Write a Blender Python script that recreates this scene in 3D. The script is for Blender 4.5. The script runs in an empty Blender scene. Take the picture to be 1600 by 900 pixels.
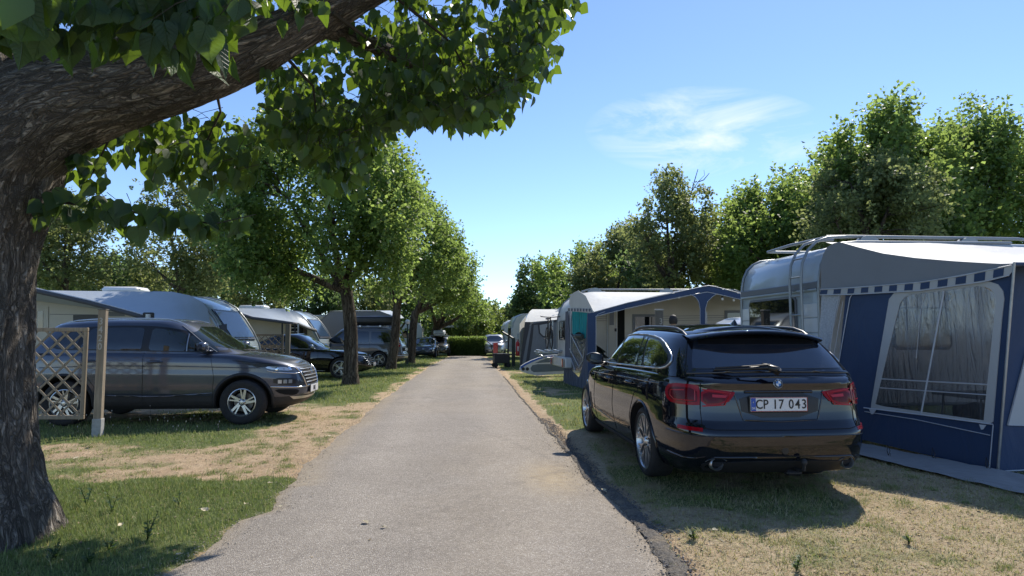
import bpy, math, random
import numpy as np
from mathutils import Vector, Matrix
from mathutils.bvhtree import BVHTree
from mathutils.geometry import delaunay_2d_cdt
from math import radians as R, pi, sin, cos, atan, tan

SC = bpy.context.scene
COL = SC.collection
rng = np.random.default_rng(7)
random.seed(7)

# ------------------------------------------------------------------ camera
CAMZ = 1.40
FPX = 1000.0            # focal length in pixels of the 1600 wide photograph
PITCH = atan(74.0 / FPX)
cam_d = bpy.data.cameras.new('camera')
cam = bpy.data.objects.new('camera', cam_d)
COL.objects.link(cam)
cam.location = (0, 0, CAMZ)
cam.rotation_euler = (pi / 2 + PITCH, 0, 0)
cam_d.sensor_width = 36.0
cam_d.lens = 36.0 * FPX / 1600.0
cam_d.clip_start = 0.05
cam_d.clip_end = 3000
SC.camera = cam

# ------------------------------------------------------------------ light
SUN_AZ = R(29)          # to the right of the view direction (+Y)
SUN_EL = R(46)
sun_dir = Vector((sin(SUN_AZ) * cos(SUN_EL), cos(SUN_AZ) * cos(SUN_EL), sin(SUN_EL)))
sl = bpy.data.lights.new('sun', 'SUN')
sl.energy = 3.8
sl.angle = R(0.53)
sl.color = (1.0, 0.93, 0.82)
so = bpy.data.objects.new('sun', sl)
COL.objects.link(so)
so.rotation_euler = (-sun_dir).to_track_quat('-Z', 'Y').to_euler()

world = bpy.data.worlds.new('World')
SC.world = world
world.use_nodes = True
wn, wl = world.node_tree.nodes, world.node_tree.links
wn.clear()
sky = wn.new('ShaderNodeTexSky')
sky.sky_type = 'NISHITA'
sky.sun_disc = False
sky.sun_elevation = SUN_EL
sky.sun_rotation = SUN_AZ
sky.air_density = 0.9
sky.dust_density = 0.1
sky.altitude = 900
sky.ozone_density = 2.2
bg = wn.new('ShaderNodeBackground')
bg.inputs['Strength'].default_value = 0.132
wo = wn.new('ShaderNodeOutputWorld')
# wispy cirrus, part of the sky, at a fixed compass direction
tc = wn.new('ShaderNodeTexCoord')
def wmath(op, a, b=None, clamp=False):
    n = wn.new('ShaderNodeMath'); n.operation = op; n.use_clamp = clamp
    for i, v in enumerate((a, b)):
        if v is None: continue
        if isinstance(v, (int, float)): n.inputs[i].default_value = v
        else: wl.new(v, n.inputs[i])
    return n.outputs[0]
sep = wn.new('ShaderNodeSeparateXYZ'); wl.new(tc.outputs['Generated'], sep.inputs[0])
mp = wn.new('ShaderNodeMapping'); mp.inputs['Scale'].default_value = (5, 4, 17)
mp.inputs['Rotation'].default_value = (0, R(-8), 0)
wl.new(tc.outputs['Generated'], mp.inputs['Vector'])
nz = wn.new('ShaderNodeTexNoise'); nz.inputs['Scale'].default_value = 1.15
nz.inputs['Detail'].default_value = 8; nz.inputs['Roughness'].default_value = 0.6
nz.inputs['Distortion'].default_value = 0.7
wl.new(mp.outputs[0], nz.inputs['Vector'])
azx = wmath('DIVIDE', sep.outputs['X'], wmath('MAXIMUM', sep.outputs['Y'], 0.05))
elz = wmath('DIVIDE', sep.outputs['Z'], wmath('MAXIMUM', sep.outputs['Y'], 0.05))
dx = wmath('DIVIDE', wmath('SUBTRACT', azx, 0.315), 0.20)
dz = wmath('DIVIDE', wmath('SUBTRACT', elz, 0.325), 0.075)
rr = wmath('ADD', wmath('MULTIPLY', dx, dx), wmath('MULTIPLY', dz, dz))
mask = wmath('SUBTRACT', 1.0, rr, True)
thr = wmath('MULTIPLY', wmath('SUBTRACT', nz.outputs['Fac'], 0.44), 4.2, True)
cl = wmath('MULTIPLY', wmath('MULTIPLY', wmath('POWER', mask, 0.6), thr), 1.0, True)
mixc = wn.new('ShaderNodeMix'); mixc.data_type = 'RGBA'
wl.new(cl, mixc.inputs['Factor'])
tint = wn.new('ShaderNodeMix'); tint.data_type = 'RGBA'; tint.blend_type = 'MULTIPLY'; tint.inputs['Factor'].default_value = 1
wl.new(sky.outputs[0], tint.inputs['A']); tint.inputs['B'].default_value = (0.85, 0.91, 1.02, 1)
wl.new(tint.outputs['Result'], mixc.inputs['A'])
mixc.inputs['B'].default_value = (4.6, 5.2, 6.0, 1)
wl.new(mixc.outputs['Result'], bg.inputs['Color'])
wl.new(bg.outputs[0], wo.inputs['Surface'])

SC.view_settings.view_transform = 'Standard'
SC.view_settings.look = 'None'
SC.view_settings.exposure = 0.66
SC.view_settings.gamma = 1.0
SC.view_settings.use_curve_mapping = False
SC.cycles.use_denoising = True
SC.cycles.max_bounces = 8
SC.cycles.diffuse_bounces = 4
SC.cycles.transparent_max_bounces = 12
SC.cycles.sample_clamp_indirect = 6

# ------------------------------------------------------------------ pixels to places
_cp, _sp = cos(PITCH), sin(PITCH)
def ray(u, v):
    return Vector((u - 800.0, (v - 450.0) * _sp + FPX * _cp, -(v - 450.0) * _cp + FPX * _sp))
def P(u, v, Y):
    d = ray(u, v); t = Y / d.y
    return Vector((d.x * t, Y, CAMZ + d.z * t))
def G(u, v, z=0.0):
    d = ray(u, v); t = (z - CAMZ) / d.z
    return Vector((d.x * t, d.y * t, z))

# ------------------------------------------------------------------ noise
_perm = np.random.default_rng(3).random((256, 256))
def vnoise(x, y):
    x = np.asarray(x, float); y = np.asarray(y, float)
    xi = np.floor(x).astype(int); yi = np.floor(y).astype(int)
    fx = x - xi; fy = y - yi
    fx = fx * fx * (3 - 2 * fx); fy = fy * fy * (3 - 2 * fy)
    g = lambda a, b: _perm[a % 256, b % 256]
    return (g(xi, yi) * (1 - fx) + g(xi + 1, yi) * fx) * (1 - fy) + (g(xi, yi + 1) * (1 - fx) + g(xi + 1, yi + 1) * fx) * fy
def fbm(x, y, o=4):
    s = 0; a = .5; n = 0
    x = np.asarray(x, float); y = np.asarray(y, float)
    for k in range(o):
        s = s + a * vnoise(x * 2 ** k + 17.3 * k, y * 2 ** k + 9.1 * k); n += a; a *= .5
    return s / n

# ------------------------------------------------------------------ object helpers
def link(o, parent=None):
    COL.objects.link(o)
    if parent is not None: o.parent = parent
    return o
def tag(o, label=None, cat=None, group=None, kind=None):
    if label: o['label'] = label
    if cat: o['category'] = cat
    if group: o['group'] = group
    if kind: o['kind'] = kind
    return o
def thing(name, label, cat, loc=(0, 0, 0), rz=0.0, group=None):
    o = bpy.data.objects.new(name, None)
    o.empty_display_size = .2
    COL.objects.link(o)
    o.location = loc; o.rotation_euler = (0, 0, rz)
    return tag(o, label, cat, group)
def children(o): return [c for c in COL.objects if c.parent == o]
def copy_tree(o, parent=None):
    c = o.copy(); COL.objects.link(c)
    c.parent = parent
    for ch in list(o.children): copy_tree(ch, c)
    return c

class MB:
    """collects verts and faces in one mesh"""
    def __init__(s): s.v = []; s.f = []; s.m = []; s.cur = 0
    def add(s, vs, fs, M=None):
        b = len(s.v)
        for p in vs:
            p = Vector(p)
            if M is not None: p = M @ p
            s.v.append(tuple(p))
        for f in fs:
            s.f.append(tuple(i + b for i in f)); s.m.append(s.cur)
        return s
    def box(s, c, d, M=None, bev=0.0):
        x, y, z = c; a, b, h = d[0] / 2, d[1] / 2, d[2] / 2
        if bev <= 0:
            vs = [(x + i * a, y + j * b, z + k * h) for i in (-1, 1) for j in (-1, 1) for k in (-1, 1)]
            fs = [(0, 1, 3, 2), (4, 6, 7, 5), (0, 4, 5, 1), (2, 3, 7, 6), (0, 2, 6, 4), (1, 5, 7, 3)]
            return s.add(vs, fs, M)
        # bevelled: three shifted copies of each corner
        e = min(bev, a * .95, b * .95, h * .95)
        vs = []; idx = {}
        for i in (-1, 1):
            for j in (-1, 1):
                for k in (-1, 1):
                    idx[(i, j, k)] = len(vs)
                    vs.append((x + i * a, y + j * (b - e), z + k * (h - e)))
                    vs.append((x + i * (a - e), y + j * b, z + k * (h - e)))
                    vs.append((x + i * (a - e), y + j * (b - e), z + k * h))
        I = idx; fs = []
        for i in (-1, 1):
            q = [I[(i, -1, -1)], I[(i, 1, -1)], I[(i, 1, 1)], I[(i, -1, 1)]]
            fs.append(tuple(q if i > 0 else q[::-1]))
            q = [I[(-1, i, -1)] + 1, I[(1, i, -1)] + 1, I[(1, i, 1)] + 1, I[(-1, i, 1)] + 1]
            fs.append(tuple(q[::-1] if i > 0 else q))
            q = [I[(-1, -1, i)] + 2, I[(1, -1, i)] + 2, I[(1, 1, i)] + 2, I[(-1, 1, i)] + 2]
            fs.append(tuple(q if i > 0 else q[::-1]))
        for i in (-1, 1):
            for j in (-1, 1):
                q = [I[(i, j, -1)], I[(i, j, -1)] + 1, I[(i, j, 1)] + 1, I[(i, j, 1)]]
                fs.append(tuple(q if i * j > 0 else q[::-1]))
                q = [I[(i, -1, j)], I[(i, -1, j)] + 2, I[(i, 1, j)] + 2, I[(i, 1, j)]]
                fs.append(tuple(q[::-1] if i * j > 0 else q))
                q = [I[(-1, i, j)] + 1, I[(-1, i, j)] + 2, I[(1, i, j)] + 2, I[(1, i, j)] + 1]
                fs.append(tuple(q if i * j > 0 else q[::-1]))
        for (i, j, k), b0 in I.items():
            q = (b0, b0 + 1, b0 + 2)
            fs.append(q if i * j * k > 0 else q[::-1])
        return s.add(vs, fs, M)
    def tube(s, pts, r, n=8, caps=True, M=None, flat=None):
        pts = [Vector(p) for p in pts]
        rs = r if isinstance(r, (list, tuple)) else [r] * len(pts)
        vs = []; up = None
        for i, p in enumerate(pts):
            t = (pts[min(i + 1, len(pts) - 1)] - pts[max(i - 1, 0)])
            if t.length < 1e-9: t = Vector((0, 0, 1))
            t.normalize()
            if up is None:
                up = Vector((0, 0, 1)) if abs(t.z) < .9 else Vector((1, 0, 0))
            a = (up - t * up.dot(t))
            if a.length < 1e-5: a = t.orthogonal()
            a.normalize(); b = t.cross(a); up = a
            for k in range(n):
                w = 2 * pi * k / n
                vs.append(p + a * (rs[i] * cos(w)) * (flat or 1) + b * (rs[i] * sin(w)))
        fs = []
        for i in range(len(pts) - 1):
            for k in range(n):
                k2 = (k + 1) % n
                fs.append((i * n + k, i * n + k2, (i + 1) * n + k2, (i + 1) * n + k))
        if caps:
            fs.append(tuple(range(n - 1, -1, -1)))
            fs.append(tuple((len(pts) - 1) * n + k for k in range(n)))
        return s.add(vs, fs, M)
    def bar(s, a, b, w, h, up=(0, 0, 1)):
        a = Vector(a); b = Vector(b); t = (b - a); L = t.length; t.normalize()
        u = Vector(up); u = (u - t * u.dot(t))
        if u.length < 1e-5: u = t.orthogonal()
        u.normalize(); sd = t.cross(u)
        M = Matrix(((t.x, sd.x, u.x, (a.x + b.x) / 2), (t.y, sd.y, u.y, (a.y + b.y) / 2), (t.z, sd.z, u.z, (a.z + b.z) / 2), (0, 0, 0, 1)))
        return s.box((0, 0, 0), (L, w, h), M, bev=min(w, h) * .18)
    def lathe(s, prof, n=24, M=None, close=False):
        """profile (r, z) about z"""
        vs = []; m = len(prof)
        for k in range(n):
            w = 2 * pi * k / n
            for r, z in prof: vs.append((r * cos(w), r * sin(w), z))
        fs = []
        for k in range(n):
            k2 = (k + 1) % n
            for j in range(m - 1 + (1 if close else 0)):
                j2 = (j + 1) % m
                fs.append((k * m + j, k2 * m + j, k2 * m + j2, k * m + j2))
        return s.add(vs, fs, M)
    def prism(s, poly, h0, h1, axis='z', M=None):
        """polygon extruded along an axis; poly in the other two"""
        n = len(poly)
        def mk(a, b, h):
            return {'z': (a, b, h), 'y': (a, h, b), 'x': (h, a, b)}[axis]
        vs = [mk(a, b, h0) for a, b in poly] + [mk(a, b, h1) for a, b in poly]
        fs = [tuple(range(n - 1, -1, -1)), tuple(range(n, 2 * n))]
        fs += [(i, (i + 1) % n, n + (i + 1) % n, n + i) for i in range(n)]
        return s.add(vs, fs, M)
    def grid(s, fn, nu, nv, M=None, back=None):
        vs = [fn(i / nu, j / nv) for i in range(nu + 1) for j in range(nv + 1)]
        fs = [(i * (nv + 1) + j, (i + 1) * (nv + 1) + j, (i + 1) * (nv + 1) + j + 1, i * (nv + 1) + j + 1) for i in range(nu) for j in range(nv)]
        return s.add(vs, fs, M)
    def build(s, name, mat, parent=None, smooth=None, fixn=False):
        me = bpy.data.meshes.new(name)
        me.from_pydata(s.v, [], s.f)
        mats = mat if isinstance(mat, (list, tuple)) else [mat]
        for m in mats: me.materials.append(m)
        if len(mats) > 1: me.polygons.foreach_set('material_index', s.m)
        if smooth is not None:
            me.polygons.foreach_set('use_smooth', [True] * len(me.polygons))
            me.update()
            me.set_sharp_from_angle(angle=R(smooth))
        me.update()
        if fixn:
            import bmesh
            bm = bmesh.new(); bm.from_mesh(me)
            bmesh.ops.recalc_face_normals(bm, faces=bm.faces); bm.to_mesh(me); bm.free()
        o = bpy.data.objects.new(name, me)
        return link(o, parent)

def np_mesh(name, V, F, mat, parent=None, attrs=None, smooth=False, k=3):
    """fast mesh from numpy arrays; F is (n,k)"""
    me = bpy.data.meshes.new(name)
    V = np.asarray(V, np.float32); F = np.asarray(F, np.int32)
    me.vertices.add(len(V)); me.vertices.foreach_set('co', V.ravel())
    me.loops.add(F.size); me.loops.foreach_set('vertex_index', F.ravel())
    me.polygons.add(len(F)); me.polygons.foreach_set('loop_start', np.arange(0, F.size, F.shape[1], dtype=np.int32))
    if smooth: me.polygons.foreach_set('use_smooth', np.ones(len(F), bool))
    for an, (dom, arr) in (attrs or {}).items():
        arr = np.asarray(arr, np.float32)
        if arr.ndim == 1:
            a = me.attributes.new(an, 'FLOAT', dom); a.data.foreach_set('value', arr)
        else:
            a = me.attributes.new(an, 'FLOAT_VECTOR', dom); a.data.foreach_set('vector', arr.ravel())
    me.update(calc_edges=True); me.validate()
    for m in (mat if isinstance(mat, (list, tuple)) else [mat]): me.materials.append(m)
    o = bpy.data.objects.new(name, me)
    return link(o, parent)

# ------------------------------------------------------------------ materials
class NT:
    def __init__(s, name):
        s.m = bpy.data.materials.new(name); s.m.use_nodes = True
        s.n = s.m.node_tree.nodes; s.l = s.m.node_tree.links
        s.b = s.n['Principled BSDF']; s.out = s.n['Material Output']
        s._tc = None
    def setv(s, sock, v):
        if v is None: return
        if hasattr(v, 'is_linked') or hasattr(v, 'links'): s.l.new(v, sock)
        elif isinstance(v, (tuple, list)) and len(v) == 3 and sock.type == 'RGBA': sock.default_value = (*v, 1)
        else: sock.default_value = v
    def P(s, **k):
        names = dict(col='Base Color', rough='Roughness', metal='Metallic', coat='Coat Weight', coatr='Coat Roughness', spec='Specular IOR Level',
                     trans='Transmission Weight', emit='Emission Color', es='Emission Strength', alpha='Alpha', normal='Normal', sheen='Sheen Weight', ior='IOR')
        for a, v in k.items(): s.setv(s.b.inputs[names[a]], v)
        return s
    def coord(s, kind='Object', scale=(1, 1, 1), rot=(0, 0, 0)):
        t = s.n.new('ShaderNodeTexCoord'); m = s.n.new('ShaderNodeMapping')
        m.inputs['Scale'].default_value = scale if isinstance(scale, (tuple, list)) else (scale,) * 3
        m.inputs['Rotation'].default_value = rot
        s.l.new(t.outputs[kind], m.inputs[0]); return m.outputs[0]
    def noise(s, scale=5, detail=3, rough=.5, vec=None, dist=0):
        n = s.n.new('ShaderNodeTexNoise'); n.inputs['Scale'].default_value = scale
        n.inputs['Detail'].default_value = detail; n.inputs['Roughness'].default_value = rough; n.inputs['Distortion'].default_value = dist
        if vec is not None: s.l.new(vec, n.inputs['Vector'])
        return n.outputs['Fac']
    def vor(s, scale=5, vec=None, feature='F1', out='Distance'):
        n = s.n.new('ShaderNodeTexVoronoi'); n.inputs['Scale'].default_value = scale; n.feature = feature
        if vec is not None: s.l.new(vec, n.inputs['Vector'])
        return n.outputs[out]
    def ramp(s, fac, stops, interp='LINEAR'):
        n = s.n.new('ShaderNodeValToRGB'); s.l.new(fac, n.inputs[0]); cr = n.color_ramp; cr.interpolation = interp
        while len(cr.elements) < len(stops): cr.elements.new(.5)
        for e, (p, c) in zip(cr.elements, stops):
            e.position = p; e.color = (c, c, c, 1) if isinstance(c, (int, float)) else (*c, 1)
        return n.outputs[0]
    def mix(s, fac, a, b, blend='MIX'):
        n = s.n.new('ShaderNodeMix'); n.data_type = 'RGBA'; n.blend_type = blend
        s.setv(n.inputs['Factor'], fac); s.setv(n.inputs['A'], a); s.setv(n.inputs['B'], b)
        return n.outputs['Result']
    def math(s, op, a, b=None, clamp=False):
        n = s.n.new('ShaderNodeMath'); n.operation = op; n.use_clamp = clamp
        s.setv(n.inputs[0], a)
        if b is not None: s.setv(n.inputs[1], b)
        return n.outputs[0]
    def attr(s, name, out='Fac'):
        n = s.n.new('ShaderNodeAttribute'); n.attribute_name = name; return n.outputs[out]
    def bump(s, h, dist=.01, strength=1.0):
        n = s.n.new('ShaderNodeBump'); n.inputs['Distance'].default_value = dist; n.inputs['Strength'].default_value = strength
        s.l.new(h, n.inputs['Height']); s.l.new(n.outputs[0], s.b.inputs['Normal']); return s

def simple(name, col, rough=.5, metal=0.0, coat=0.0, spec=.5, var=0.0, vs=6, bump=0.0, bs=40, **k):
    t = NT(name); t.P(rough=rough, metal=metal, coat=coat, spec=spec, **k)
    if var > 0:
        f = t.noise(vs, 5, .6, t.coord())
        a = tuple(c * (1 - var) for c in col); b = tuple(min(1, c * (1 + var)) for c in col)
        t.P(col=t.ramp(f, [(.3, a), (.7, b)]))
    else: t.P(col=col)
    if bump > 0: t.bump(t.noise(bs, 4, .6, t.coord()), bump)
    return t.m

M = {}
def paint(name, col, metal=.3, dust=.08, base_spec=.3, cr=0.0):
    t = NT(name)
    f = t.noise(3, 6, .7, t.coord()); g = t.noise(60, 3, .6, t.coord())
    d = t.math('MULTIPLY', t.ramp(f, [(.45, 0.0), (.75, 1.0)]), dust)
    t.P(col=t.mix(d, col, (.22, .19, .15)), metal=metal, coat=1.0, coatr=t.ramp(g, [(.3, cr), (.8, cr + .03)]), rough=.4, spec=base_spec)
    t.b.inputs['Coat IOR'].default_value = 1.65
    return t.m
M['bmw'] = paint('black_paint', (.003, .0045, .009), 0.0, .03, .0)
M['suvgrey'] = paint('slate_paint', (.034, .044, .072), .35, .10, .3, .10)
M['sedan'] = paint('ink_paint', (.005, .0055, .009), .0, .04, .0)
M['mpvgrey'] = paint('grey_paint', (.09, .085, .08), .4)
M['navy'] = paint('navy_paint', (.012, .020, .045), .4)
M['darkpaint'] = paint('charcoal_paint', (.02, .025, .026), .3)
M['silver'] = paint('silver_paint', (.42, .44, .47), .5)
def glass(name, tint=(.006, .008, .010), spc=.3):
    t = NT(name); f = t.noise(5, 5, .7, t.coord())
    t.P(col=t.mix(t.ramp(f, [(.5, 0.0), (.9, .10)]), tint, (.2, .19, .17)), rough=.03, spec=.9, coat=spc, coatr=.0)
    return t.m
M['glass'] = glass('tinted_glass'); M['rearglass'] = glass('rear_glass', (.014, .019, .030), .5); M['glass2'] = glass('clear_windscreen', (.016, .021, .018))
M['rubber'] = simple('tyre_rubber', (.018, .018, .019), .8, var=.3, vs=30, bump=.002, bs=120)
M['black'] = simple('black_trim', (.010, .010, .011), .38, var=.15)
M['plastic'] = simple('dull_black_plastic', (.018, .018, .02), .62, var=.2, vs=20)
M['cavity'] = simple('dark_cavity', (.006, .006, .006), .95)
M['chrome'] = simple('chrome', (.62, .64, .66), .12, 1.0)
M['satin'] = simple('satin_aluminium', (.50, .52, .54), .3, .9, var=.08)
M['rim'] = simple('alloy_silver', (.52, .53, .54), .28, .85, var=.06)
M['rimdark'] = simple('alloy_dark', (.035, .035, .038), .4, .6)
M['brake'] = simple('brake_disc', (.16, .15, .14), .45, .8)
M['red'] = simple('tail_lens_red', (.25, .002, .007), .12, spec=.22)
M['reddark'] = simple('tail_lens_dark', (.09, .001, .004), .12, spec=.22)
M['redhi'] = simple('tail_lens_light', (.42, .012, .02), .2)
M['lens'] = simple('clear_lens', (.55, .58, .60), .08, .5, coat=1)
M['lensdark'] = simple('smoked_lens', (.05, .055, .06), .06, coat=1)
M['platew'] = simple('plate_white', (.62, .63, .64), .35, coat=.5)
M['plateb'] = simple('plate_blue', (.01, .07, .35), .35)
M['platered'] = simple('plate_red_edge', (.35, .03, .02), .4)
M['ink'] = simple('plate_ink', (.006, .006, .008), .5)
M['white'] = simple('white_plastic', (.72, .73, .73), .35, var=.05)
M['whitedirty'] = simple('weathered_white', (.55, .56, .55), .5, var=.12, vs=3)
M['blueemb'] = simple('emblem_blue', (.02, .12, .35), .2, coat=1)
M['steel'] = simple('galvanised_steel', (.34, .36, .38), .4, .7, var=.15)
M['wood'] = None
def wood(name, c0, c1):
    t = NT(name); v = t.coord('Object', (30, 30, 2.2))
    f = t.noise(1.2, 6, .65, v, .6); g = t.noise(3, 3, .5, t.coord())
    t.P(col=t.mix(t.ramp(g, [(.35, 0.0), (.8, .5)]), t.ramp(f, [(.3, c0), (.7, c1)]), (.13, .12, .10)), rough=.85)
    t.bump(f, .004); return t.m
M['wood'] = wood('weathered_timber', (.20, .155, .105), (.37, .30, .215))
M['woodgrey'] = wood('grey_timber', (.10, .09, .075), (.17, .155, .135))
M['concrete'] = simple('concrete_foot', (.33, .33, .32), .9, var=.15, vs=20, bump=.003)
M['digit'] = simple('pale_digits', (.42, .40, .36), .8, var=.12, vs=40)
M['cara'] = simple('caravan_side_cream', (.44, .41, .35), .4, var=.06, vs=1.5, coat=.2)
M['carawhite'] = simple('caravan_white', (.60, .62, .63), .35, var=.07, vs=1.5, coat=.3)
M['caragrey'] = simple('caravan_end_grey', (.33, .38, .41), .38, var=.08, vs=1.5, coat=.4)
M['carasilver'] = simple('caravan_silver', (.36, .43, .47), .3, .2, var=.06, vs=2, coat=.6)
M['carastripe'] = simple('caravan_stripe_grey', (.13, .14, .16), .4)
def cloth(name, col, rough=.8, var=.08, fold=.012, tr=None, sc=3):
    t = NT(name); f = t.noise(sc, 4, .5, t.coord('Object', (1, 1, .5)), 1.2); w = t.noise(260, 2, .5, t.coord())
    s = t.noise(1.1, 5, .6, t.coord())
    a = tuple(c * (1 - var) for c in col); b = tuple(min(1, c * (1 + var)) for c in col)
    t.P(col=t.ramp(s, [(.3, a), (.7, b)]), rough=rough, sheen=.15)
    t.bump(t.math('ADD', f, t.math('MULTIPLY', w, .02)), fold)
    if tr:
        tb = t.n.new('ShaderNodeBsdfTranslucent'); t.setv(tb.inputs[0], tr)
        mx = t.n.new('ShaderNodeMixShader'); mx.inputs[0].default_value = .3
        t.l.new(t.b.outputs[0], mx.inputs[1]); t.l.new(tb.outputs[0], mx.inputs[2]); t.l.new(mx.outputs[0], t.out.inputs[0])
    return t.m
M['awnroof'] = cloth('awning_roof_pale', (.46, .455, .44), .6, .05, .01)
M['awngrey'] = cloth('awning_grey', (.20, .215, .235), .7, .05, .02, sc=2)
M['awnroof2'] = cloth('awning_roof_grey', (.52, .53, .51), .65, .07, .015)
M['awnblue'] = cloth('awning_navy', (.014, .040, .105), .65, .12, .03, sc=2.2)
M['awnbluedull'] = cloth('awning_slate_blue', (.035, .05, .09), .75, .15, .05, sc=4)
M['awnlight'] = cloth('awning_light_band', (.42, .43, .43), .7, .06, .01)
M['piping'] = simple('pale_piping', (.5, .52, .56), .5)
M['mudflap'] = cloth('grey_groundsheet', (.17, .175, .18), .6, .15, .02)
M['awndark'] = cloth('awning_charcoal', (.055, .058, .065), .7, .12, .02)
M['leftroof'] = cloth('canopy_slate', (.34, .385, .42), .42, .07, .012)
M['teal'] = cloth('teal_curtain', (.02, .32, .36), .8, .15, .01, tr=(.02, .3, .35))
M['net'] = simple('pale_net_curtain', (.40, .42, .45), .8, var=.25, vs=60)
M['globe'] = simple('white_globe', (.75, .76, .74), .3)
M['redpaint'] = simple('red_enamel', (.50, .015, .02), .3, coat=.6)
M['green_post'] = simple('dark_green_post', (.02, .04, .035), .5, var=.2)
M['board_grey'] = simple('grey_deck_pad', (.12, .15, .17), .7, var=.1)
M['board_blue'] = simple('blue_board_edge', (.02, .10, .42), .4)
M['rail'] = simple('roof_rail_grey', (.27, .29, .30), .38, .4, var=.08)
M['hedge_wood'] = simple('twig_brown', (.07, .05, .035), .9, var=.3)

def film(name='clear_film'):
    t = NT(name)
    v = t.coord('Object', (5, 5, .55)); f = t.noise(1.6, 4, .55, v, 2.2)
    g = t.noise(18, 3, .6, t.coord('Object', (1, 1, .35)), 1)
    bp = t.n.new('ShaderNodeBump'); bp.inputs['Distance'].default_value = .02; bp.inputs['Strength'].default_value = .55
    t.l.new(t.math('ADD', f, t.math('MULTIPLY', g, .25)), bp.inputs['Height'])
    gl = t.n.new('ShaderNodeBsdfGlossy'); gl.inputs['Roughness'].default_value = .10; gl.inputs[0].default_value = (.9, .93, 1, 1)
    t.l.new(bp.outputs[0], gl.inputs['Normal'])
    tr = t.n.new('ShaderNodeBsdfTransparent'); tr.inputs[0].default_value = (.62, .64, .67, 1)
    df = t.n.new('ShaderNodeBsdfDiffuse'); df.inputs[0].default_value = (.28, .30, .33, 1); t.l.new(bp.outputs[0], df.inputs['Normal'])
    a = t.n.new('ShaderNodeMixShader'); t.l.new(t.ramp(f, [(.42, .08), (.75, .20)]), a.inputs[0]); t.l.new(tr.outputs[0], a.inputs[1]); t.l.new(df.outputs[0], a.inputs[2])
    fr = t.n.new('ShaderNodeFresnel'); fr.inputs[0].default_value = 1.45; t.l.new(bp.outputs[0], fr.inputs['Normal'])
    b = t.n.new('ShaderNodeMixShader'); t.l.new(t.math('ADD', fr.outputs[0], .04, True), b.inputs[0])
    t.l.new(a.outputs[0], b.inputs[1]); t.l.new(gl.outputs[0], b.inputs[2]); t.l.new(b.outputs[0], t.out.inputs[0])
    return t.m
M['film'] = film(); M['twigdark'] = simple('dark_twig', (.045, .038, .028), .9, var=.2)

def leafmat(name, dark, lite, trans, tw=.45, rough=.45):
    t = NT(name)
    r = t.attr('rnd')
    c = t.ramp(r, [(0, dark), (.55, lite), (1.0, tuple(x * 1.25 for x in lite))])
    t.P(col=c, rough=rough, spec=.35)
    tb = t.n.new('ShaderNodeBsdfTranslucent')
    t.l.new(t.ramp(r, [(0, tuple(x * .55 for x in trans)), (1, trans)]), tb.inputs[0])
    mx = t.n.new('ShaderNodeMixShader'); mx.inputs[0].default_value = tw
    t.l.new(t.b.outputs[0], mx.inputs[1]); t.l.new(tb.outputs[0], mx.inputs[2]); t.l.new(mx.outputs[0], t.out.inputs[0])
    return t.m
M['leaf'] = leafmat('poplar_leaf', (.036, .064, .026), (.080, .135, .045), (.46, .62, .14), .55)
M['leafnear'] = leafmat('broad_leaf', (.022, .046, .028), (.042, .078, .042), (.30, .46, .04), .42, .4)
def leafvein(name):
    t = NT(name); r = t.attr('rnd'); l = t.attr('luv', 'Vector')
    sp = t.n.new('ShaderNodeSeparateXYZ'); t.l.new(l, sp.inputs[0])
    ax = t.math('ABSOLUTE', sp.outputs[0]); mid = t.math('SUBTRACT', 1.0, t.math('MULTIPLY', ax, 38.0), True)
    w = t.math('FRACT', t.math('MULTIPLY', t.math('SUBTRACT', sp.outputs[1], t.math('MULTIPLY', ax, .85)), 6.0))
    side = t.math('SUBTRACT', 1.0, t.math('MULTIPLY', t.math('ABSOLUTE', t.math('SUBTRACT', w, .5)), 9.0), True)
    vn = t.math('MAXIMUM', mid, t.math('MULTIPLY', side, .55))
    no = t.noise(35, 4, .6, t.coord())
    c = t.ramp(r, [(0, (.022, .046, .030)), (.55, (.042, .076, .044)), (1, (.062, .105, .05))])
    c = t.mix(1.0, c, t.ramp(no, [(.3, .75), (.7, 1.2)]), 'MULTIPLY')
    t.P(col=t.mix(t.math('MULTIPLY', vn, .5), c, (.12, .17, .09)), rough=.42, spec=.35)
    t.bump(t.math('ADD', t.math('MULTIPLY', vn, -1.0), t.math('MULTIPLY', no, .5)), .004)
    tb = t.n.new('ShaderNodeBsdfTranslucent')
    t.l.new(t.mix(t.math('MULTIPLY', vn, .6), t.ramp(r, [(0, (.12, .21, .02)), (1, (.24, .38, .03))]), (.10, .17, .02)), tb.inputs[0])
    mx = t.n.new('ShaderNodeMixShader'); mx.inputs[0].default_value = .42
    t.l.new(t.b.outputs[0], mx.inputs[1]); t.l.new(tb.outputs[0], mx.inputs[2]); t.l.new(mx.outputs[0], t.out.inputs[0])
    return t.m
M['leafvein'] = leafvein('veined_broad_leaf')
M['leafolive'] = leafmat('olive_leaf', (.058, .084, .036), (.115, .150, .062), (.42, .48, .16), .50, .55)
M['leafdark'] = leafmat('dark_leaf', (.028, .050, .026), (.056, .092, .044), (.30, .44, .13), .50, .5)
M['leafyellow'] = leafmat('yellow_green_leaf', (.075, .11, .03), (.13, .18, .05), (.36, .46, .09), .45)
M['grassb'] = None
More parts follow.
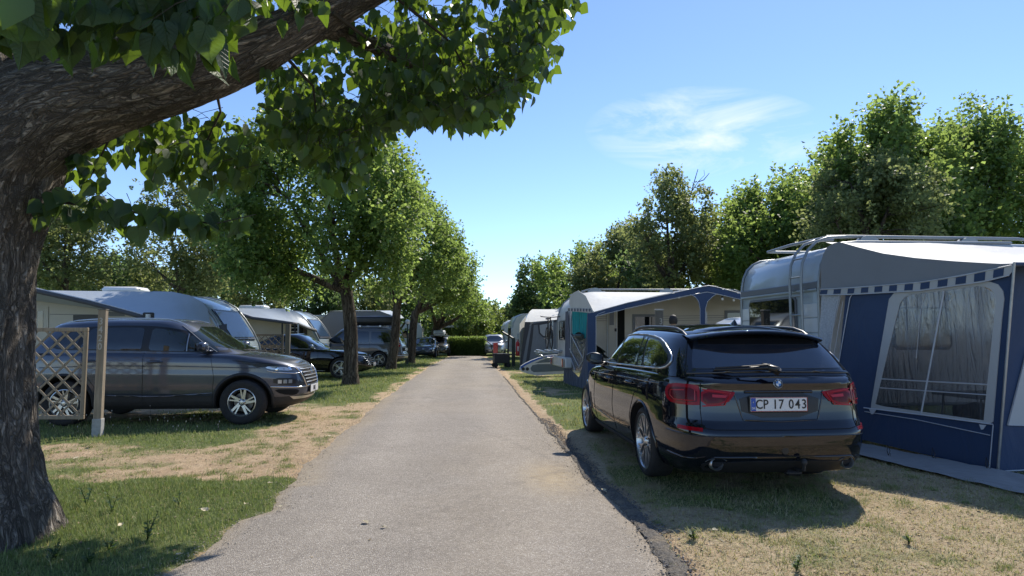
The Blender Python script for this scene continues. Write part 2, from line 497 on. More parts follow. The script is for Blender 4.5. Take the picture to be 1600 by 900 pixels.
def grassmat():
    t = NT('grass_blade'); r = t.attr('rnd')
    c = t.ramp(r, [(0, (.125, .175, .055)), (.35, (.23, .28, .10)), (.6, (.31, .32, .14)), (.8, (.36, .31, .17)), (1, (.50, .43, .27))])
    t.P(col=c, rough=.6, spec=.25)
    tb = t.n.new('ShaderNodeBsdfTranslucent'); t.l.new(t.mix(1.0, c, (1.3, 1.3, .9), 'MULTIPLY'), tb.inputs[0])
    mx = t.n.new('ShaderNodeMixShader'); mx.inputs[0].default_value = .35
    t.l.new(t.b.outputs[0], mx.inputs[1]); t.l.new(tb.outputs[0], mx.inputs[2]); t.l.new(mx.outputs[0], t.out.inputs[0])
    return t.m
M['grassb'] = grassmat()

def bark(name, a, b, scale=1.0, d=.03, uv=False):
    t = NT(name)
    if uv:
        mp_ = t.n.new('ShaderNodeMapping'); mp_.inputs['Scale'].default_value = (scale, scale, scale)
        t.l.new(t.attr('buv', 'Vector'), mp_.inputs[0]); v = mp_.outputs[0]
    else: v = t.coord('Object', (9 * scale, 9 * scale, 1.5 * scale))
    def ridge(n): return t.math('SUBTRACT', 1.0, t.math('ABSOLUTE', t.math('SUBTRACT', t.math('MULTIPLY', n, 2.0), 1.0)))
    if uv:
        nc = t.n.new('ShaderNodeTexNoise'); nc.inputs['Scale'].default_value = .8; nc.inputs['Detail'].default_value = 3; t.l.new(v, nc.inputs['Vector'])
        va = t.n.new('ShaderNodeVectorMath'); va.operation = 'MULTIPLY_ADD'; t.l.new(nc.outputs['Color'], va.inputs[0]); va.inputs[1].default_value = (1.6, 1.6, 1.6); t.l.new(v, va.inputs[2]); v = va.outputs[0]
    n1 = t.noise(1.0, 5, .6, v, .9); n2 = t.noise(2.7, 5, .65, v, .8); n3 = t.noise(9, 4, .7, v, .3)
    f1 = t.ramp(ridge(n1), [(.84, 0.0), (.985, 1.0)]); f2 = t.ramp(ridge(n2), [(.86, 0.0), (.99, 1.0)])
    cut_ = t.math('MAXIMUM', f1, t.math('MULTIPLY', f2, .65))
    if uv:
        vo = t.ramp(t.vor(1.25, v, 'DISTANCE_TO_EDGE'), [(0, .8), (.13, 0.0)])
        cut_ = t.math('MAXIMUM', cut_, vo)
    h = t.math('SUBTRACT', t.math('MULTIPLY', n3, .45), t.math('MULTIPLY', cut_, .9))
    base = t.ramp(n3, [(.3, tuple(x * .62 for x in b)), (.7, tuple(x * 1.15 for x in b))])
    g = t.noise(1.1, 3, .5, t.coord())
    c = t.mix(t.ramp(g, [(.4, 0.0), (.75, .5)]), base, (.22, .17, .13))
    t.P(col=t.mix(t.ramp(cut_, [(.15, 0.0), (.8, .92)]), c, a), rough=.95, spec=.12)
    t.bump(h, d); return t.m
M['bark'] = bark('furrowed_bark', (.085, .074, .064), (.45, .40, .345), .8, .05, True)
M['barkfar'] = bark('rough_bark', (.045, .035, .027), (.21, .175, .135), .8, .03)
M['barkolive'] = bark('thin_bark', (.06, .052, .042), (.17, .15, .12), 1.2, .02)

def text_mesh(s, size, depth=.002, bold=0.0):
    c = bpy.data.curves.new('t', 'FONT'); c.body = s; c.size = size; c.extrude = depth; c.align_x = 'CENTER'; c.align_y = 'CENTER'
    c.offset = bold; c.resolution_u = 3
    o = bpy.data.objects.new('t', c); COL.objects.link(o)
    dg = bpy.context.evaluated_depsgraph_get(); dg.update()
    me = bpy.data.meshes.new_from_object(o.evaluated_get(dg))
    bpy.data.objects.remove(o); bpy.data.curves.remove(c)
    return me
def text(name, s, size, mat, parent, loc, rot, sx=1.0, depth=.002, bold=0.0):
    me = text_mesh(s, size, depth, bold); me.name = name
    me.materials.clear(); me.materials.append(mat)
    o = bpy.data.objects.new(name, me); link(o, parent)
    o.location = loc; o.rotation_euler = rot; o.scale = (sx, 1, 1)
    return o
# ================================================================== cars
def pchip(tab):
    xs = np.array([a for a, _ in tab], float); ys = np.array([b for _, b in tab], float)
    h = np.diff(xs); d = np.diff(ys) / h
    m = np.zeros(len(xs)); m[0] = d[0]; m[-1] = d[-1]
    for i in range(1, len(xs) - 1):
        m[i] = 0 if d[i - 1] * d[i] <= 0 else 2 * d[i - 1] * d[i] / (d[i - 1] + d[i])
    def f(x):
        x = np.clip(np.asarray(x, float), xs[0], xs[-1])
        i = np.clip(np.searchsorted(xs, x) - 1, 0, len(xs) - 2)
        t = (x - xs[i]) / h[i]
        return (ys[i] * (1 + 2 * t) * (1 - t) ** 2 + m[i] * h[i] * t * (1 - t) ** 2 + ys[i + 1] * t * t * (3 - 2 * t) + m[i + 1] * h[i] * t * t * (t - 1))
    return f

def plan_half(w, yr, yf, nr, nf, yc, N=84):
    """half outline from rear centre to front centre, x >= 0"""
    th = np.linspace(0, pi / 2, 400)
    def half(L, n):
        x = w * np.sin(th) ** (2 / n); y = L * np.cos(th) ** (2 / n)
        s = np.concatenate([[0], np.cumsum(np.hypot(np.diff(x), np.diff(y)))])
        q = np.linspace(0, s[-1], N // 2 + 1)
        return np.interp(q, s, x), np.interp(q, s, y)
    xr, yy = half(yc - yr, nr); xf, yg = half(yf - yc, nf)
    x = np.concatenate([xr, xf[::-1][1:]]); y = np.concatenate([yc - yy, (yc + yg)[::-1][1:]])
    x[0] = 0; x[-1] = 0
    return x, y

def shell(name, rows, zlow, ztop, yc, dome, mats, bottom_in=.5, NC=8, matfn=None, N=84, taper=None):
    """rows: (t, w, yr, yf, nr, nf); surface of stacked plan outlines with a cap above and below"""
    grid = []
    for (t, w, yr, yf, nr, nf) in rows:
        x, y = plan_half(w, yr, yf, nr, nf, yc, N)
        if taper is not None: x = x * taper(y)
        z = zlow(y) * (1 - t) + ztop(y) * t
        grid.append((x, y, z))
    x, y, z = grid[0]
    full = [(x * k / 4, y, z) for k in range(0, 4)] + grid
    x, y, z = grid[-1]
    for k in range(1, NC + 1):
        f = 1 - k / NC
        full.append((x * f, y, z + dome(y) * (1 - f * f) * np.minimum(1, x / .35)))
    n = len(full[0][0]); R_ = len(full)
    V = []; 
    for sgn in (1, -1):
        for (x, y, z) in full:
            V += [(sgn * a, b, c) for a, b, c in zip(x, y, z)]
    F = []; mi = []
    for s in (0, 1):
        b = s * n * R_
        for r in range(R_ - 1):
            for i in range(n - 1):
                q = (b + r * n + i, b + r * n + i + 1, b + (r + 1) * n + i + 1, b + (r + 1) * n + i)
                F.append(q if s == 0 else q[::-1])
                mi.append(matfn(r - 4, i) if matfn else 0)
    import bmesh
    me = bpy.data.meshes.new(name); me.from_pydata(V, [], F)
    me.polygons.foreach_set('material_index', mi)
    bm = bmesh.new(); bm.from_mesh(me)
    bmesh.ops.remove_doubles(bm, verts=bm.verts, dist=.0004)
    bmesh.ops.dissolve_degenerate(bm, edges=bm.edges, dist=.0002)
    bmesh.ops.recalc_face_normals(bm, faces=bm.faces)
    bm.to_mesh(me); bm.free()
    for m in mats: me.materials.append(m)
    return me

def boolean_cut(me, cutter):
    a = bpy.data.objects.new('a', me); b = bpy.data.objects.new('b', cutter)
    COL.objects.link(a); COL.objects.link(b)
    md = a.modifiers.new('m', 'BOOLEAN'); md.operation = 'DIFFERENCE'; md.object = b; md.solver = 'EXACT'
    dg = bpy.context.evaluated_depsgraph_get(); dg.update()
    out = bpy.data.meshes.new_from_object(a.evaluated_get(dg))
    bpy.data.objects.remove(a); bpy.data.objects.remove(b)
    return out

def chaikin(p, k=2, closed=True):
    p = [tuple(q) for q in p]
    for _ in range(k):
        n = len(p); o = [] if closed else [p[0]]
        for i in range(n if closed else n - 1):
            a = p[i]; b = p[(i + 1) % n]
            o.append(tuple(a[j] * .75 + b[j] * .25 for j in range(len(a)))); o.append(tuple(a[j] * .25 + b[j] * .75 for j in range(len(a))))
        if not closed: o.append(p[-1])
        p = o
    return p
def soft(p, r=.035):
    o = []
    n = len(p)
    for i in range(n):
        a, b, c = p[i - 1], p[i], p[(i + 1) % n]
        for q in (a, c):
            l = math.hypot(q[0] - b[0], q[1] - b[1]); f = min(r / l, .4)
            o.append((b[0] + (q[0] - b[0]) * f, b[1] + (q[1] - b[1]) * f))
    return o
def rrect(cx, cz, w, h, r, k=2):
    a, b = w / 2, h / 2
    p = []
    for sx, sz in ((1, 1), (-1, 1), (-1, -1), (1, -1)):
        e = [(cx + sx * a, cz + sz * (b - r)), (cx + sx * (a - r * .3), cz + sz * (b - r * .3)), (cx + sx * (a - r), cz + sz * b)]
        p += e if sx * sz > 0 else e[::-1]
    return p

class Car:
    def __init__(s, sp, root):
        s.sp = sp; s.root = root
        L, W = sp['L'], sp['W'] / 2
        s.L = L; s.W = W
        zs = pchip(sp['zs']); zb = pchip(sp.get('zb', [(0, .30), (.35, .22), (L - .5, .21), (L, .28)]))
        zr = pchip(sp['zr'])
        yc = L / 2
        s.zs = zs
        dome = pchip(sp['dome'])
        # densify rows
        def dens(rows, n):
            rows = np.array(rows, float); f = [pchip(list(zip(rows[:, 0], rows[:, k]))) for k in range(1, rows.shape[1])]
            ts = np.unique(np.round(np.concatenate([np.linspace(0, 1, n), rows[:, 0]]), 4))
            return [(t, *[float(g(t)) for g in f]) for t in ts]
        lower = dens([(t, w * W, yr, L - yf, sp['nr'], sp['nf']) for t, w, yr, yf in sp['lev']], 15)
        taper = pchip(sp.get('taper', [(0, .975), (L * .2, 1), (L * .75, 1), (L, .96)]))
        clad = sp.get('clad', -1)
        def mf(r, i): 
            if r < 0: return 2
            if r < len(lower) and lower[min(r, len(lower) - 1)][0] < clad: return 2
            return 0
        body = shell('body', lower, zb, zs, yc, dome, [sp['mat'], M['cavity'], M['plastic']], matfn=mf, taper=taper)
        c = MB()
        for ax in (sp['ya'], sp['yb']):
            for sg in (-1, 1):
                Mx = Matrix.Translation((sg * (W - .32 + .5), ax, sp['r'])) @ Matrix.Rotation(pi / 2, 4, 'Y')
                n = 44; Rr = sp.get('arch', sp['r'] + .045)
                vs = [(Rr * cos(2 * pi * k / n), Rr * sin(2 * pi * k / n), h) for h in (-.5, .5) for k in range(n)]
                fs = [(k, (k + 1) % n, n + (k + 1) % n, n + k) for k in range(n)] + [tuple(range(n - 1, -1, -1)), tuple(range(n, 2 * n))]
                c.add(vs, fs, Mx)
        cm = bpy.data.meshes.new('c'); cm.from_pydata(c.v, [], c.f)
        for m in body.materials: cm.materials.append(m)
        cm.polygons.foreach_set('material_index', [1] * len(cm.polygons))
        body = boolean_cut(body, cm)
        body.polygons.foreach_set('use_smooth', [True] * len(body.polygons)); body.set_sharp_from_angle(angle=R(sp.get('sharp', 42)))
        body.name = 'body'
        s.body = link(bpy.data.objects.new('body', body), root)
        gh = dens(sp['gh'], 12)
        gh = [(t, w, yr, yf, sp.get('gnr', 7), sp.get('gnf', 4.5)) for t, w, yr, yf in gh]
        zl = lambda y: zs(y) - .02
        ycg = (sp['gh'][0][2] + sp['gh'][0][3]) / 2
        cab = shell('cabin', gh, zl, zr, ycg, lambda y: np.full_like(y, sp.get('rdome', .035)), [sp['mat'], M['cavity'], M['plastic']], N=72)
        cab.polygons.foreach_set('use_smooth', [True] * len(cab.polygons)); cab.set_sharp_from_angle(angle=R(50))
        s.cab = link(bpy.data.objects.new('roof', cab), root)
        # ray target
        V = []; F = []
        for me in (body, cab):
            b = len(V); V += [v.co.copy() for v in me.vertices]; F += [tuple(i + b for i in p.vertices) for p in me.polygons]
        s.bvh = BVHTree.FromPolygons(V, F)
        # perimeter curve for wrap mode
        x, y = plan_half(W, 0.0, L, sp['nr'], sp['nf'], yc, 400)
        s.pu = np.concatenate([[0], np.cumsum(np.hypot(np.diff(x), np.diff(y)))]); s.px = x; s.py = y
    def hit(s, a, b, mode):
        if mode in ('R', 'Lf'):
            sg = 1 if mode == 'R' else -1
            o = Vector((sg * 3, a, b)); d = Vector((-sg, 0, 0))
        elif mode == 'rear': o = Vector((a, -3, b)); d = Vector((0, 1, 0))
        elif mode == 'front': o = Vector((a, s.L + 3, b)); d = Vector((0, -1, 0))
        elif mode == 'top': o = Vector((a, b, 4)); d = Vector((0, 0, -1))
        else:
            u = abs(a); sg = 1 if a >= 0 else -1
            if mode == 'wrapf': u = s.pu[-1] - u
            x = np.interp(u, s.pu, s.px); y = np.interp(u, s.pu, s.py)
            x2 = np.interp(u + .02, s.pu, s.px); y2 = np.interp(u + .02, s.pu, s.py); x1 = np.interp(u - .02, s.pu, s.px); y1 = np.interp(u - .02, s.pu, s.py)
            if u < .02: x1 = -x2; y1 = y2
            if u > s.pu[-1] - .02: x2 = -x1; y2 = y1
            t = Vector((x2 - x1, y2 - y1, 0)); t.normalize(); n = Vector((t.y, -t.x, 0))
            o = Vector((x, y, b)) + n * .6; o.x *= sg; d = -n; d.x *= sg
        loc, nor, _, _ = s.bvh.ray_cast(o, d)
        if loc is None:
            loc, nor, _, _ = s.bvh.find_nearest(o + d * .6 if mode.startswith('wrap') else Vector((o.x if abs(o.x) < 2.9 else math.copysign(s.W, o.x), min(max(o.y, 0), s.L), min(o.z, 1.5))))
        if nor.dot(d) > 0: nor = -nor
        return loc, nor, d
    def patch(s, name, poly, mode, mat, off=.004, step=.06, parent=None, thick=True):
        pts = []
        n = len(poly)
        for i in range(n):
            a = poly[i]; b = poly[(i + 1) % n]; l = math.hypot(b[0] - a[0], b[1] - a[1]); k = max(1, int(l / step))
            pts += [(a[0] + (b[0] - a[0]) * j / k, a[1] + (b[1] - a[1]) * j / k) for j in range(k)]
        nb = len(pts)
        xs = [p[0] for p in pts]; ys = [p[1] for p in pts]
        def inside(x, y):
            c = False; j = nb - 1
            for i in range(nb):
                if (ys[i] > y) != (ys[j] > y) and x < (xs[j] - xs[i]) * (y - ys[i]) / (ys[j] - ys[i]) + xs[i]: c = not c
                j = i
            return c
        gx = np.arange(min(xs) + step / 2, max(xs), step); gy = np.arange(min(ys) + step / 2, max(ys), step)
        bd = np.array(pts)
        inner = [(x, y) for x in gx for y in gy if inside(x, y) and np.min((bd[:, 0] - x) ** 2 + (bd[:, 1] - y) ** 2) > (step * .4) ** 2]
        allp = [Vector(p) for p in pts + inner]
        r = delaunay_2d_cdt(allp, [], [list(range(nb))], 1, 1e-6)
        V2, F2 = r[0], r[2]
        V = []
        for p in V2:
            l, nn, d = s.hit(p.x, p.y, mode); V.append(l + nn * off)
        F = [tuple(f) for f in F2]
        # orientation towards -d
        mb = MB()
        f0 = F[len(F) // 2]; nn = (V[f0[1]] - V[f0[0]]).cross(V[f0[2]] - V[f0[0]])
        _, _, d = s.hit(V2[f0[0]].x, V2[f0[0]].y, mode)
        if nn.dot(d) > 0: F = [f[::-1] for f in F]
        mb.add(V, F)
        if thick:
            cnt = {}
            for f in F:
                for i in range(3):
                    e = (f[i], f[(i + 1) % 3]); cnt[e] = 1
            edge = [e for e in cnt if (e[1], e[0]) not in cnt]
            base = len(mb.v); mp = {}
            for e in edge:
                for i in e:
                    if i not in mp:
                        l, nn, d = s.hit(V2[i].x, V2[i].y, mode); mp[i] = len(mb.v); mb.v.append(tuple(l - nn * .006))
            for a, b in edge: mb.f.append((b, a, mp[a], mp[b])); mb.m.append(0)
        return mb.build(name, mat, parent or s.root, smooth=35)
    def path(s, name, pts, mode, r, mat, parent=None, off=0.0, closed=False, step=.05, n=6, flat=None):
        q = []
        pp = list(pts) + ([pts[0]] if closed else [])
        for a, b in zip(pp[:-1], pp[1:]):
            k = max(1, int(math.hypot(b[0] - a[0], b[1] - a[1]) / step))
            q += [(a[0] + (b[0] - a[0]) * j / k, a[1] + (b[1] - a[1]) * j / k) for j in range(k)]
        q.append(pp[-1])
        P3 = []
        for a, b in q:
            l, nn, d = s.hit(a, b, mode); P3.append(l + nn * off)
        return MB().tube(P3, r, n, M=None).build(name, mat, parent or s.root, smooth=60)
    def mirror(s, sg, y, z, mat, sc=1.0):
        m = MB()
        def prof(u, v):
            a = 2 * pi * u; f = sin(pi * min(max(v, .02), .98)) ** .3
            ca = math.copysign(abs(cos(a)) ** .6, cos(a)); sa = math.copysign(abs(sin(a)) ** .6, sin(a))
            return (sg * (s.W - .10 + .22 * v * sc), y - .02 + .06 * ca * f * (1 + .3 * ca) * sc, z + .08 * sa * f * sc + .02 * v)
        m.grid(prof, 16, 10)
        m.box((sg * (s.W - .09), y + .03, z - .05), (.14, .10, .03), bev=.01)
        o = m.build('door_mirror', mat, s.root, smooth=50, fixn=True)
        g = MB(); g.box((sg * (s.W + .02 * sc), y - .100 * sc, z + .012), (.17 * sc, .008, .115 * sc), bev=.02); g.build('mirror_glass', M['glass'], o)
        return o
    def handle(s, sg, y, z, mat):
        m = MB(); l, nn, d = s.hit(y, z, 'R' if sg > 0 else 'Lf')
        x = l.x
        m.tube([(x, y - .11, z), (x + sg * .03, y - .08, z), (x + sg * .035, y, z + .003), (x + sg * .03, y + .08, z), (x, y + .11, z)], .014, 8)
        m.build('door_handle', mat, s.root, smooth=60)
        MB().box((x - sg * .005, y, z), (.014, .15, .05), bev=.006).build('handle_cup', M['black'], s.root)
    def wheels(s, style, rimr, mats=('rim', 'rimdark'), w=.235, full=True):
        r = s.sp['r']
        for ax, front in ((s.sp['ya'], 0), (s.sp['yb'], 1)):
            for sg in (1, -1):
                xo = s.W - .035
                e = bpy.data.objects.new('wheel', None); link(e, s.root)
                e.location = (sg * xo, ax, r); e.rotation_euler = (0, sg * pi / 2, 0)   # local z = outward
                t = MB()
                h = w
                prof = [(rimr - .012, -.012), (rimr + .004, .0), (rimr + .03, .008), (r - .055, .012), (r - .022, .0), (r - .006, -.022), (r, -.06), (r, -h + .05), (r - .01, -h + .02), (r - .05, -h), (rimr, -h)]
                t.lathe(prof, 48); t.build('tyre', M['rubber'], e, smooth=40)
                rb = MB(); rb.lathe([(rimr - .003, -.006), (rimr - .016, -.002), (rimr - .026, -.02), (rimr - .035, -.12), (rimr - .035, -.2)], 48)
                rb.build('rim', M[mats[0]], e, smooth=40)
                d = MB(); d.lathe([(.0, -.10), (rimr * .68, -.10), (rimr * .68, -.12), (0, -.12)], 28); d.build('brake_disc', M['brake'], e)
                d = MB(); d.lathe([(.0, -.15), (rimr - .034, -.15)], 24); d.build('wheel_back', M['cavity'], e)
                hb = MB(); hb.lathe([(0, -.004), (.028, -.006), (.034, -.014), (.05, -.02), (.065, -.035), (.065, -.07)], 20)
                hb.build('hub', M[mats[0]], e, smooth=40)
                R1 = rimr - .02
                def sp_(a0, r0, a1, r1, w0, w1, z0=-.02, z1=-.012):
                    m = MB(); p0 = Vector((r0 * cos(a0), r0 * sin(a0), z0)); p1 = Vector((r1 * cos(a1), r1 * sin(a1), z1))
                    t_ = (p1 - p0).normalized(); sd = Vector((-t_.y, t_.x, 0)); sd.normalize(); dn = Vector((0, 0, -.035))
                    vs = [p0 + sd * w0, p0 - sd * w0, p1 - sd * w1, p1 + sd * w1]
                    top = [v for v in vs]; bot = [v + dn + (sd * (-.004) if i in (0, 3) else sd * .004) for i, v in enumerate(vs)]
                    m.add(top + bot, [(0, 1, 2, 3)[::-1], (4, 5, 6, 7), (0, 1, 5, 4), (1, 2, 6, 5), (2, 3, 7, 6), (3, 0, 4, 7)])
                    return m
                if style == 'mesh':
                    n = 10
                    for k in range(n):
                        a = 2 * pi * k / n + .15
                        for m in (sp_(a, .045, a, R1 * .50, .009, .007, -.022, -.02), sp_(a, R1 * .47, a - .19, R1, .0065, .0055), sp_(a, R1 * .47, a + .19, R1, .0065, .0055), sp_(a, R1 * .30, a + .0, R1, .0035, .0035)):
                            m.build('spoke', M[mats[0]], e, fixn=True)
                elif style == 'twin':
                    n = 5
                    for k in range(n):
                        a = 2 * pi * k / n + pi / 2
                        for m in (sp_(a - .12, .05, a - .13 + .22, R1, .020, .017), sp_(a + .24, .05, a + .42 + .02, R1, .013, .009)):
                            m.build('spoke', M[mats[0]], e, fixn=True)
                else:
                    n = 5
                    for k in range(n):
                        a = 2 * pi * k / n + pi / 2
                        for da in (-.13, .13):
                            sp_(a + da * .5, .05, a + da, R1, .013, .010).build('spoke', M[mats[0]], e, fixn=True)
                if full:
                    for k in range(5):
                        a = 2 * pi * k / 5 + .3
                        MB().tube([(.048 * cos(a), .048 * sin(a), -.03), (.048 * cos(a), .048 * sin(a), -.014)], .008, 6).build('wheel_bolt', M['plastic'], e)
    def plate(s, x, y, z, rz, txt, cc=None, w=.504, h=.12, tilt=0, size=.1, sx=.78, band=True):
        e = bpy.data.objects.new('number_plate', None); link(e, s.root); e.location = (x, y, z); e.rotation_euler = (tilt, 0, rz)
        MB().box((0, .004, 0), (w + .02, .012, h + .02), bev=.004).build('plate_holder', M['black'], e)
        MB().box((0, -.006, 0), (w, .005, h), bev=.002).build('plate_face', M['platew'], e)
        if band:
            MB().box((-w / 2 + .024, -.0095, 0), (.042, .003, h - .012)).build('plate_band', M['plateb'], e)
        if cc:
            text('plate_country', cc, .026, M['platew'], e, (-w / 2 + .024, -.0125, -.032), (pi / 2, 0, 0), .9, .0005, .0004)
            for k in range(12):
                a = 2 * pi * k / 12
            MB().lathe([(.0, 0), (.006, 0)], 5, Matrix.Translation((-w / 2 + .022, -.0125, .02)) @ Matrix.Rotation(pi / 2, 4, 'X')).build('plate_star', M['digit'], e)
            for (cx, cz, ww, hh) in ((0, h / 2 - .003, w - .004, .004), (0, -h / 2 + .003, w - .004, .004), (w / 2 - .003, 0, .004, h - .012)):
                MB().box((cx, -.0095, cz), (ww, .003, hh)).build('plate_edge', M['platered'], e)
        if txt:
            adv = {' ': .34, '1': .54}
            wd = [adv.get(c_, .64) * size * sx * .96 for c_ in txt]; x0 = (.022 if band else 0) - sum(wd) / 2
            for c_, w_ in zip(txt, wd):
                if c_ != ' ': text('plate_character', c_, size, M['ink'], e, (x0 + w_ / 2, -.0105, -.002), (pi / 2, 0, 0), sx, .0012, .0012)
                x0 += w_
        return e

def place(root, base, heading):
    """heading = angle of the car's +y from world +y, counter-clockwise"""
    root.location = (base[0], base[1], 0); root.rotation_euler = (0, 0, heading)
# ------------------------------------------------------------------ the black estate car on the right
wr = G(1005, 743.5); wf = G(915, 674)
hd = math.atan2(-(wf.x - wr.x), (wf.y - wr.y))
fw = Vector((-sin(hd), cos(hd), 0)); rt = Vector((cos(hd), sin(hd), 0))
base = wr + rt * .905 - fw * 1.12
bmw = thing('estate_car', 'shiny black estate car with number plate CP 17 043 parked beside the blue awning', 'car', group='cars parked beside the road')
place(bmw, base, hd)
B = Car(dict(L=4.94, W=1.868, r=.345, ya=1.12, yb=4.095, nr=7.0, nf=4.2, mat=M['bmw'], arch=.385,
    zb=[(0, .26), (.35, .20), (.9, .19), (4.2, .18), (4.94, .22)],
    zs=[(0, .97), (.12, 1.02), (.3, 1.055), (.9, 1.055), (2.0, 1.045), (3.3, 1.0), (3.75, .955), (4.3, .88), (4.7, .79), (4.94, .67)],
    zr=[(.3, 1.385), (.45, 1.41), (.8, 1.445), (1.4, 1.47), (2.0, 1.48), (2.6, 1.455), (3.1, 1.40), (3.6, 1.28)],
    dome=[(0, .01), (.5, .01), (3.6, .05), (4.4, .055), (4.94, .03)],
    lev=[(0, .87, .16, .16), (.06, .915, .07, .08), (.12, .945, .03, .04), (.20, .965, .012, .01), (.30, .985, .0, 0), (.40, .995, .0, 0), (.475, 1.0, .012, .01), (.50, 1.0, .035, .02), (.56, .998, .062, .03),
         (.66, .994, .075, .05), (.80, .985, .085, .09), (.90, .975, .10, .14), (.945, .965, .095, .17), (.965, .957, .095, .19), (.985, .945, .115, .22), (1, .925, .16, .26)],
    gh=[(0, .872, .17, 3.72), (.12, .862, .215, 3.58), (.3, .840, .285, 3.36), (.5, .805, .365, 3.12), (.7, .760, .45, 2.88), (.84, .715, .515, 2.72), (.93, .665, .56, 2.62), (.98, .61, .60, 2.56), (1, .54, .66, 2.50)],
    gnr=8, gnf=4.0, rdome=.055, sharp=38), bmw)
def both(fn):
    for sg, md in ((1, 'R'), (-1, 'Lf')): fn(sg, md)
# rear window
rg = chaikin([(-.690, 1.115), (-.65, 1.105), (.65, 1.105), (.690, 1.115), (.575, 1.355), (.55, 1.368), (-.55, 1.368), (-.575, 1.355)], 1)
B.patch('rear_window', rg, 'rear', M['rearglass'], .004)
B.patch('window_shade', [(-.555, 1.315), (.555, 1.315), (.535, 1.365), (-.535, 1.365)], 'rear', M['black'], .0065)
# roof spoiler lip
m = MB()
def spo(u, v):
    x = (u * 2 - 1) * .635; xx = abs(x) / .635
    y0 = .40 + .09 * xx ** 3; 
    P_ = [(y0 + .36, 1.450 - .055 * xx ** 2), (y0 + .12, 1.446 - .06 * xx ** 2), (y0 - .005, 1.432 - .07 * xx ** 2.2), (y0 - .02, 1.420 - .075 * xx ** 2.2), (y0, 1.404 - .075 * xx ** 2.2), (y0 + .15, 1.380 - .07 * xx ** 2.2)]
    k = v * 5; i = min(4, int(k)); f = k - i
    return (x, P_[i][0] * (1 - f) + P_[i + 1][0] * f, P_[i][1] * (1 - f) + P_[i + 1][1] * f + .012)
m.grid(spo, 30, 10); m.build('roof_spoiler', M['bmw'], bmw, smooth=40, fixn=True)
# side glass
def sideglass(sg, md):
    dlo = chaikin([(.86, 1.085), (3.30, 1.045), (3.42, 1.055), (3.02, 1.245), (2.62, 1.365), (2.1, 1.415), (1.4, 1.405), (.90, 1.355), (.56, 1.225), (.50, 1.15), (.58, 1.095)], 1)
    B.patch('window_surround', dlo, md, M['black'], .002)
    for pl in ([(2.34, 1.07), (3.27, 1.058), (3.28, 1.07), (2.98, 1.225), (2.60, 1.345), (2.38, 1.378)],
               [(1.46, 1.088), (2.27, 1.072), (2.31, 1.383), (2.05, 1.395), (1.60, 1.388), (1.50, 1.25)],
               [(1.26, 1.092), (1.41, 1.089), (1.54, 1.383), (1.43, 1.38)],
               [(.66, 1.112), (1.19, 1.094), (1.36, 1.373), (.98, 1.338), (.63, 1.215), (.57, 1.155)]):
        B.patch('side_window', soft(pl), md, M['glass'], .006)
    B.path('window_chrome', dlo, md, .0085, M['satin'], off=.006, closed=True)
both(sideglass)
B.patch('windscreen', chaikin([(-.72, 1.03), (.72, 1.03), (.60, 1.40), (-.60, 1.40)], 1), 'front', M['glass'], .004)
# roof rails
def rail(C_, x, y0, y1, h, r, mat, parent):
    pts = []
    for k in range(15):
        y = y0 + (y1 - y0) * k / 14
        l, nn, d = C_.hit(x, y, 'top')
        pts.append((x, y, l.z - .01 + h * min(1, sin(pi * (k + .001) / 14) * 2.2)))
    MB().tube(pts, r, 8).build('roof_rail', mat, parent, smooth=60)
for sg in (1, -1): rail(B, sg * .60, .60, 2.85, .035, .016, M['black'], bmw)
# antenna
m = MB()
m.grid(lambda u, v: (.0 + .032 * (1 - v) ** .8 * sin(2 * pi * u), .98 + .10 * (1 - v) * cos(2 * pi * u) - .04 * v, 1.495 + .065 * v), 14, 6)
m.build('roof_antenna', M['bmw'], bmw, smooth=60, fixn=True)
# tail lights
for sg in (1, -1):
    q = lambda p: [(sg * a, b) for a, b in p]
    a = B.patch('tail_light', chaikin(q([(.80, .978), (.745, .960), (.735, .815), (.745, .800), (1.06, .800), (1.17, .84), (1.20, .92), (1.12, .978)]), 1), 'wrap', M['red'], .010, step=.04)
    B.patch('lens_inner', chaikin(q([(.79, .945), (.765, .84), (.79, .825), (1.05, .825), (1.13, .86), (1.14, .92), (1.08, .948)]), 1), 'wrap', M['reddark'], .0125, step=.04, parent=a)
    B.path('lens_bar', q([(.80, .925), (.79, .84), (1.04, .838), (1.10, .87), (1.10, .915), (.92, .925)]), 'wrap', .005, M['redhi'], parent=a, off=.012)
    b = B.patch('tail_light', chaikin(q([(.725, .950), (.725, .800), (.47, .812), (.385, .905), (.40, .918)]), 1), 'wrap', M['red'], .010, step=.04)
    B.patch('lens_inner', chaikin(q([(.70, .92), (.70, .815), (.50, .825), (.45, .895)]), 1), 'wrap', M['reddark'], .0125, step=.04, parent=b)
    B.path('lens_bar', q([(.71, .935), (.43, .905), (.49, .808), (.71, .796)]), 'wrap', .005, M['redhi'], parent=b, off=.012)
    B.patch('lens_gleam', q([(.60, .895), (.46, .885), (.48, .865), (.60, .87)]), 'wrap', M['redhi'], .0145, step=.03, parent=b, thick=False)
    B.path('light_seam', q([(.735, .99), (.735, .77)]), 'wrap', .004, M['cavity'], off=.008)
    B.patch('reflector', q([(.70, .615), (.97, .625), (.97, .595), (.70, .588)]), 'wrap', M['red'], .006, step=.05)
    # shut lines
    B.path('tailgate_seam', q([(.735, .77), (.71, .62), (.60, .605), (.0, .60)]), 'wrap', .0035, M['cavity'], off=.001)
    B.path('tailgate_seam', [(sg * .765, 1.04), (sg * .735, 1.11), (sg * .635, 1.33), (sg * .60, 1.39)], 'rear', .004, M['cavity'], off=.001)
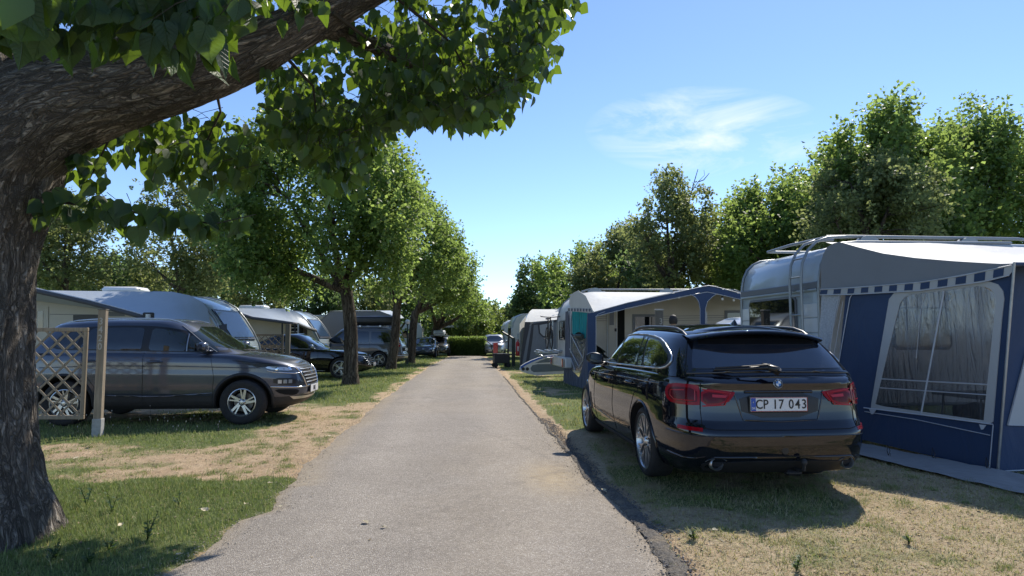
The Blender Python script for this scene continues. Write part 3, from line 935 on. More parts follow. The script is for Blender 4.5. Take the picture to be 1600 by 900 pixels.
def sides(sg, md):
    for ln in ([(2.27, .30), (2.30, .55), (2.28, 1.045)], [(3.33, .28), (3.36, .6), (3.33, .99)], [(1.22, .84), (1.28, .97), (1.34, 1.05)], [(1.54, .30), (1.53, .55), (1.36, .80), (1.22, .84)],
               [(1.54, .265), (3.33, .265)]):
        B.path('door_seam', ln, md, .0032, M['cavity'], off=.0005)
    B.handle(sg, 2.52, .885, M['bmw']); B.handle(sg, 1.55, .905, M['bmw'])
    B.mirror(sg, 3.22, 1.085, M['black'], 1.0)
    # arch lip
    for ax in (1.12, 4.095):
        B.path('wheel_arch_lip', [(ax + .40 * cos(a), .345 + .40 * sin(a)) for a in np.linspace(-.35, pi + .35, 30)], md, .010, M['bmw'], off=.002)
    B.patch('side_skirt', [(1.62, .19), (3.62, .19), (3.62, .245), (1.62, .245)], md, M['plastic'], .012)
    B.patch('air_vent', [(3.50, .40), (3.60, .40), (3.66, .62), (3.58, .62)], md, M['plastic'], .005)
    B.path('side_crease', [(.62, .955), (1.6, .945), (2.6, .925), (3.5, .905)], md, .006, M['bmw'], off=-.001)
    B.path('side_crease', [(1.65, .40), (2.4, .385), (3.4, .44)], md, .010, M['bmw'], off=-.003)
    B.patch('headlight', chaikin([(4.55, .66), (4.85, .62), (4.86, .74), (4.45, .79)], 1), md, M['lens'], .005)
both(sides)
# tailgate lip and recess, lower valance
B.path('tailgate_lip', [(-.74, 1.070), (-.4, 1.080), (0, 1.083), (.4, 1.080), (.74, 1.070)], 'rear', .018, M['bmw'], off=-.004)
B.patch('plate_recess', chaikin([(-.36, .91), (.36, .91), (.33, .70), (-.33, .70)], 1), 'rear', M['black'], .004)
B.path('boot_handle', [(-.30, .915), (.30, .915)], 'rear', .012, M['bmw'], off=.006)
for sg in (1, -1):
    B.path('tailgate_crease', [(sg * .40, .925), (sg * .33, .68), (0, .665)], 'rear', .008, M['bmw'], off=-.001)
l, n_, d_ = B.hit(0, .81, 'rear')
B.plate(-.015, l.y - .018, .812, 0, 'CP 17 043', 'DK', size=.112, sx=.84)
# roundel
l, n_, d_ = B.hit(0, .985, 'rear')
em = bpy.data.objects.new('badge', None); link(em, bmw); em.location = (0, l.y - .004, .985); em.rotation_euler = (R(80), 0, 0)
MB().lathe([(0, .003), (.038, .003), (.041, .0), (.041, -.004)], 28).build('badge_ring', M['satin'], em)
MB().lathe([(0, .0045), (.037, .0045), (.037, .002)], 28).build('badge_disc', M['black'], em)
for k in range(4):
    mb = MB(); mb.add([(0, 0, .006)] + [(.024 * cos(pi / 2 * k + pi / 2 * j / 6), .024 * sin(pi / 2 * k + pi / 2 * j / 6), .006) for j in range(7)], [(0, j, j + 1) for j in range(1, 7)])
    mb.build('badge_quarter', M['blueemb'] if k % 2 == 1 else M['platew'], em)
for k, ch in enumerate('BMW'):
    a = R(132 - 42 * k)
    text('badge_letter', ch, .013, M['platew'], em, (.0305 * cos(a), .0305 * sin(a), .0055), (0, 0, a - pi / 2), 1, .0005, .0003)
# wiper
wp = MB()
wp.bar((-.02, .045, 1.105), (-.10, .17, 1.135), .06, .05)
wp.tube([(-.01, .06, 1.10), (-.06, .11, 1.125), (-.20, .135, 1.115), (-.52, .215, 1.10)], [.026, .024, .016, .012], 8)
wp.tube([(-.02, .09, 1.075), (-.01, .06, 1.115)], .03, 8)
wp.build('rear_wiper', M['black'], bmw, smooth=50)
MB().tube([(-.06, .10, 1.148), (-.20, .125, 1.137), (-.51, .20, 1.117)], .006, 6).build('wiper_highlight_edge', M['plastic'], bmw)
# bumper details
B.patch('lower_valance', chaikin([(-.62, .345), (.62, .345), (.70, .30), (.62, .225), (-.62, .225), (-.70, .30)], 1), 'rear', M['plastic'], .006)
B.path('valance_edge', [(-.60, .375), (.60, .375)], 'rear', .012, M['bmw'], off=.0)
B.path('bumper_crease', [(-1.15, .565), (-.85, .555), (0, .55), (.85, .555), (1.15, .565)], 'wrap', .007, M['bmw'], off=-.001)
B.path('bumper_crease', [(-1.2, .36), (-.92, .345), (-.75, .36), (-.68, .375)], 'wrap', .010, M['bmw'], off=-.001)
B.path('bumper_crease', [(1.2, .36), (.92, .345), (.75, .36), (.68, .375)], 'wrap', .010, M['bmw'], off=-.001)
for sg in (1, -1):
    l, nn, d = B.hit(sg * .575, .33, 'rear'); e = MB(); Mx = Matrix.Translation((sg * .575, l.y + .032, .318)) @ Matrix.Rotation(pi / 2, 4, 'X')
    e.lathe([(.040, -.10), (.042, .03), (.049, .048), (.055, .040), (.055, -.10)], 28, Mx); o = e.build('exhaust_tip', M['satin'], bmw, smooth=40)
    MB().lathe([(0, .005), (.041, .005)], 20, Mx).build('pipe_bore', M['cavity'], o)
    B.path('exhaust_shroud', [(sg * (.575 + .085 * cos(a)), .315 + .06 * sin(a)) for a in np.linspace(.3, pi - .3, 12)], 'rear', .008, M['bmw'], off=.0)
t = MB(); t.tube([(.14, .14, .26), (.14, .03, .26), (.14, -.03, .28), (.14, -.035, .33)], .016, 8); t.lathe([(.02, .0), (.025, .012), (.025, .03), (.012, .05), (0, .052)], 14, Matrix.Translation((.14, -.035, .32)))
t.build('tow_ball', M['plastic'], bmw, smooth=50)
MB().box((.13, .16, .225), (.14, .14, .05), bev=.02).build('tow_bracket', M['plastic'], bmw)
MB().lathe([(0, .01), (.03, .01), (.035, 0)], 16, Matrix.Translation((.0, .012, .43)) @ Matrix.Rotation(pi / 2, 4, 'X')).build('bumper_cap', M['black'], bmw)
MB().lathe([(0, .008), (.008, .008), (.008, 0)], 10, Matrix.Translation((.0, .035, .895)) @ Matrix.Rotation(pi / 2, 4, 'X')).build('camera_lens', M['plastic'], bmw)
B.wheels('mesh', .276, w=.24)

# ------------------------------------------------------------------ grey SUV on the left
fwh = G(378, 664.5); rwh = G(88, 667)
hx = (fwh - rwh).normalized(); hd = math.atan2(-hx.x, hx.y)
rt = Vector((cos(hd), sin(hd), 0))
base = fwh - rt * .90 - hx * 3.62
suv = thing('suv', 'slate grey SUV parked side-on behind the post numbered 3420', 'car', group='cars parked beside the road')
place(suv, base, hd)
T = Car(dict(L=4.48, W=1.85, r=.352, ya=.92, yb=3.60, nr=4.8, nf=3.6, mat=M['suvgrey'], arch=.41, clad=.24,
    zb=[(0, .34), (.5, .26), (.9, .25), (3.6, .25), (4.1, .24), (4.48, .30)],
    zs=[(0, 1.0), (.12, 1.08), (.4, 1.14), (1.4, 1.135), (2.9, 1.105), (3.35, 1.095), (3.8, 1.04), (4.2, .96), (4.40, .88), (4.48, .80)],
    zr=[(.2, 1.50), (.45, 1.575), (.9, 1.62), (1.6, 1.65), (2.2, 1.648), (2.7, 1.60), (3.1, 1.50)],
    dome=[(0, .01), (.5, .01), (3.3, .03), (4.1, .05), (4.48, .03)],
    lev=[(0, .88, .14, .18), (.06, .93, .06, .10), (.14, .955, .03, .05), (.24, .965, .015, .02), (.27, .975, .01, .012), (.45, .995, .0, 0), (.62, 1.0, .01, .0), (.72, .992, .03, .01), (.84, .99, .06, .03), (.93, .975, .09, .08), (.98, .955, .12, .14), (1, .925, .15, .2)],
    gh=[(0, .865, .14, 3.62), (.2, .85, .22, 3.42), (.5, .80, .34, 3.10), (.75, .755, .43, 2.85), (.88, .72, .48, 2.72), (.95, .68, .52, 2.64), (.985, .64, .56, 2.60), (1, .58, .62, 2.55)],
    gnr=6, gnf=4, rdome=.03, sharp=38), suv)
def suv_side(sg, md):
    dlo = chaikin([(.62, 1.23), (.80, 1.17), (1.4, 1.165), (3.28, 1.125), (3.36, 1.14), (2.98, 1.34), (2.70, 1.465), (2.3, 1.54), (1.8, 1.56), (1.2, 1.54), (.85, 1.49)], 1)
    T.patch('window_surround', dlo, md, M['black'], .002)
    for pl, mt in (([(2.14, 1.165), (2.70, 1.15), (2.66, 1.43), (2.30, 1.50), (2.15, 1.512)], 'glass2'), ([(2.74, 1.15), (3.20, 1.142), (2.94, 1.315), (2.71, 1.41)], 'glass2'),
               ([(1.10, 1.19), (2.03, 1.168), (2.03, 1.518), (1.7, 1.525), (1.22, 1.51)], 'glass'), ([(.70, 1.23), (.84, 1.195), (1.03, 1.19), (1.13, 1.50), (.92, 1.46)], 'glass')):
        T.patch('side_window', soft(pl), md, M[mt], .005)
    T.path('window_divider', [(2.72, 1.15), (2.69, 1.42)], md, .008, M['satin'], off=.006)
    for ln in ([(2.09, .36), (2.10, .7), (2.08, 1.13)], [(3.14, .36), (3.17, .75), (3.10, 1.10)], [(1.15, 1.14), (1.20, .85), (1.38, .60), (1.36, .36)]):
        T.path('door_seam', ln, md, .0035, M['cavity'], off=.0005)
    T.handle(sg, 2.27, .985, M['suvgrey']); T.handle(sg, 1.30, 1.0, M['suvgrey'])
    T.mirror(sg, 3.02, 1.205, M['suvgrey'], 1.05)
    for ax in (.92, 3.60):
        T.path('wheel_arch_trim', [(ax + .435 * cos(a), .352 + .435 * sin(a)) for a in np.linspace(-.25, pi + .25, 30)], md, .032, M['plastic'], off=-.012, flat=.5)
    T.path('side_crease', [(.5, .90), (1.5, .93), (2.6, .92), (3.3, .90), (4.0, .88)], md, .010, M['suvgrey'], off=-.004)
    T.path('side_crease', [(1.4, .47), (2.4, .45), (3.15, .50)], md, .014, M['suvgrey'], off=-.006)
    rail(T, sg * .57, .62, 2.6, .03, .012, M['satin'], suv)
for sg, md in ((1, 'R'), (-1, 'Lf')): suv_side(sg, md)
T.patch('windscreen', chaikin([(-.74, 1.135), (.74, 1.135), (.625, 1.545), (-.625, 1.545)], 1), 'front', M['glass2'], .004)
for sg in (1, -1):
    T.path('windscreen_edge', [(sg * .76, 1.13), (sg * .64, 1.55)], 'front', .010, M['suvgrey'], off=.002)
    wpr = MB(); wpr.tube([(sg * .1, 3.66, 1.125), (sg * .1 + .30, 3.62, 1.155), (sg * .1 + .55, 3.52, 1.17)], .009, 6); wpr.build('wiper', M['black'], suv)
    q = lambda p: [(sg * a, b) for a, b in p]
    h = T.patch('headlight', chaikin(q([(.50, .815), (.62, .795), (.98, .83), (1.25, .90), (1.52, .985), (1.30, .965), (.95, .925), (.55, .88)]), 1), 'wrapf', M['lensdark'], .006, step=.04)
    T.patch('lens_inner', chaikin(q([(.66, .825), (.98, .85), (1.12, .885), (1.05, .91), (.70, .875)]), 1), 'wrapf', M['lens'], .008, step=.03, parent=h)
    for u_ in (.72, .93):
        l, nn, d = T.hit(sg * u_, .862, 'wrapf'); Mx = Matrix.Translation(l + nn * .008) @ nn.to_track_quat('Z', 'Y').to_matrix().to_4x4()
        MB().lathe([(0, .006), (.022, .006), (.03, .004), (.032, 0)], 16, Mx).build('lamp', M['chrome'], h, smooth=40)
    T.path('headlight_trim', q([(.46, .795), (.62, .782), (.98, .815), (1.08, .84)]), 'wrapf', .008, M['chrome'], off=.008)
    f = T.patch('fog_lamp', chaikin(q([(.62, .60), (.98, .62), (.98, .73), (.60, .70)]), 1), 'wrapf', M['black'], .005, step=.04)
    for j in range(3):
        T.patch('fog_lamp_cell', q([(.68 + .085 * j, .63), (.74 + .085 * j, .632), (.74 + .085 * j, .69), (.68 + .085 * j, .688)]), 'wrapf', M['lens'], .010, step=.03, parent=f)
    T.path('bumper_chrome', q([(.0, .565), (.55, .56), (1.02, .585)]), 'wrapf', .011, M['chrome'], off=.006)
    T.patch('air_intake', chaikin(q([(.52, .50), (.60, .43), (.86, .46), (.98, .545), (.60, .53)]), 1), 'wrapf', M['cavity'], .005, step=.04)
    T.patch('skid_trim', q([(.0, .37), (.62, .37), (.70, .42), (.0, .405)]), 'wrapf', M['satin'], .008, step=.05)
    T.path('bonnet_seam', q([(.0, .905), (.55, .895), (.9, .935), (1.3, .975), (1.6, 1.0)]), 'wrapf', .0035, M['cavity'], off=.001)
gr = T.patch('grille', chaikin([(-.50, .86), (.50, .86), (.36, .585), (-.36, .585)], 1), 'front', M['cavity'], .006, step=.05)
for k in range(5):
    z = .63 + .052 * k; hw = .36 + .022 * k
    T.path('grille_bar', [(-hw, z), (0, z), (hw, z)], 'front', .0085, M['satin'], parent=gr, off=.014)
T.path('grille_frame', [(-.51, .87), (-.37, .575), (.37, .575), (.51, .87)], 'front', .014, M['chrome'], parent=gr, off=.010)
l, nn, d = T.hit(0, .80, 'front')
bd = bpy.data.objects.new('badge', None); link(bd, suv); bd.location = (l.x, l.y + .02, .80); bd.rotation_euler = (pi / 2, 0, pi)
MB().tube([(.075 * cos(a), .040 * sin(a), .004) for a in np.linspace(0, 2 * pi, 25)], .005, 6, caps=False).build('badge_ring', M['chrome'], bd)
for sx_ in (-1, 1): MB().tube([(sx_ * .03 - .008, -.028, .004), (sx_ * .03 + .008, .028, .004)], .006, 6).build('badge_bar', M['chrome'], bd)
MB().tube([(-.035, -.006, .004), (0, .004, .004), (.035, .006, .004)], .005, 6).build('badge_bar', M['chrome'], bd)
l, nn, d = T.hit(0, .51, 'front')
T.plate(0, l.y + .02, .515, pi, 'MXJ', None, size=.105, band=False)
T.wheels('twin', .222, w=.225)

# ------------------------------------------------------------------ black saloon behind it
fwh = G(531, 592.5)
hd = math.atan2(-.9985, .056); hx = Vector((-sin(hd), cos(hd), 0)); rt = Vector((cos(hd), sin(hd), 0))
sed = thing('saloon_car', 'low black saloon car half hidden by the thick roadside tree trunk', 'car', group='cars parked beside the road')
place(sed, fwh - rt * .90 - hx * 3.93, hd)
S = Car(dict(L=4.86, W=1.87, r=.345, ya=1.08, yb=3.93, nr=4.8, nf=3.4, mat=M['sedan'], arch=.385,
    zs=[(0, .95), (.5, 1.02), (1.2, .99), (2.5, .96), (3.3, .94), (3.8, .90), (4.3, .83), (4.7, .73), (4.86, .63)],
    zr=[(.6, 1.20), (1.2, 1.34), (1.9, 1.42), (2.4, 1.43), (2.9, 1.38), (3.2, 1.30)],
    dome=[(0, .01), (.5, .01), (3.6, .04), (4.4, .05), (4.86, .03)],
    lev=[(0, .88, .14, .14), (.08, .93, .06, .06), (.2, .965, .02, .01), (.4, .99, .0, 0), (.6, 1.0, .03, .02), (.8, .985, .07, .06), (.93, .965, .10, .13), (1, .93, .16, .22)],
    gh=[(0, .86, .45, 3.60), (.3, .83, .85, 3.25), (.6, .78, 1.25, 2.95), (.85, .71, 1.6, 2.7), (.95, .66, 1.75, 2.6), (1, .58, 1.9, 2.5)], gnf=4), sed)
def sed_side(sg, md):
    for pl in ([(2.12, .99), (3.20, .97), (2.85, 1.16), (2.45, 1.30), (2.12, 1.33)], [(1.05, 1.02), (2.03, .99), (2.03, 1.335), (1.6, 1.29)]):
        S.patch('side_window', soft(pl), md, M['glass'], .005)
    S.path('window_chrome', [(.95, 1.0), (2.2, .975), (3.3, .95)], md, .009, M['satin'], off=.004)
    S.path('sill_chrome', [(1.5, .27), (3.45, .27)], md, .011, M['satin'], off=.004)
    for ln in ([(2.08, .30), (2.08, .96)], [(3.24, .32), (3.22, .93)]): S.path('door_seam', ln, md, .004, M['cavity'])
    S.handle(sg, 2.28, .85, M['satin']); S.mirror(sg, 3.05, 1.02, M['satin'], .95)
for sg, md in ((1, 'R'), (-1, 'Lf')): sed_side(sg, md)
S.patch('windscreen', chaikin([(-.70, .98), (.70, .98), (.57, 1.36), (-.57, 1.36)], 1), 'front', M['glass2'], .004)
for k in range(5):
    S.path('grille_bar', [(-.62 + .03 * k, .70 - .06 * k), (.62 - .03 * k, .70 - .06 * k)], 'front', .009, M['satin'], off=.008)
S.patch('grille', [(-.66, .72), (.66, .72), (.5, .42), (-.5, .42)], 'front', M['cavity'], .004)
for sg in (1, -1):
    S.patch('headlight', chaikin([(sg * .62, .63), (sg * 1.0, .66), (sg * 1.30, .74), (sg * .95, .74), (sg * .62, .71)], 1), 'wrapf', M['lensdark'], .006, step=.05)
    S.path('headlight_strip', [(sg * .55, .715), (sg * .95, .75), (sg * 1.28, .76)], 'wrapf', .010, M['lens'], off=.008)
l, nn, d = S.hit(0, .45, 'front'); S.plate(0, l.y + .03, .45, pi, None, None, band=False)
S.wheels('five', .245, full=False)

# ------------------------------------------------------------------ people carrier with roof box
rwh = G(592, 574.5)
hd = math.atan2(.9985, .056); hx = Vector((-sin(hd), cos(hd), 0)); rt = Vector((cos(hd), sin(hd), 0))
mpv = thing('people_carrier', 'tall grey people carrier under a long black roof box', 'car', group='cars parked beside the road')
mb_ = rwh + rt * .92 - hx * .98
place(mpv, mb_, hd)
V_ = Car(dict(L=4.85, W=1.90, r=.35, ya=.98, yb=4.02, nr=5.5, nf=3.6, mat=M['mpvgrey'], arch=.39,
    zs=[(0, .98), (.3, 1.04), (1.5, 1.03), (3.2, 1.0), (3.7, 1.02), (4.2, .93), (4.6, .84), (4.85, .72)],
    zr=[(.2, 1.66), (.6, 1.70), (1.5, 1.73), (2.5, 1.72), (3.0, 1.66), (3.4, 1.5)],
    dome=[(0, .01), (.5, .01), (3.6, .04), (4.85, .03)],
    lev=[(0, .89, .12, .14), (.08, .94, .04, .06), (.2, .97, .0, .01), (.4, 1.0, .0, 0), (.55, 1.0, .05, .01), (.8, .985, .07, .05), (.93, .97, .09, .10), (1, .93, .12, .18)],
    gh=[(0, .875, .10, 4.0), (.3, .85, .18, 3.6), (.6, .81, .27, 3.25), (.85, .76, .36, 2.95), (.95, .71, .42, 2.85), (1, .62, .5, 2.75)], gnr=7, gnf=4), mpv)
def mpv_side(sg, md):
    for pl in ([(.45, 1.10), (1.35, 1.08), (1.38, 1.56), (.62, 1.55)], [(1.46, 1.08), (2.40, 1.07), (2.40, 1.58), (1.48, 1.57)], [(2.48, 1.07), (3.55, 1.06), (3.15, 1.35), (2.75, 1.55), (2.48, 1.58)]):
        V_.patch('side_window', soft(pl), md, M['glass'], .005)
    V_.path('side_rub_strip', [(1.55, .45), (3.5, .45)], md, .018, M['plastic'])
    for ln in ([(2.44, .3), (2.44, 1.06)], [(1.42, .3), (1.42, 1.06)]): V_.path('door_seam', ln, md, .004, M['cavity'])
    V_.handle(sg, 2.6, .95, M['mpvgrey']); V_.mirror(sg, 3.5, 1.12, M['mpvgrey'])
    rail(V_, sg * .58, .5, 2.8, .05, .016, M['satin'], mpv)
for sg, md in ((1, 'R'), (-1, 'Lf')): mpv_side(sg, md)
V_.patch('rear_window', [(-.66, 1.12), (.66, 1.12), (.58, 1.58), (-.58, 1.58)], 'rear', M['glass'], .004)
for sg in (1, -1):
    a = V_.patch('tail_light', chaikin([(sg * .60, .90), (sg * 1.12, .88), (sg * 1.16, 1.02), (sg * .95, 1.08), (sg * .60, 1.06)], 1), 'wrap', M['red'], .006)
    V_.patch('lens_inner', [(sg * .85, .95), (sg * 1.06, .95), (sg * 1.04, 1.02), (sg * .85, 1.02)], 'wrap', M['redhi'], .010, parent=a)
    V_.patch('headlight', [(sg * .6, .72), (sg * 1.2, .78), (sg * 1.2, .88), (sg * .6, .84)], 'wrapf', M['lens'], .006)
V_.path('bumper_strip', [(-1.1, .52), (0, .50), (1.1, .52)], 'wrap', .014, M['satin'])
V_.plate(0, -.01, .78, 0, None, None, band=False)
V_.wheels('five', .24, full=False)
# roof box
def roofbox(par_loc, hd, L, W, H, mat, label, bars=True):
    e = thing('roof_box', label, 'roof box', par_loc, hd)
    m = MB()
    def f(u, v):
        a = 2 * pi * u
        sy = np.sign(sin(a)) * abs(sin(a)) ** .35; sx = np.sign(cos(a)) * abs(cos(a)) ** .35
        k = (1 - abs(2 * v - 1) ** 5) ** .35 if 0 < v < 1 else 0
        zz = H * (v ** .8)
        nose = 1 - .25 * (v ** 2) * (sy > 0)
        return (W / 2 * sx * (.86 + .14 * min(1, v * 5)) * (k if v > .5 else 1) if v < 1 else 0, L / 2 * sy * nose * (k if v > .5 else 1) if v < 1 else 0, zz)
    m.grid(f, 40, 12)
    m.build('box_shell', mat, e, smooth=60, fixn=True)
    MB().box((0, 0, .01), (W * .84, L * .84, .04), bev=.01).build('box_base', M['plastic'], e)
    b2 = MB(); b2.tube([(W / 2 * np.sign(cos(a)) * abs(cos(a)) ** .35 * 1.005, L / 2 * np.sign(sin(a)) * abs(sin(a)) ** .35 * 1.003, H * .30) for a in np.linspace(0, 2 * pi, 49)], .010, 5, caps=False)
    b2.build('box_seam', M['plastic'], e)
    if bars:
        for yy in (-L * .2, L * .22):
            MB().tube([(-.68, yy, -.03), (.68, yy, -.03)], .018, 8).build('cross_bar', M['satin'], e)
            for sx in (-1, 1): MB().box((sx * .62, yy, -.055), (.08, .10, .09), bev=.015).build('bar_foot', M['satin'], e)
    return e
c0 = mb_ + hx * 1.45
roofbox((c0.x, c0.y, 1.855), hd, 2.15, .95, .42, M['black'], 'long glossy black roof box on top of the grey people carrier')

# ------------------------------------------------------------------ far cars facing the camera
def far_car(label, name, u, v, L, W, H, paintm, kind, grp='cars parked beside the road'):
    g = G(u, v)
    hd = pi + R(3.2)
    root = thing(name, label, 'car', group=grp)
    hx = Vector((-sin(hd), cos(hd), 0))
    place(root, (g.x - hx.x * L * .86, g.y - hx.y * L * .86, 0), hd)
    tall = H > 1.55
    belt = H * (.64 if tall else .66)
    C_ = Car(dict(L=L, W=W, r=.34, ya=.95, yb=L - .92, nr=5, nf=3.6, mat=paintm, arch=.385,
        zs=[(0, belt - .06), (.5, belt), (2.5, belt), (L - 1.2, belt - .01), (L - .7, belt - .07), (L - .25, belt - .16), (L, belt - .26)],
        zr=[(.3, H - .1), (1.2, H - .02), (2.2, H), (L - 1.9, H - .06), (L - 1.5, H - .2)],
        dome=[(0, .01), (L - 1.5, .03), (L - .5, .05), (L, .03)],
        lev=[(0, .88, .14, .14), (.08, .93, .06, .06), (.2, .965, .02, .01), (.45, 1.0, .0, 0), (.65, 1.0, .04, .01), (.85, .985, .07, .05), (1, .93, .12, .16)],
        gh=[(0, W / 2 - .065, .2, L - 1.15), (.3, W / 2 - .10, .32, L - 1.42), (.6, W / 2 - .145, .48, L - 1.72), (.85, W / 2 - .2, .62, L - 1.98), (.95, W / 2 - .25, .7, L - 2.08), (1, W / 2 - .33, .8, L - 2.2)], gnf=4), root)
    C_.patch('windscreen', chaikin([(-W / 2 + .19, belt + .04), (W / 2 - .19, belt + .04), (W / 2 - .31, H - .085), (-W / 2 + .31, H - .085)], 1), 'front', M['glass'], .005, step=.09)
    for sg, md in ((1, 'R'), (-1, 'Lf')):
        C_.patch('side_window', [(.7, belt + .05), (L - 1.5, belt + .04), (L - 1.85, H - .22), (L - 2.3, H - .12), (1.0, H - .14)], md, M['glass'], .005, step=.12)
        C_.mirror(sg, L - 1.62, belt + .09, paintm)
        lz = belt - .27
        C_.patch('headlight', chaikin([(sg * .52, lz - .06), (sg * .95, lz - .03), (sg * 1.08, lz + .06), (sg * .55, lz + .05)], 1), 'wrapf', M['lens'], .008, step=.06)
        C_.patch('lower_intake', [(sg * .5, .34), (sg * .85, .36), (sg * .85, .46), (sg * .5, .44)], 'wrapf', M['cavity'], .006, step=.08)
    gz = belt - .28
    C_.patch('grille', chaikin([(-.42, gz - .12), (.42, gz - .12), (.46, gz + .06), (-.46, gz + .06)], 1), 'front', M['cavity'], .006, step=.08)
    for k in range(2): C_.path('grille_bar', [(-.42, gz - .06 + .07 * k), (.42, gz - .06 + .07 * k)], 'front', .008, M['satin'], off=.010)
    C_.path('grille_frame', [(-.46, gz + .06), (-.42, gz - .13), (.42, gz - .13), (.46, gz + .06)], 'front', .012, M['satin'], off=.006)
    l, nn, d = C_.hit(0, gz - .02, 'front')
    if kind == 'star':
        e = bpy.data.objects.new('badge', None); link(e, root); e.location = (0, l.y + .03, gz - .02); e.rotation_euler = (pi / 2, 0, pi)
        MB().tube([(.075 * cos(a), .075 * sin(a), 0) for a in np.linspace(0, 2 * pi, 21)], .007, 5, caps=False).build('badge_ring', M['chrome'], e)
        for k in range(3): MB().tube([(0, 0, 0), (.072 * cos(pi / 2 + k * 2 * pi / 3), .072 * sin(pi / 2 + k * 2 * pi / 3), 0)], [.012, .003], 5).build('badge_ray', M['chrome'], e)
    C_.plate(0, l.y + .03, gz - .24, pi, None, None, band=False)
    C_.wheels('five', .23, full=False)
    root.scale = (.86, .86, .86)
    return C_, root
far_car('dark navy saloon car with a round star badge on its grille', 'saloon_car', 661, 560, 4.75, 1.84, 1.45, M['navy'], 'star')
Cs, rs_ = far_car('dark estate car under a pale rounded roof box', 'estate_car', 685, 557.0, 4.5, 1.8, 1.50, M['darkpaint'], 'x')
pr = rs_.location; roofbox((pr.x + .05, pr.y - 1.8, 1.39), rs_.rotation_euler[2], 1.6, .80, .38, M['whitedirty'], 'pale rounded roof box on the far dark estate car beside the hedge')
far_car('silver crossover car facing the camera beside the white caravans', 'crossover_car', 773, 556.3, 4.6, 1.86, 1.68, M['silver'], 'x')
# ================================================================== ground
def nrm(a): return a / np.maximum(np.linalg.norm(a, axis=-1, keepdims=True), 1e-9)
def leaf_arrays(Pc, D, N, S, rnd, shape='diamond'):
    """Pc base points, D direction of tip, N normal, S length"""
    n = len(Pc); D = nrm(D); N = nrm(N - D * np.sum(N * D, -1, keepdims=True)); T = np.cross(D, N)
    S = S[:, None]
    if shape == 'diamond':
        prof = [(0, 0, 0), (.42, .40, .06), (1, 0, -.05), (.42, -.40, .06)]
        tri = [(0, 1, 2), (0, 2, 3)]
    else:
        prof = [(0, 0, 0), (-.10, .22, .04), (.08, .45, .09), (.34, .50, .09), (.62, .30, .05), (1.05, 0, -.08), (.62, -.30, .05), (.34, -.50, .09), (.08, -.45, .09), (-.10, -.22, .04), (.4, 0, 0)]
        tri = [(0, 1, 2), (0, 2, 10), (2, 3, 10), (3, 4, 10), (4, 5, 10), (5, 6, 10), (6, 7, 10), (7, 8, 10), (8, 0, 10), (8, 9, 0)]
    V = np.stack([Pc + D * (a * S) + T * (b * S) + N * (c * S) for a, b, c in prof], 1).reshape(-1, 3)
    k = len(prof); b = np.arange(n) * k
    F = np.concatenate([np.stack([b + i, b + j, b + l], -1) for i, j, l in tri])
    return V, F, np.repeat(rnd, k)
LEFT_PX = [(265, 896), (330, 850), (378, 811), (425, 796), (437, 772), (455, 752), (483, 720), (518, 690), (556, 660), (584, 635), (631, 600), (677, 569), (705, 556)]
RIGHT_PX = [(1047, 900), (1012, 850), (980, 807), (930, 757), (885, 704), (850, 662), (820, 628), (796, 598), (776, 576), (762, 562), (753, 556)]
Lp = sorted([(G(u, v).y, G(u, v).x) for u, v in LEFT_PX]); Rp = sorted([(G(u, v).y, G(u, v).x) for u, v in RIGHT_PX])
YEND = 43.5
def xl(y):
    y = np.asarray(y, float)
    b = np.interp(y, [a for a, _ in Lp], [b for _, b in Lp]); lin0 = Lp[0][1] - (y - Lp[0][0]) * .056
    b = np.where(y < Lp[0][0], lin0, b); b = np.where(y > Lp[-1][0], Lp[-1][1] - (y - Lp[-1][0]) * .056, b)
    return b + (fbm(y * 2.1, y * 0 + 3.3, 4) - .5) * .16 + (fbm(y * 9, y * 0 + 7.3, 3) - .5) * .06
def xr(y):
    y = np.asarray(y, float)
    b = np.interp(y, [a for a, _ in Rp], [b for _, b in Rp])
    b = np.where(y < Rp[0][0], Rp[0][1] - (y - Rp[0][0]) * .056, b); b = np.where(y > Rp[-1][0], Rp[-1][1] - (y - Rp[-1][0]) * .056, b)
    return b + (fbm(y * 1.7, y * 0 + 13.3, 4) - .5) * .10 + (fbm(y * 8, y * 0 + 5.3, 3) - .5) * .05
def sstep(a, b, x):
    t = np.clip((x - a) / (b - a), 0, 1); return t * t * (3 - 2 * t)
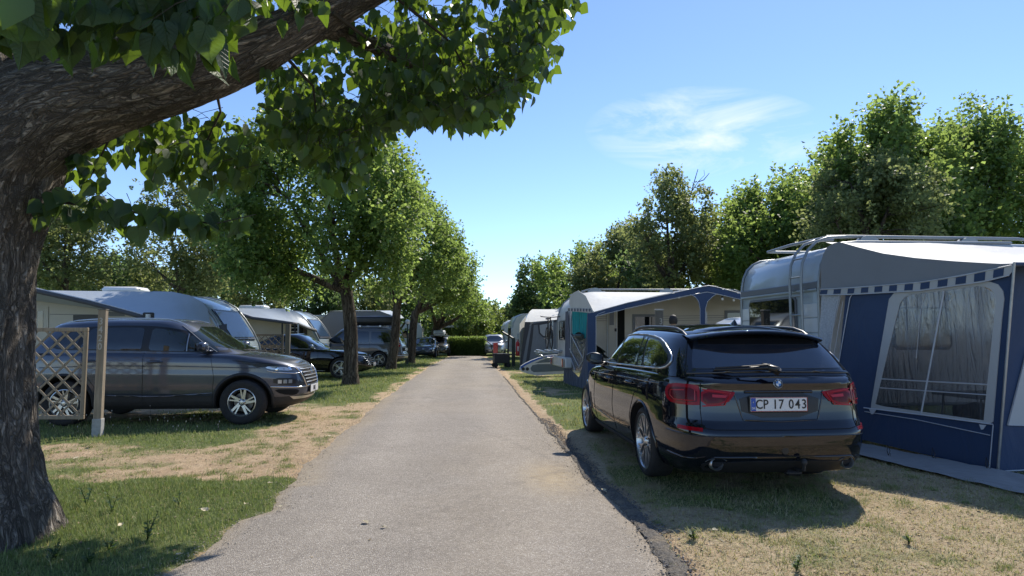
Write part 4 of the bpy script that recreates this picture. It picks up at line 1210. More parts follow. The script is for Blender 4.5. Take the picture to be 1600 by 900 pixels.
def masks(X, Y):
    """green cover and straw cover, 0..1"""
    X = np.asarray(X, float); Y = np.asarray(Y, float)
    n1 = fbm(X * .9 + 5, Y * .9 + 2, 5); n2 = fbm(X * 3.1 + 50, Y * 3.1, 4); n = (n1 - .5) * 1.3 + (n2 - .5) * .9
    left = X < (xl(Y) + xr(Y)) / 2
    dl = xl(Y) - X; dr = X - xr(Y)
    # left verge bands
    yb = Y + (n1 - .5) * .9
    g = np.where(yb < 6.3, 1.0, 0.0)
    g = np.maximum(g, sstep(8.0, 8.6, yb) * (1 - sstep(10.2, 11.2, yb)) * sstep(.55, 1.6, dl) * .95)
    g = np.maximum(g, sstep(7.0, 7.6, yb) * .38 * sstep(1.0, 2.2, dl))
    g = np.maximum(g, sstep(13.0, 14.2, yb) * (1 - .75 * sstep(.55, .1, dl) * (n2 > .40)) * .95)
    g = np.maximum(g, .22 * sstep(10.2, 11.2, yb) * (1 - sstep(13.0, 14, yb)))
    g = np.maximum(g, .30)
    gl = np.clip(g + n * 1.25 * (1 - np.abs(2 * g - 1) * .55), 0, 1)
    near = sstep(.06, .0, dl) * .5
    gl = np.clip(gl - near, 0, 1)
    # right side
    g = np.full_like(X, .17)
    g = np.maximum(g, sstep(8.8, 10.2, yb) * .80 * (1 - .6 * sstep(.45, .1, dr)))
    g = np.maximum(g, .42 * (1 - sstep(3.0, 3.8, X)) * sstep(4.6, 5.4, Y) * sstep(.15, .5, dr))
    gr_ = np.clip(g + n * 1.15, 0, 1)
    gr_ = np.where(dr < .22, gr_ * .15, gr_)
    green = np.where(left, gl, gr_)
    straw = np.where(left, np.clip(.25 + n * .5, 0, 1) * (1 - green), np.clip(.75 + n * .9, 0, 1) * (1 - green * .6))
    straw = np.where((~left) & (dr < .2), straw * .2, straw)
    return green, straw
def axis(*segs):
    out = []
    for a, b, d in segs: out += list(np.arange(a, b, d))
    return np.array(sorted(set(np.round(out, 4))) + [segs[-1][1]])
ax_ = axis((-400, -60, 40), (-60, -14, 2), (-14, -5.5, .3), (-5.5, 6.5, .07), (6.5, 14, .3), (14, 60, 2), (60, 400, 40))
ay_ = axis((-60, -4, 4), (-4, 3, .4), (3, 10.5, .07), (10.5, 18, .15), (18, 48, .5), (48, 120, 4), (120, 700, 60))
GX, GY = np.meshgrid(ax_, ay_, indexing='ij')
gm, sm_ = masks(GX, GY)
def gheight(X, Y):
    edge = np.minimum(np.abs(X - xl(Y)), np.abs(X - xr(Y)))
    inroad = (X > xl(Y)) & (X < xr(Y)) & (Y < YEND)
    h = (fbm(X * 1.3, Y * 1.3, 4) - .5) * .05 + (fbm(X * 6, Y * 6, 3) - .5) * .018
    h = h * sstep(0, .4, edge)
    kerb = ((X - xr(Y) > .0) & (X - xr(Y) < .26)) * -.010
    return np.where(inroad, -.035, h * (~inroad) + kerb)
GZ = gheight(GX, GY)
nx, ny = GX.shape
idx = np.arange(nx * ny).reshape(nx, ny)
F = np.stack([idx[:-1, :-1], idx[1:, :-1], idx[1:, 1:], idx[:-1, 1:]], -1).reshape(-1, 4)
t = NT('earth_and_turf')
v = t.coord('Object')
gmk = t.attr('green'); smk = t.attr('straw')
f1 = t.noise(6, 6, .65, v); f2 = t.noise(45, 5, .7, v); f3 = t.noise(260, 3, .6, v)
soil = t.ramp(t.math('ADD', t.math('MULTIPLY', f1, .6), t.math('MULTIPLY', f2, .4)), [(.3, (.33, .23, .14)), (.5, (.46, .335, .215)), (.7, (.58, .45, .305))])
strawc = t.ramp(f2, [(.3, (.32, .27, .17)), (.5, (.50, .43, .29)), (.7, (.62, .55, .39))])
grassc = t.ramp(f2, [(.3, (.075, .105, .036)), (.5, (.14, .175, .065)), (.7, (.24, .25, .11))])
c = t.mix(t.math('MULTIPLY', smk, t.ramp(f2, [(.35, .25), (.6, 1.0)])), soil, strawc)
gg = t.math('ADD', t.math('MULTIPLY', gmk, 1.4), t.math('MULTIPLY', t.math('SUBTRACT', f2, .5), 1.3))
c = t.mix(t.ramp(gg, [(.45, 0.0), (.85, 1.0)]), c, grassc)
c = t.mix(t.ramp(f3, [(.35, .35), (.5, 0.0)]), c, t.mix(1.0, c, (.45, .42, .4), 'MULTIPLY'))
f5 = t.noise(17, 5, .75, v, .6); f6 = t.noise(2.3, 4, .6, v)
c = t.mix(1.0, c, t.ramp(t.math('ADD', t.math('MULTIPLY', f5, .7), t.math('MULTIPLY', f6, .3)), [(.36, (.66, .63, .58)), (.46, (1.0, 1.0, .99)), (.62, (1.2, 1.19, 1.18))]), 'MULTIPLY')
t.P(col=c, rough=.95, spec=.1)
t.bump(t.math('ADD', t.math('ADD', t.math('MULTIPLY', f2, .6), t.math('MULTIPLY', f3, .35)), f1), .03)
M['ground'] = t.m
gobj = np_mesh('ground', np.stack([GX, GY, GZ], -1).reshape(-1, 3), F, M['ground'], attrs={'green': ('POINT', gm.ravel()), 'straw': ('POINT', sm_.ravel())}, smooth=True)
tag(gobj, kind='structure')
# asphalt
t = NT('asphalt')
v = t.coord('Object')
n1 = t.noise(1.1, 5, .6, v, .5); n2 = t.noise(9, 5, .7, v); vo = t.vor(115, v, 'F1', 'Distance'); vc = t.vor(115, v, 'F1', 'Color'); n3 = t.noise(420, 2, .5, v)
sp_ = t.n.new('ShaderNodeSeparateXYZ'); t.l.new(vc, sp_.inputs[0])
stone = t.ramp(sp_.outputs[0], [(0, (.24, .21, .178)), (.35, (.325, .287, .243)), (.7, (.395, .352, .30)), (.93, (.51, .46, .40)), (1, (.62, .57, .50))])
c = t.mix(t.ramp(vo, [(.25, 0.0), (.62, .6)]), stone, (.165, .146, .126))
big = t.ramp(t.math('ADD', t.math('MULTIPLY', n1, .65), t.math('MULTIPLY', n2, .35)), [(.33, .88), (.5, 1.0), (.68, 1.12)])
c = t.mix(1.0, c, big, 'MULTIPLY')
dust = t.attr('dust')
dm = t.math('MULTIPLY', dust, t.ramp(t.noise(14, 6, .7, v), [(.3, .35), (.65, 1.0)]), True)
c = t.mix(dm, c, t.ramp(n2, [(.3, (.33, .26, .17)), (.7, (.45, .37, .26))]))
cr = t.vor(.20, t.coord('Object', (1, .55, 1)), 'DISTANCE_TO_EDGE')
n4 = t.noise(5, 4, .6, v)
crk = t.ramp(t.math('ADD', cr, t.math('MULTIPLY', t.math('SUBTRACT', n4, .5), .10)), [(.0, .16), (.005, 0.0)])
trk = t.attr('track'); c = t.mix(1.0, c, t.ramp(t.math('ADD', trk, t.math('MULTIPLY', t.math('SUBTRACT', n2, .5), .5)), [(0, .95), (1, 1.07)]), 'MULTIPLY')
t.P(col=t.mix(crk, c, (.09, .083, .075)), rough=.9, spec=.22)
t.bump(t.math('ADD', t.math('MULTIPLY', vo, -1.0), t.math('MULTIPLY', n3, .3)), .006)
M['asphalt'] = t.m
ys = np.concatenate([np.arange(-6, 3.4, .4), np.arange(3.4, 12, .05), np.arange(12, YEND, .2)])
us = np.linspace(0, 1, 41)
YY, UU = np.meshgrid(ys, us, indexing='ij')
XX = xl(YY) * (1 - UU) + xr(YY) * UU
edge = np.minimum(XX - xl(YY), xr(YY) - XX)
rgh = np.clip(edge / .1, 0, 1)
ZZ = .004 + .018 * np.clip(edge / .5, 0, 1) + (fbm(XX * .8, YY * .8, 3) - .5) * .012 * rgh - .012 * (1 - rgh)
dl_ = XX - xl(YY)
du = sstep(.45, .0, dl_) * (YY > 6.0) * (YY < 15) * (.55 + .6 * (fbm(XX * 2, YY * 2, 3)))
dp = np.exp(-(((XX - .40) / .30) ** 2 + ((YY - 6.4) / .75) ** 2)) * 1.25
du = np.maximum(du, dp); du = np.maximum(du, sstep(.16, .0, edge) * .65); du = np.maximum(du, .16 * sstep(.4, .6, fbm(XX * .7, YY * .4 + 40, 4)))
trk_ = np.exp(-((UU - .27) / .12) ** 2) + np.exp(-((UU - .74) / .12) ** 2)
n0, n1_ = YY.shape; idx = np.arange(n0 * n1_).reshape(n0, n1_)
F = np.stack([idx[:-1, :-1], idx[:-1, 1:], idx[1:, 1:], idx[1:, :-1]], -1).reshape(-1, 4)
ro = np_mesh('road', np.stack([XX, YY, ZZ], -1).reshape(-1, 3), F, M['asphalt'], attrs={'dust': ('POINT', du.ravel()), 'track': ('POINT', trk_.ravel())}, smooth=True)
tag(ro, kind='structure')
# crumbling dark edge strip right of the road
t = NT('crumbled_edge'); v = t.coord('Object')
f = t.noise(60, 5, .7, v); g2 = t.noise(7, 4, .6, v)
t.P(col=t.mix(t.ramp(g2, [(.45, 0.0), (.65, .6)]), t.ramp(f, [(.35, (.075, .07, .064)), (.65, (.25, .23, .205))]), (.33, .27, .19)), rough=.95, spec=.15)
t.bump(f, .03)
ys = np.arange(-2, 22, .04); us = np.linspace(0, 1, 8)
YY, UU = np.meshgrid(ys, us, indexing='ij')
wd = (.135 + .09 * (fbm(YY * 1.4, YY * 0, 3) - .5)) * (1 - .72 * sstep(5.5, 9.5, YY))
XX = xr(YY) - .02 + UU * wd
ZZ = .000 - .004 * UU + .012 * np.sin(UU * pi) + (fbm(XX * 25, YY * 25, 3) - .5) * .030
n0, n1_ = YY.shape; idx = np.arange(n0 * n1_).reshape(n0, n1_)
F = np.stack([idx[:-1, :-1], idx[:-1, 1:], idx[1:, 1:], idx[1:, :-1]], -1).reshape(-1, 4)
tag(np_mesh('road_edge_strip', np.stack([XX, YY, ZZ], -1).reshape(-1, 3), F, t.m, smooth=True), kind='structure')

# grass blades
def blades(name, x0, x1, y0, y1, dens, hmin, hmax, w, mode, label):
    n = int((x1 - x0) * (y1 - y0) * dens)
    X = rng.uniform(x0, x1, n); Y = rng.uniform(y0, y1, n)
    g, s = masks(X, Y)
    off = ((X < xl(Y) - .0) | (X > xr(Y) + .04))
    nn = fbm(X * 3 + 9, Y * 3, 3)
    if mode == 'green':
        keep = off & (rng.random(n) < g ** 1.5)
    else:
        keep = off & (rng.random(n) < s)
    # nothing grows through the trunk
    keep &= ~(((X + 3.9) ** 2 + (Y - 4.55) ** 2) < .50 ** 2)
    X, Y, g, s, nn = X[keep], Y[keep], g[keep], s[keep], nn[keep]; n = len(X)
    Z = gheight(X, Y) - .004
    H = rng.uniform(hmin, hmax, n) * (.55 + .9 * nn) * (1 if mode == 'straw' else (.5 + .6 * g))
    A = rng.uniform(0, 2 * pi, n); W_ = w * rng.uniform(.6, 1.3, n)
    lean = rng.uniform(.15, .9, n) if mode == 'green' else rng.uniform(.7, 2.6, n)
    dx, dy = np.cos(A), np.sin(A); px_, py_ = -dy, dx
    ta = rng.uniform(-.9, .9, n)
    p0 = np.stack([X - px_ * W_, Y - py_ * W_, Z], -1); p1 = np.stack([X + px_ * W_, Y + py_ * W_, Z], -1)
    mx, my, mz = X + dx * H * lean * .35, Y + dy * H * lean * .35, Z + H * .62
    p2 = np.stack([mx - px_ * W_ * .7, my - py_ * W_ * .7, mz], -1); p3 = np.stack([mx + px_ * W_ * .7, my + py_ * W_ * .7, mz], -1)
    p4 = np.stack([X + dx * H * lean, Y + dy * H * lean, Z + H * (1 if mode == 'green' else .75)], -1)
    V = np.stack([p0, p1, p2, p3, p4], 1).reshape(-1, 3)
    b = np.arange(n) * 5
    F = np.concatenate([np.stack([b, b + 1, b + 3], -1), np.stack([b, b + 3, b + 2], -1), np.stack([b + 2, b + 3, b + 4], -1)])
    if mode == 'green':
        r = np.clip(rng.normal(.22, .14, n) + (rng.random(n) < .10) * .5 + (X > 0) * .2 + (Y > 9) * .08 + (1 - g) * .35, 0, 1)
    else: r = np.clip(rng.normal(.86, .12, n) - (rng.random(n) < .12) * .4, 0, 1)
    o = np_mesh(name, V, F, M['grassb'], attrs={'rnd': ('POINT', np.repeat(r, 5))})
    return tag(o, label, name.replace('_', ' '), kind='stuff')
blades('grass', -6.2, -1.4, 3.3, 6.9, 6200, .014, .042, .0022, 'green', 'green grass round the foot of the big tree and along the road')
blades('grass', -9.5, -1.6, 6.9, 12, 900, .02, .055, .004, 'green', 'grass in front of the slate grey SUV')
blades('grass', -10, -1.8, 12, 26, 420, .03, .07, .007, 'green', 'grass verge under the row of roadside trees')
blades('grass', -9, -2, 26, 44, 90, .04, .09, .014, 'green', 'far grass verge before the hedge')
blades('grass', .9, 7.5, 3.4, 9.5, 1500, .014, .045, .003, 'green', 'thin green grass under and around the black estate car')
blades('grass', -2.4, 6, 9.5, 42, 330, .02, .06, .007, 'green', 'yellowish grass strip between the road and the caravans')
blades('dry_grass', 1.0, 7.5, 3.4, 8.8, 3600, .014, .045, .0026, 'straw', 'dry straw coloured grass on the bare ground in front of the awning')
blades('dry_grass', -6.5, -1.6, 5.5, 12, 700, .010, .032, .003, 'straw', 'dry grass on the sandy patch left of the road')
# weeds and taller stems, left foreground
def weed(name, x, y, h, n, label, seed, mat='leafnear', ls=.05, group='weeds by the big tree'):
    r = random.Random(seed)
    e = thing(name, label, 'weed', (x, y, 0), r.uniform(0, 6), group)
    for s in range(n):
        a = r.uniform(0, 2 * pi); ln = h * r.uniform(.6, 1); tx, ty = cos(a) * ln * .35, sin(a) * ln * .35
        pts = [(0, 0, 0), (tx * .4, ty * .4, ln * .5), (tx, ty, ln)]
        MB().tube(pts, [.003, .0025, .0012], 5).build('stem', M['leafnear'], e)
        m = MB(); rn = []
        k = int(ln / .03) + 2
        for i in range(k):
            f = (i + 1) / (k + .5); p = Vector((tx * f, ty * f, ln * f)); b = r.uniform(0, 2 * pi); L_ = ls * (1.2 - .7 * f) * r.uniform(.7, 1.2)
            d = Vector((cos(b), sin(b), .45)).normalized(); sd = Vector((-sin(b), cos(b), 0)) * L_ * .28
            m.add([p, p + d * L_ * .5 + sd, p + d * L_, p + d * L_ * .5 - sd + Vector((0, 0, .004))], [(0, 1, 2), (0, 2, 3)])
        o = m.build('leaves', M[mat], e)
        at = o.data.attributes.new('rnd', 'FLOAT', 'POINT'); at.data.foreach_set('value', [r.random() for _ in range(len(m.v))])
        o['kind'] = 'stuff'
for i, (u, v_, h, n, l) in enumerate([(135, 790, .22, 3, 'tall thin weed just right of the big tree trunk'), (175, 800, .20, 2, 'slender weed between the big trunk and the sandy patch'),
        (230, 845, .22, 4, 'bushy weed in the shade beside the big trunk foot'), (85, 878, .13, 6, 'low bright weed at the bottom left corner of the lawn'),
        (140, 885, .10, 7, 'spreading low weed right of the bottom left corner'), (280, 790, .12, 2, 'short weed stem in the sunlit lawn'), (170, 862, .09, 6, 'leafy weed clump in front of the trunk foot')]):
    g = G(u, v_); weed('weed', g.x, g.y, h, n, l, i)
for i, (u, v_, h, n, l) in enumerate([(1085, 845, .09, 7, 'grey green weed clump beside the dark road edge'), (1245, 893, .10, 4, 'small dark weed at the bottom edge, right of the road'), (1420, 850, .07, 6, 'small green tuft on the dry ground in front of the awning')]):
    g = G(u, v_); weed('weed', g.x, g.y, h, n, l, 40 + i, group='weeds on the dry ground')
# seedhead stems by the lattice
r_ = random.Random(5)
m = MB(); hd_ = MB()
e = thing('seedhead_stems', 'thin dry stems with seedheads in front of the grey SUV sill', 'wild grass', tuple(G(260, 668)))
for k in range(46):
    u = r_.uniform(75, 345); g = G(u, r_.uniform(660, 682)) - e.location; h = r_.uniform(.05, .2) * (1.6 if r_.random() < .12 else 1)
    tx = r_.uniform(-.05, .05)
    m.tube([g, g + Vector((tx * .4, 0, h * .6)), g + Vector((tx, 0, h))], .0022, 4)
    hd_.lathe([(0, 0), (.006, .008), (.005, .02), (0, .028)], 5, Matrix.Translation(g + Vector((tx, 0, h))))
tag(m.build('stem', M['hedge_wood'], e), kind='stuff'); tag(hd_.build('seedhead', M['digit'], e), kind='stuff')
# loose stones along the road edges
def stones(name, fx, y0, y1, n, sd, s0, s1, mat, label):
    Y = y0 + (y1 - y0) * rng.random(n) ** 1.3; X = fx(Y) + rng.normal(0, sd, n); S = rng.uniform(s0, s1, n) * rng.uniform(.5, 1, n)
    O = np.array([(1, 0, 0), (0, 1, 0), (-1, 0, 0), (0, -1, 0), (.1, .1, .7), (0, 0, -.5)])
    J = rng.uniform(.6, 1.3, (n, 6, 1)); a = rng.uniform(0, 6.28, n); ca, sa = np.cos(a), np.sin(a)
    Q_ = O[None] * J * S[:, None, None]; V = np.stack([Q_[..., 0] * ca[:, None] - Q_[..., 1] * sa[:, None], Q_[..., 0] * sa[:, None] + Q_[..., 1] * ca[:, None], Q_[..., 2]], -1)
    inr = (X > xl(Y)) & (X < xr(Y)); Z = np.where(inr, .008 + .01 * np.clip(np.minimum(X - xl(Y), xr(Y) - X) / .4, 0, 1), gheight(X, Y) + .006)
    V = (V + np.stack([X, Y, Z], -1)[:, None]).reshape(-1, 3); b = np.arange(n) * 6
    F = np.concatenate([np.stack([b + i, b + (i + 1) % 4, b + 4], -1) for i in range(4)] + [np.stack([b + (i + 1) % 4, b + i, b + 5], -1) for i in range(4)])
    return tag(np_mesh(name, V, F, mat), label, 'gravel', kind='stuff')
M['crumb'] = simple('asphalt_crumbs', (.17, .155, .14), .95, var=.5, vs=30); M['pebble'] = simple('sandy_pebbles', (.42, .36, .28), .9, var=.35, vs=30)
stones('gravel', lambda y: xr(y) + .07, 3.4, 11, 5200, .055, .004, .014, M['crumb'], 'dark asphalt crumbs along the right edge of the road')
stones('gravel', lambda y: xr(y) + .02, 3.4, 20, 2600, .10, .003, .009, M['pebble'], 'pale pebbles scattered along the right edge of the road')
stones('gravel', lambda y: xl(y) + .01, 3.4, 14, 2600, .10, .003, .009, M['pebble'], 'pale pebbles scattered along the left edge of the road')
# tufts on the bare ground
def tufts(x0, x1, y0, y1, nt, nb, label, g0=0.3):
    cx = rng.uniform(x0, x1, nt * 4); cy = rng.uniform(y0, y1, nt * 4); ok = (cx < xl(cy) - .08) | (cx > xr(cy) + .12)
    cx, cy = cx[ok][:nt], cy[ok][:nt]; nt = len(cx); n = nt * nb; k = np.repeat(np.arange(nt), nb); sz = rng.uniform(.03, .13, nt)[k]
    X = cx[k] + rng.normal(0, 1, n) * sz * .5; Y = cy[k] + rng.normal(0, 1, n) * sz * .5; Z = gheight(X, Y) - .003; H = rng.uniform(.012, .05, n) * (.5 + sz * 6); A = rng.uniform(0, 2 * pi, n); W_ = .0022 * rng.uniform(.7, 1.4, n)
    dx, dy = np.cos(A), np.sin(A)
    V = np.stack([np.stack([X - dy * W_, Y + dx * W_, Z], -1), np.stack([X + dy * W_, Y - dx * W_, Z], -1), np.stack([X + dx * H * .9, Y + dy * H * .9, Z + H], -1)], 1).reshape(-1, 3)
    F = np.arange(n * 3).reshape(-1, 3); r = np.clip(rng.normal(g0, .12, n) + rng.normal(0, .12, nt)[k], 0, 1)
    tag(np_mesh('grass_tufts', V, F, M['grassb'], attrs={'rnd': ('POINT', np.repeat(r, 3))}), label, 'grass', kind='stuff')
tufts(1.0, 7.0, 3.5, 8.8, 420, 70, 'small green and grey tufts on the dry ground beside the black estate car', .38)
tufts(-6.0, -1.5, 5.8, 12, 300, 70, 'small grass tufts on the sandy patch in front of the grey SUV', .3)
# small litter lying about
def litter(name, x0, x1, y0, y1, n, mat, s0, s1, label):
    X = rng.uniform(x0, x1, n); Y = rng.uniform(y0, y1, n); off = (X < xl(Y)) | (X > xr(Y) + .1)
    keep = off & (rng.random(n) < np.where(off, 1, .2)) | (rng.random(n) < .02)
    X, Y = X[keep], Y[keep]; n = len(X); inr = (X > xl(Y)) & (X < xr(Y))
    Pc = np.stack([X, Y, np.where(inr, .026, gheight(X, Y) + .006)], -1); a = rng.uniform(0, 2 * pi, n)
    D = np.stack([np.cos(a), np.sin(a), rng.normal(0, .2, n)], -1); N = np.stack([rng.normal(0, .3, n), rng.normal(0, .3, n), np.ones(n)], -1)
    V, F, rn = leaf_arrays(Pc, D, N, rng.uniform(s0, s1, n), rng.random(n))
    return tag(np_mesh(name, V, F, mat, attrs={'rnd': ('POINT', rn)}), label, 'leaf litter', kind='stuff')
M['littermat'] = leafmat('litter_flakes', (.10, .07, .04), (.34, .27, .17), (.2, .15, .08), .1, .8)
litter('leaf_litter', .9, 7.2, 3.5, 9.5, 5000, M['littermat'], .008, .035, 'brown and straw coloured litter on the dry ground right of the road')
litter('leaf_litter', -6.2, -.9, 3.5, 12, 5000, M['littermat'], .008, .032, 'small dry litter on the sand and lawn left of the road')
blades('tall_grass', -5.8, -1.7, 3.6, 6.6, 60, .06, .12, .0026, 'green', 'scattered longer grass blades in the near lawn')
# fallen leaves
M['fallen'] = simple('dry_leaf', (.52, .45, .30), .7, var=.25, vs=20)
def fallen(u, v_, s, label, seed):
    r = random.Random(seed); g = G(u, v_, .03)
    m = MB(); n = 10; pts = []
    for k in range(n):
        a = 2 * pi * k / n; rr_ = s * (1 + .35 * cos(a)) * r.uniform(.75, 1.1)
        pts.append((rr_ * cos(a), rr_ * .7 * sin(a), .012 + s * .35 * r.random() * abs(sin(a))))
    m.add([(0, 0, .006)] + pts, [(0, 1 + k, 1 + (k + 1) % n) for k in range(n)])
    m.tube([(s * 1.2, 0, .01), (s * 1.9, .01, .008)], .002, 4)
    o = m.build('fallen_leaf', M['fallen'], None); o.location = (g.x, g.y, .022 if xl(g.y) < g.x < xr(g.y) else .035); o.rotation_euler = (r.uniform(-.2, .2), r.uniform(-.2, .2), r.uniform(0, 6))
    tag(o, label, 'fallen leaf', 'fallen leaves on road and grass')
for i, (u, v_, s, l) in enumerate([(570, 815, .030, 'curled pale leaf lying alone on the middle of the near road'), (598, 823, .022, 'smaller dry leaf just right of the curled pale leaf on the road'),
        (321, 800, .035, 'large pale dry leaf on the sunlit lawn near the road'), (386, 790, .028, 'round pale leaf at the lawn edge by the road'), (440, 791, .018, 'small leaf on the asphalt at the lawn corner'),
        (489, 772, .012, 'tiny pale leaf on the asphalt beside the sandy patch'), (190, 822, .03, 'reddish dry leaf in the lawn between trunk and road'), (145, 695, .04, 'pale leaf on the sand behind the big trunk'),
        (118, 718, .035, 'flat brownish leaf on the sand next to the big trunk'), (310, 752, .018, 'small pale leaf on the lawn edge below the sand'), (420, 757, .02, 'pale leaf where lawn and sand meet the road'),
        (1119, 832, .025, 'brown leaf on the dry ground beside the weed clump'), (1125, 848, .022, 'pale leaf on the dry ground below the brown one'), (943, 765, .03, 'dark curled leaf on the crumbled road edge behind the car shadow'),
        (278, 870, .02, 'pale leaf at the shaded lower lawn edge'), (514, 683, .03, 'dry leaf among twigs at the left road edge')]):
    fallen(u, v_, s, l, i)
# ================================================================== trees
def fine_leaf(k):
    """broad heart leaf with a curved blade, a folded midrib and a stalk; tip along +y"""
    half = [(0, .0), (.10, -.09), (.24, -.11), (.38, -.04), (.47, .10), (.49, .26), (.44, .42), (.35, .57), (.24, .71), (.13, .86), (.05, .97), (0, 1.08)]
    mid = [0, .0, .04, .10, .18, .29, .42, .56, .70, .84, .95, 1.08]
    V = []; F = []; L = []
    def z(x, y): return .16 * abs(x) ** 1.2 * 1.4 - .16 * (y - .3) ** 2 + .035 * sin(9 * y + k) * abs(x) * 2 + .05 * (k % 3 - 1) * x
    for sg in (1, -1):
        b = len(V)
        for (x, y), m in zip(half, mid):
            for f in (0, .5, 1):
                xx = x * f * sg * (1 + .05 * sin(k * 2.1 + y * 7)); yy = m + (y - m) * f
                V.append((xx, yy, z(xx, yy))); L.append((xx, yy, 0))
        for i in range(len(half) - 1):
            for j in range(2):
                q = (b + i * 3 + j, b + i * 3 + j + 1, b + i * 3 + 3 + j + 1, b + i * 3 + 3 + j)
                F.append(q if sg > 0 else q[::-1])
    b = len(V); V += [(-.012, 0, 0), (.012, 0, 0), (.008, -.5, .05), (-.008, -.5, .05)]; L += [(0, 0, 0)] * 4; F.append((b, b + 1, b + 2, b + 3))
    return np.array(V), np.array(F), np.array(L)
def crown_points(lobes, n, g, gap=.42, shell_=.5, freq=1.1, spl=.45, per=9, upw=.5, droop=0.0):
    """leaves on short sprigs in the lobes"""
    L = np.array(lobes, float); vol = (L[:, 3] * L[:, 4] * L[:, 5]) ** .67; p = vol / vol.sum()
    m = int(n / per * 1.9) + 5
    ch = g.choice(len(L), m, p=p); d = nrm(g.normal(size=(m, 3)))
    rr = shell_ + (1 - shell_) * g.random(m) ** .55; rr = rr * (1 + .10 * g.normal(size=m))
    off = d * rr[:, None] * L[ch, 3:6]; C = L[ch, :3] + off
    q = fbm(C[:, 0] * freq + C[:, 2] * .7 + 31, C[:, 1] * freq * .9 + C[:, 2] * freq + 11, 3)
    keep = q > np.quantile(q, gap)
    C, d = C[keep][:int(n / per)], d[keep][:int(n / per)]; m = len(C)
    dirn = nrm(d * .7 + np.array([0, 0, upw]) + g.normal(size=(m, 3)) * .45)
    ln = spl * g.uniform(.5, 1.3, m)
    k = (np.arange(per) + .5) / per
    pos = C[:, None, :] + dirn[:, None, :] * (k[None, :, None] - .3) * ln[:, None, None] + g.normal(size=(m, per, 3)) * .035
    pos[:, :, 2] -= droop * (k ** 2)[None, :] * ln[:, None]
    ld = dirn[:, None, :] * .5 + g.normal(size=(m, per, 3)) * .7 + np.array([0, 0, -.25])
    return pos.reshape(-1, 3), ld.reshape(-1, 3), C
def make_tree(name, label, base, lobes, n, ls, leaf, barkm, tr, th, seed, limbs=5, lean=(0, 0), group=None, shape='diamond', forkpts=None, sprigs=60, gap=.42, **kw):
    """base (x, y); lobes in world coordinates (x, y, z, rx, ry, rz)"""
    g = np.random.default_rng(seed); rd = random.Random(seed)
    e = thing(name, label, 'tree', (base[0], base[1], 0), 0, group)
    o3 = np.array([base[0], base[1], 0])
    Lb = [(a - base[0], b - base[1], c, d, e_, f) for a, b, c, d, e_, f in lobes]
    pos, ld, C = crown_points(Lb, n, g, gap=gap, **kw)
    nn = g.normal(size=pos.shape) * .7 + np.array([0, 0, .8])
    S = ls * g.uniform(.65, 1.25, len(pos))
    V, F, rn = leaf_arrays(pos, ld, nn, S, np.clip(g.normal(.5, .25, len(pos)), 0, 1), shape)
    top = Vector((lean[0], lean[1], th))
    # trunk
    m = MB(); pts = []; rs = []
    K = 9
    for i in range(K):
        f = i / (K - 1); pts.append(Vector((lean[0] * f ** 1.3 + .04 * sin(f * 5 + seed), lean[1] * f, th * f - .08 * (i == 0)))); rs.append(tr * (1.35 - .9 * min(f * 5, .5) * .75 if f < .12 else 1 - .18 * f))
    m.tube(pts, rs, 14)
    m.build('trunk', M[barkm], e, smooth=80)
    top = pts[-1]
    cen = sorted(Lb, key=lambda l: -l[3] * l[4] * l[5])[:limbs]
    m = MB()
    ends = []
    for l in cen:
        tgt = Vector(l[:3]); mid = top.lerp(tgt, .5) + Vector((rd.uniform(-.2, .2), rd.uniform(-.2, .2), -.12 * (tgt - top).length + rd.uniform(-.1, .2)))
        r0 = tr * .62; pp = []; rq = []
        for i in range(9):
            f = i / 8; a = top.lerp(mid, f); b = mid.lerp(tgt, f); pp.append(a.lerp(b, f) - (Vector((0, 0, .25 * (1 - f) * tr)))); rq.append(r0 * (1 - .78 * f))
        m.tube(pp, rq, 10); ends.append(pp)
    m2 = MB()
    for c in C[g.choice(len(C), min(sprigs, len(C)), replace=False)]:
        c = Vector(c); best = min((p for pp in ends for p in pp[3:]), key=lambda q: (q - c).length)
        if (c - best).length < .1: continue
        mid = best.lerp(c, .5) + Vector((rd.uniform(-.15, .15), rd.uniform(-.15, .15), rd.uniform(-.1, .15)))
        m2.tube([best, mid, c], [tr * .10 + .008, tr * .06 + .006, .005], 5, caps=False)
    m.build('limbs', M[barkm], e, smooth=80)
    tag(m2.build('twigs', M[barkm], e), kind='stuff')
    cr = np_mesh('crown', V, F, M[leaf], parent=e, attrs={'rnd': ('POINT', rn)}); cr['kind'] = 'stuff'
    return e
def plobes(spec):
    """(u, v, Y, half width px, half height px, depth m) -> world ellipsoids"""
    out = []
    for u, v, Y, a, b, d in spec:
        c = P(u, v, Y); s = Y / 1000
        out.append((c.x, c.y, c.z, a * s, d, b * s))
    return out
RT = 'trees along the left side of the road'
g0 = G(546, 602)
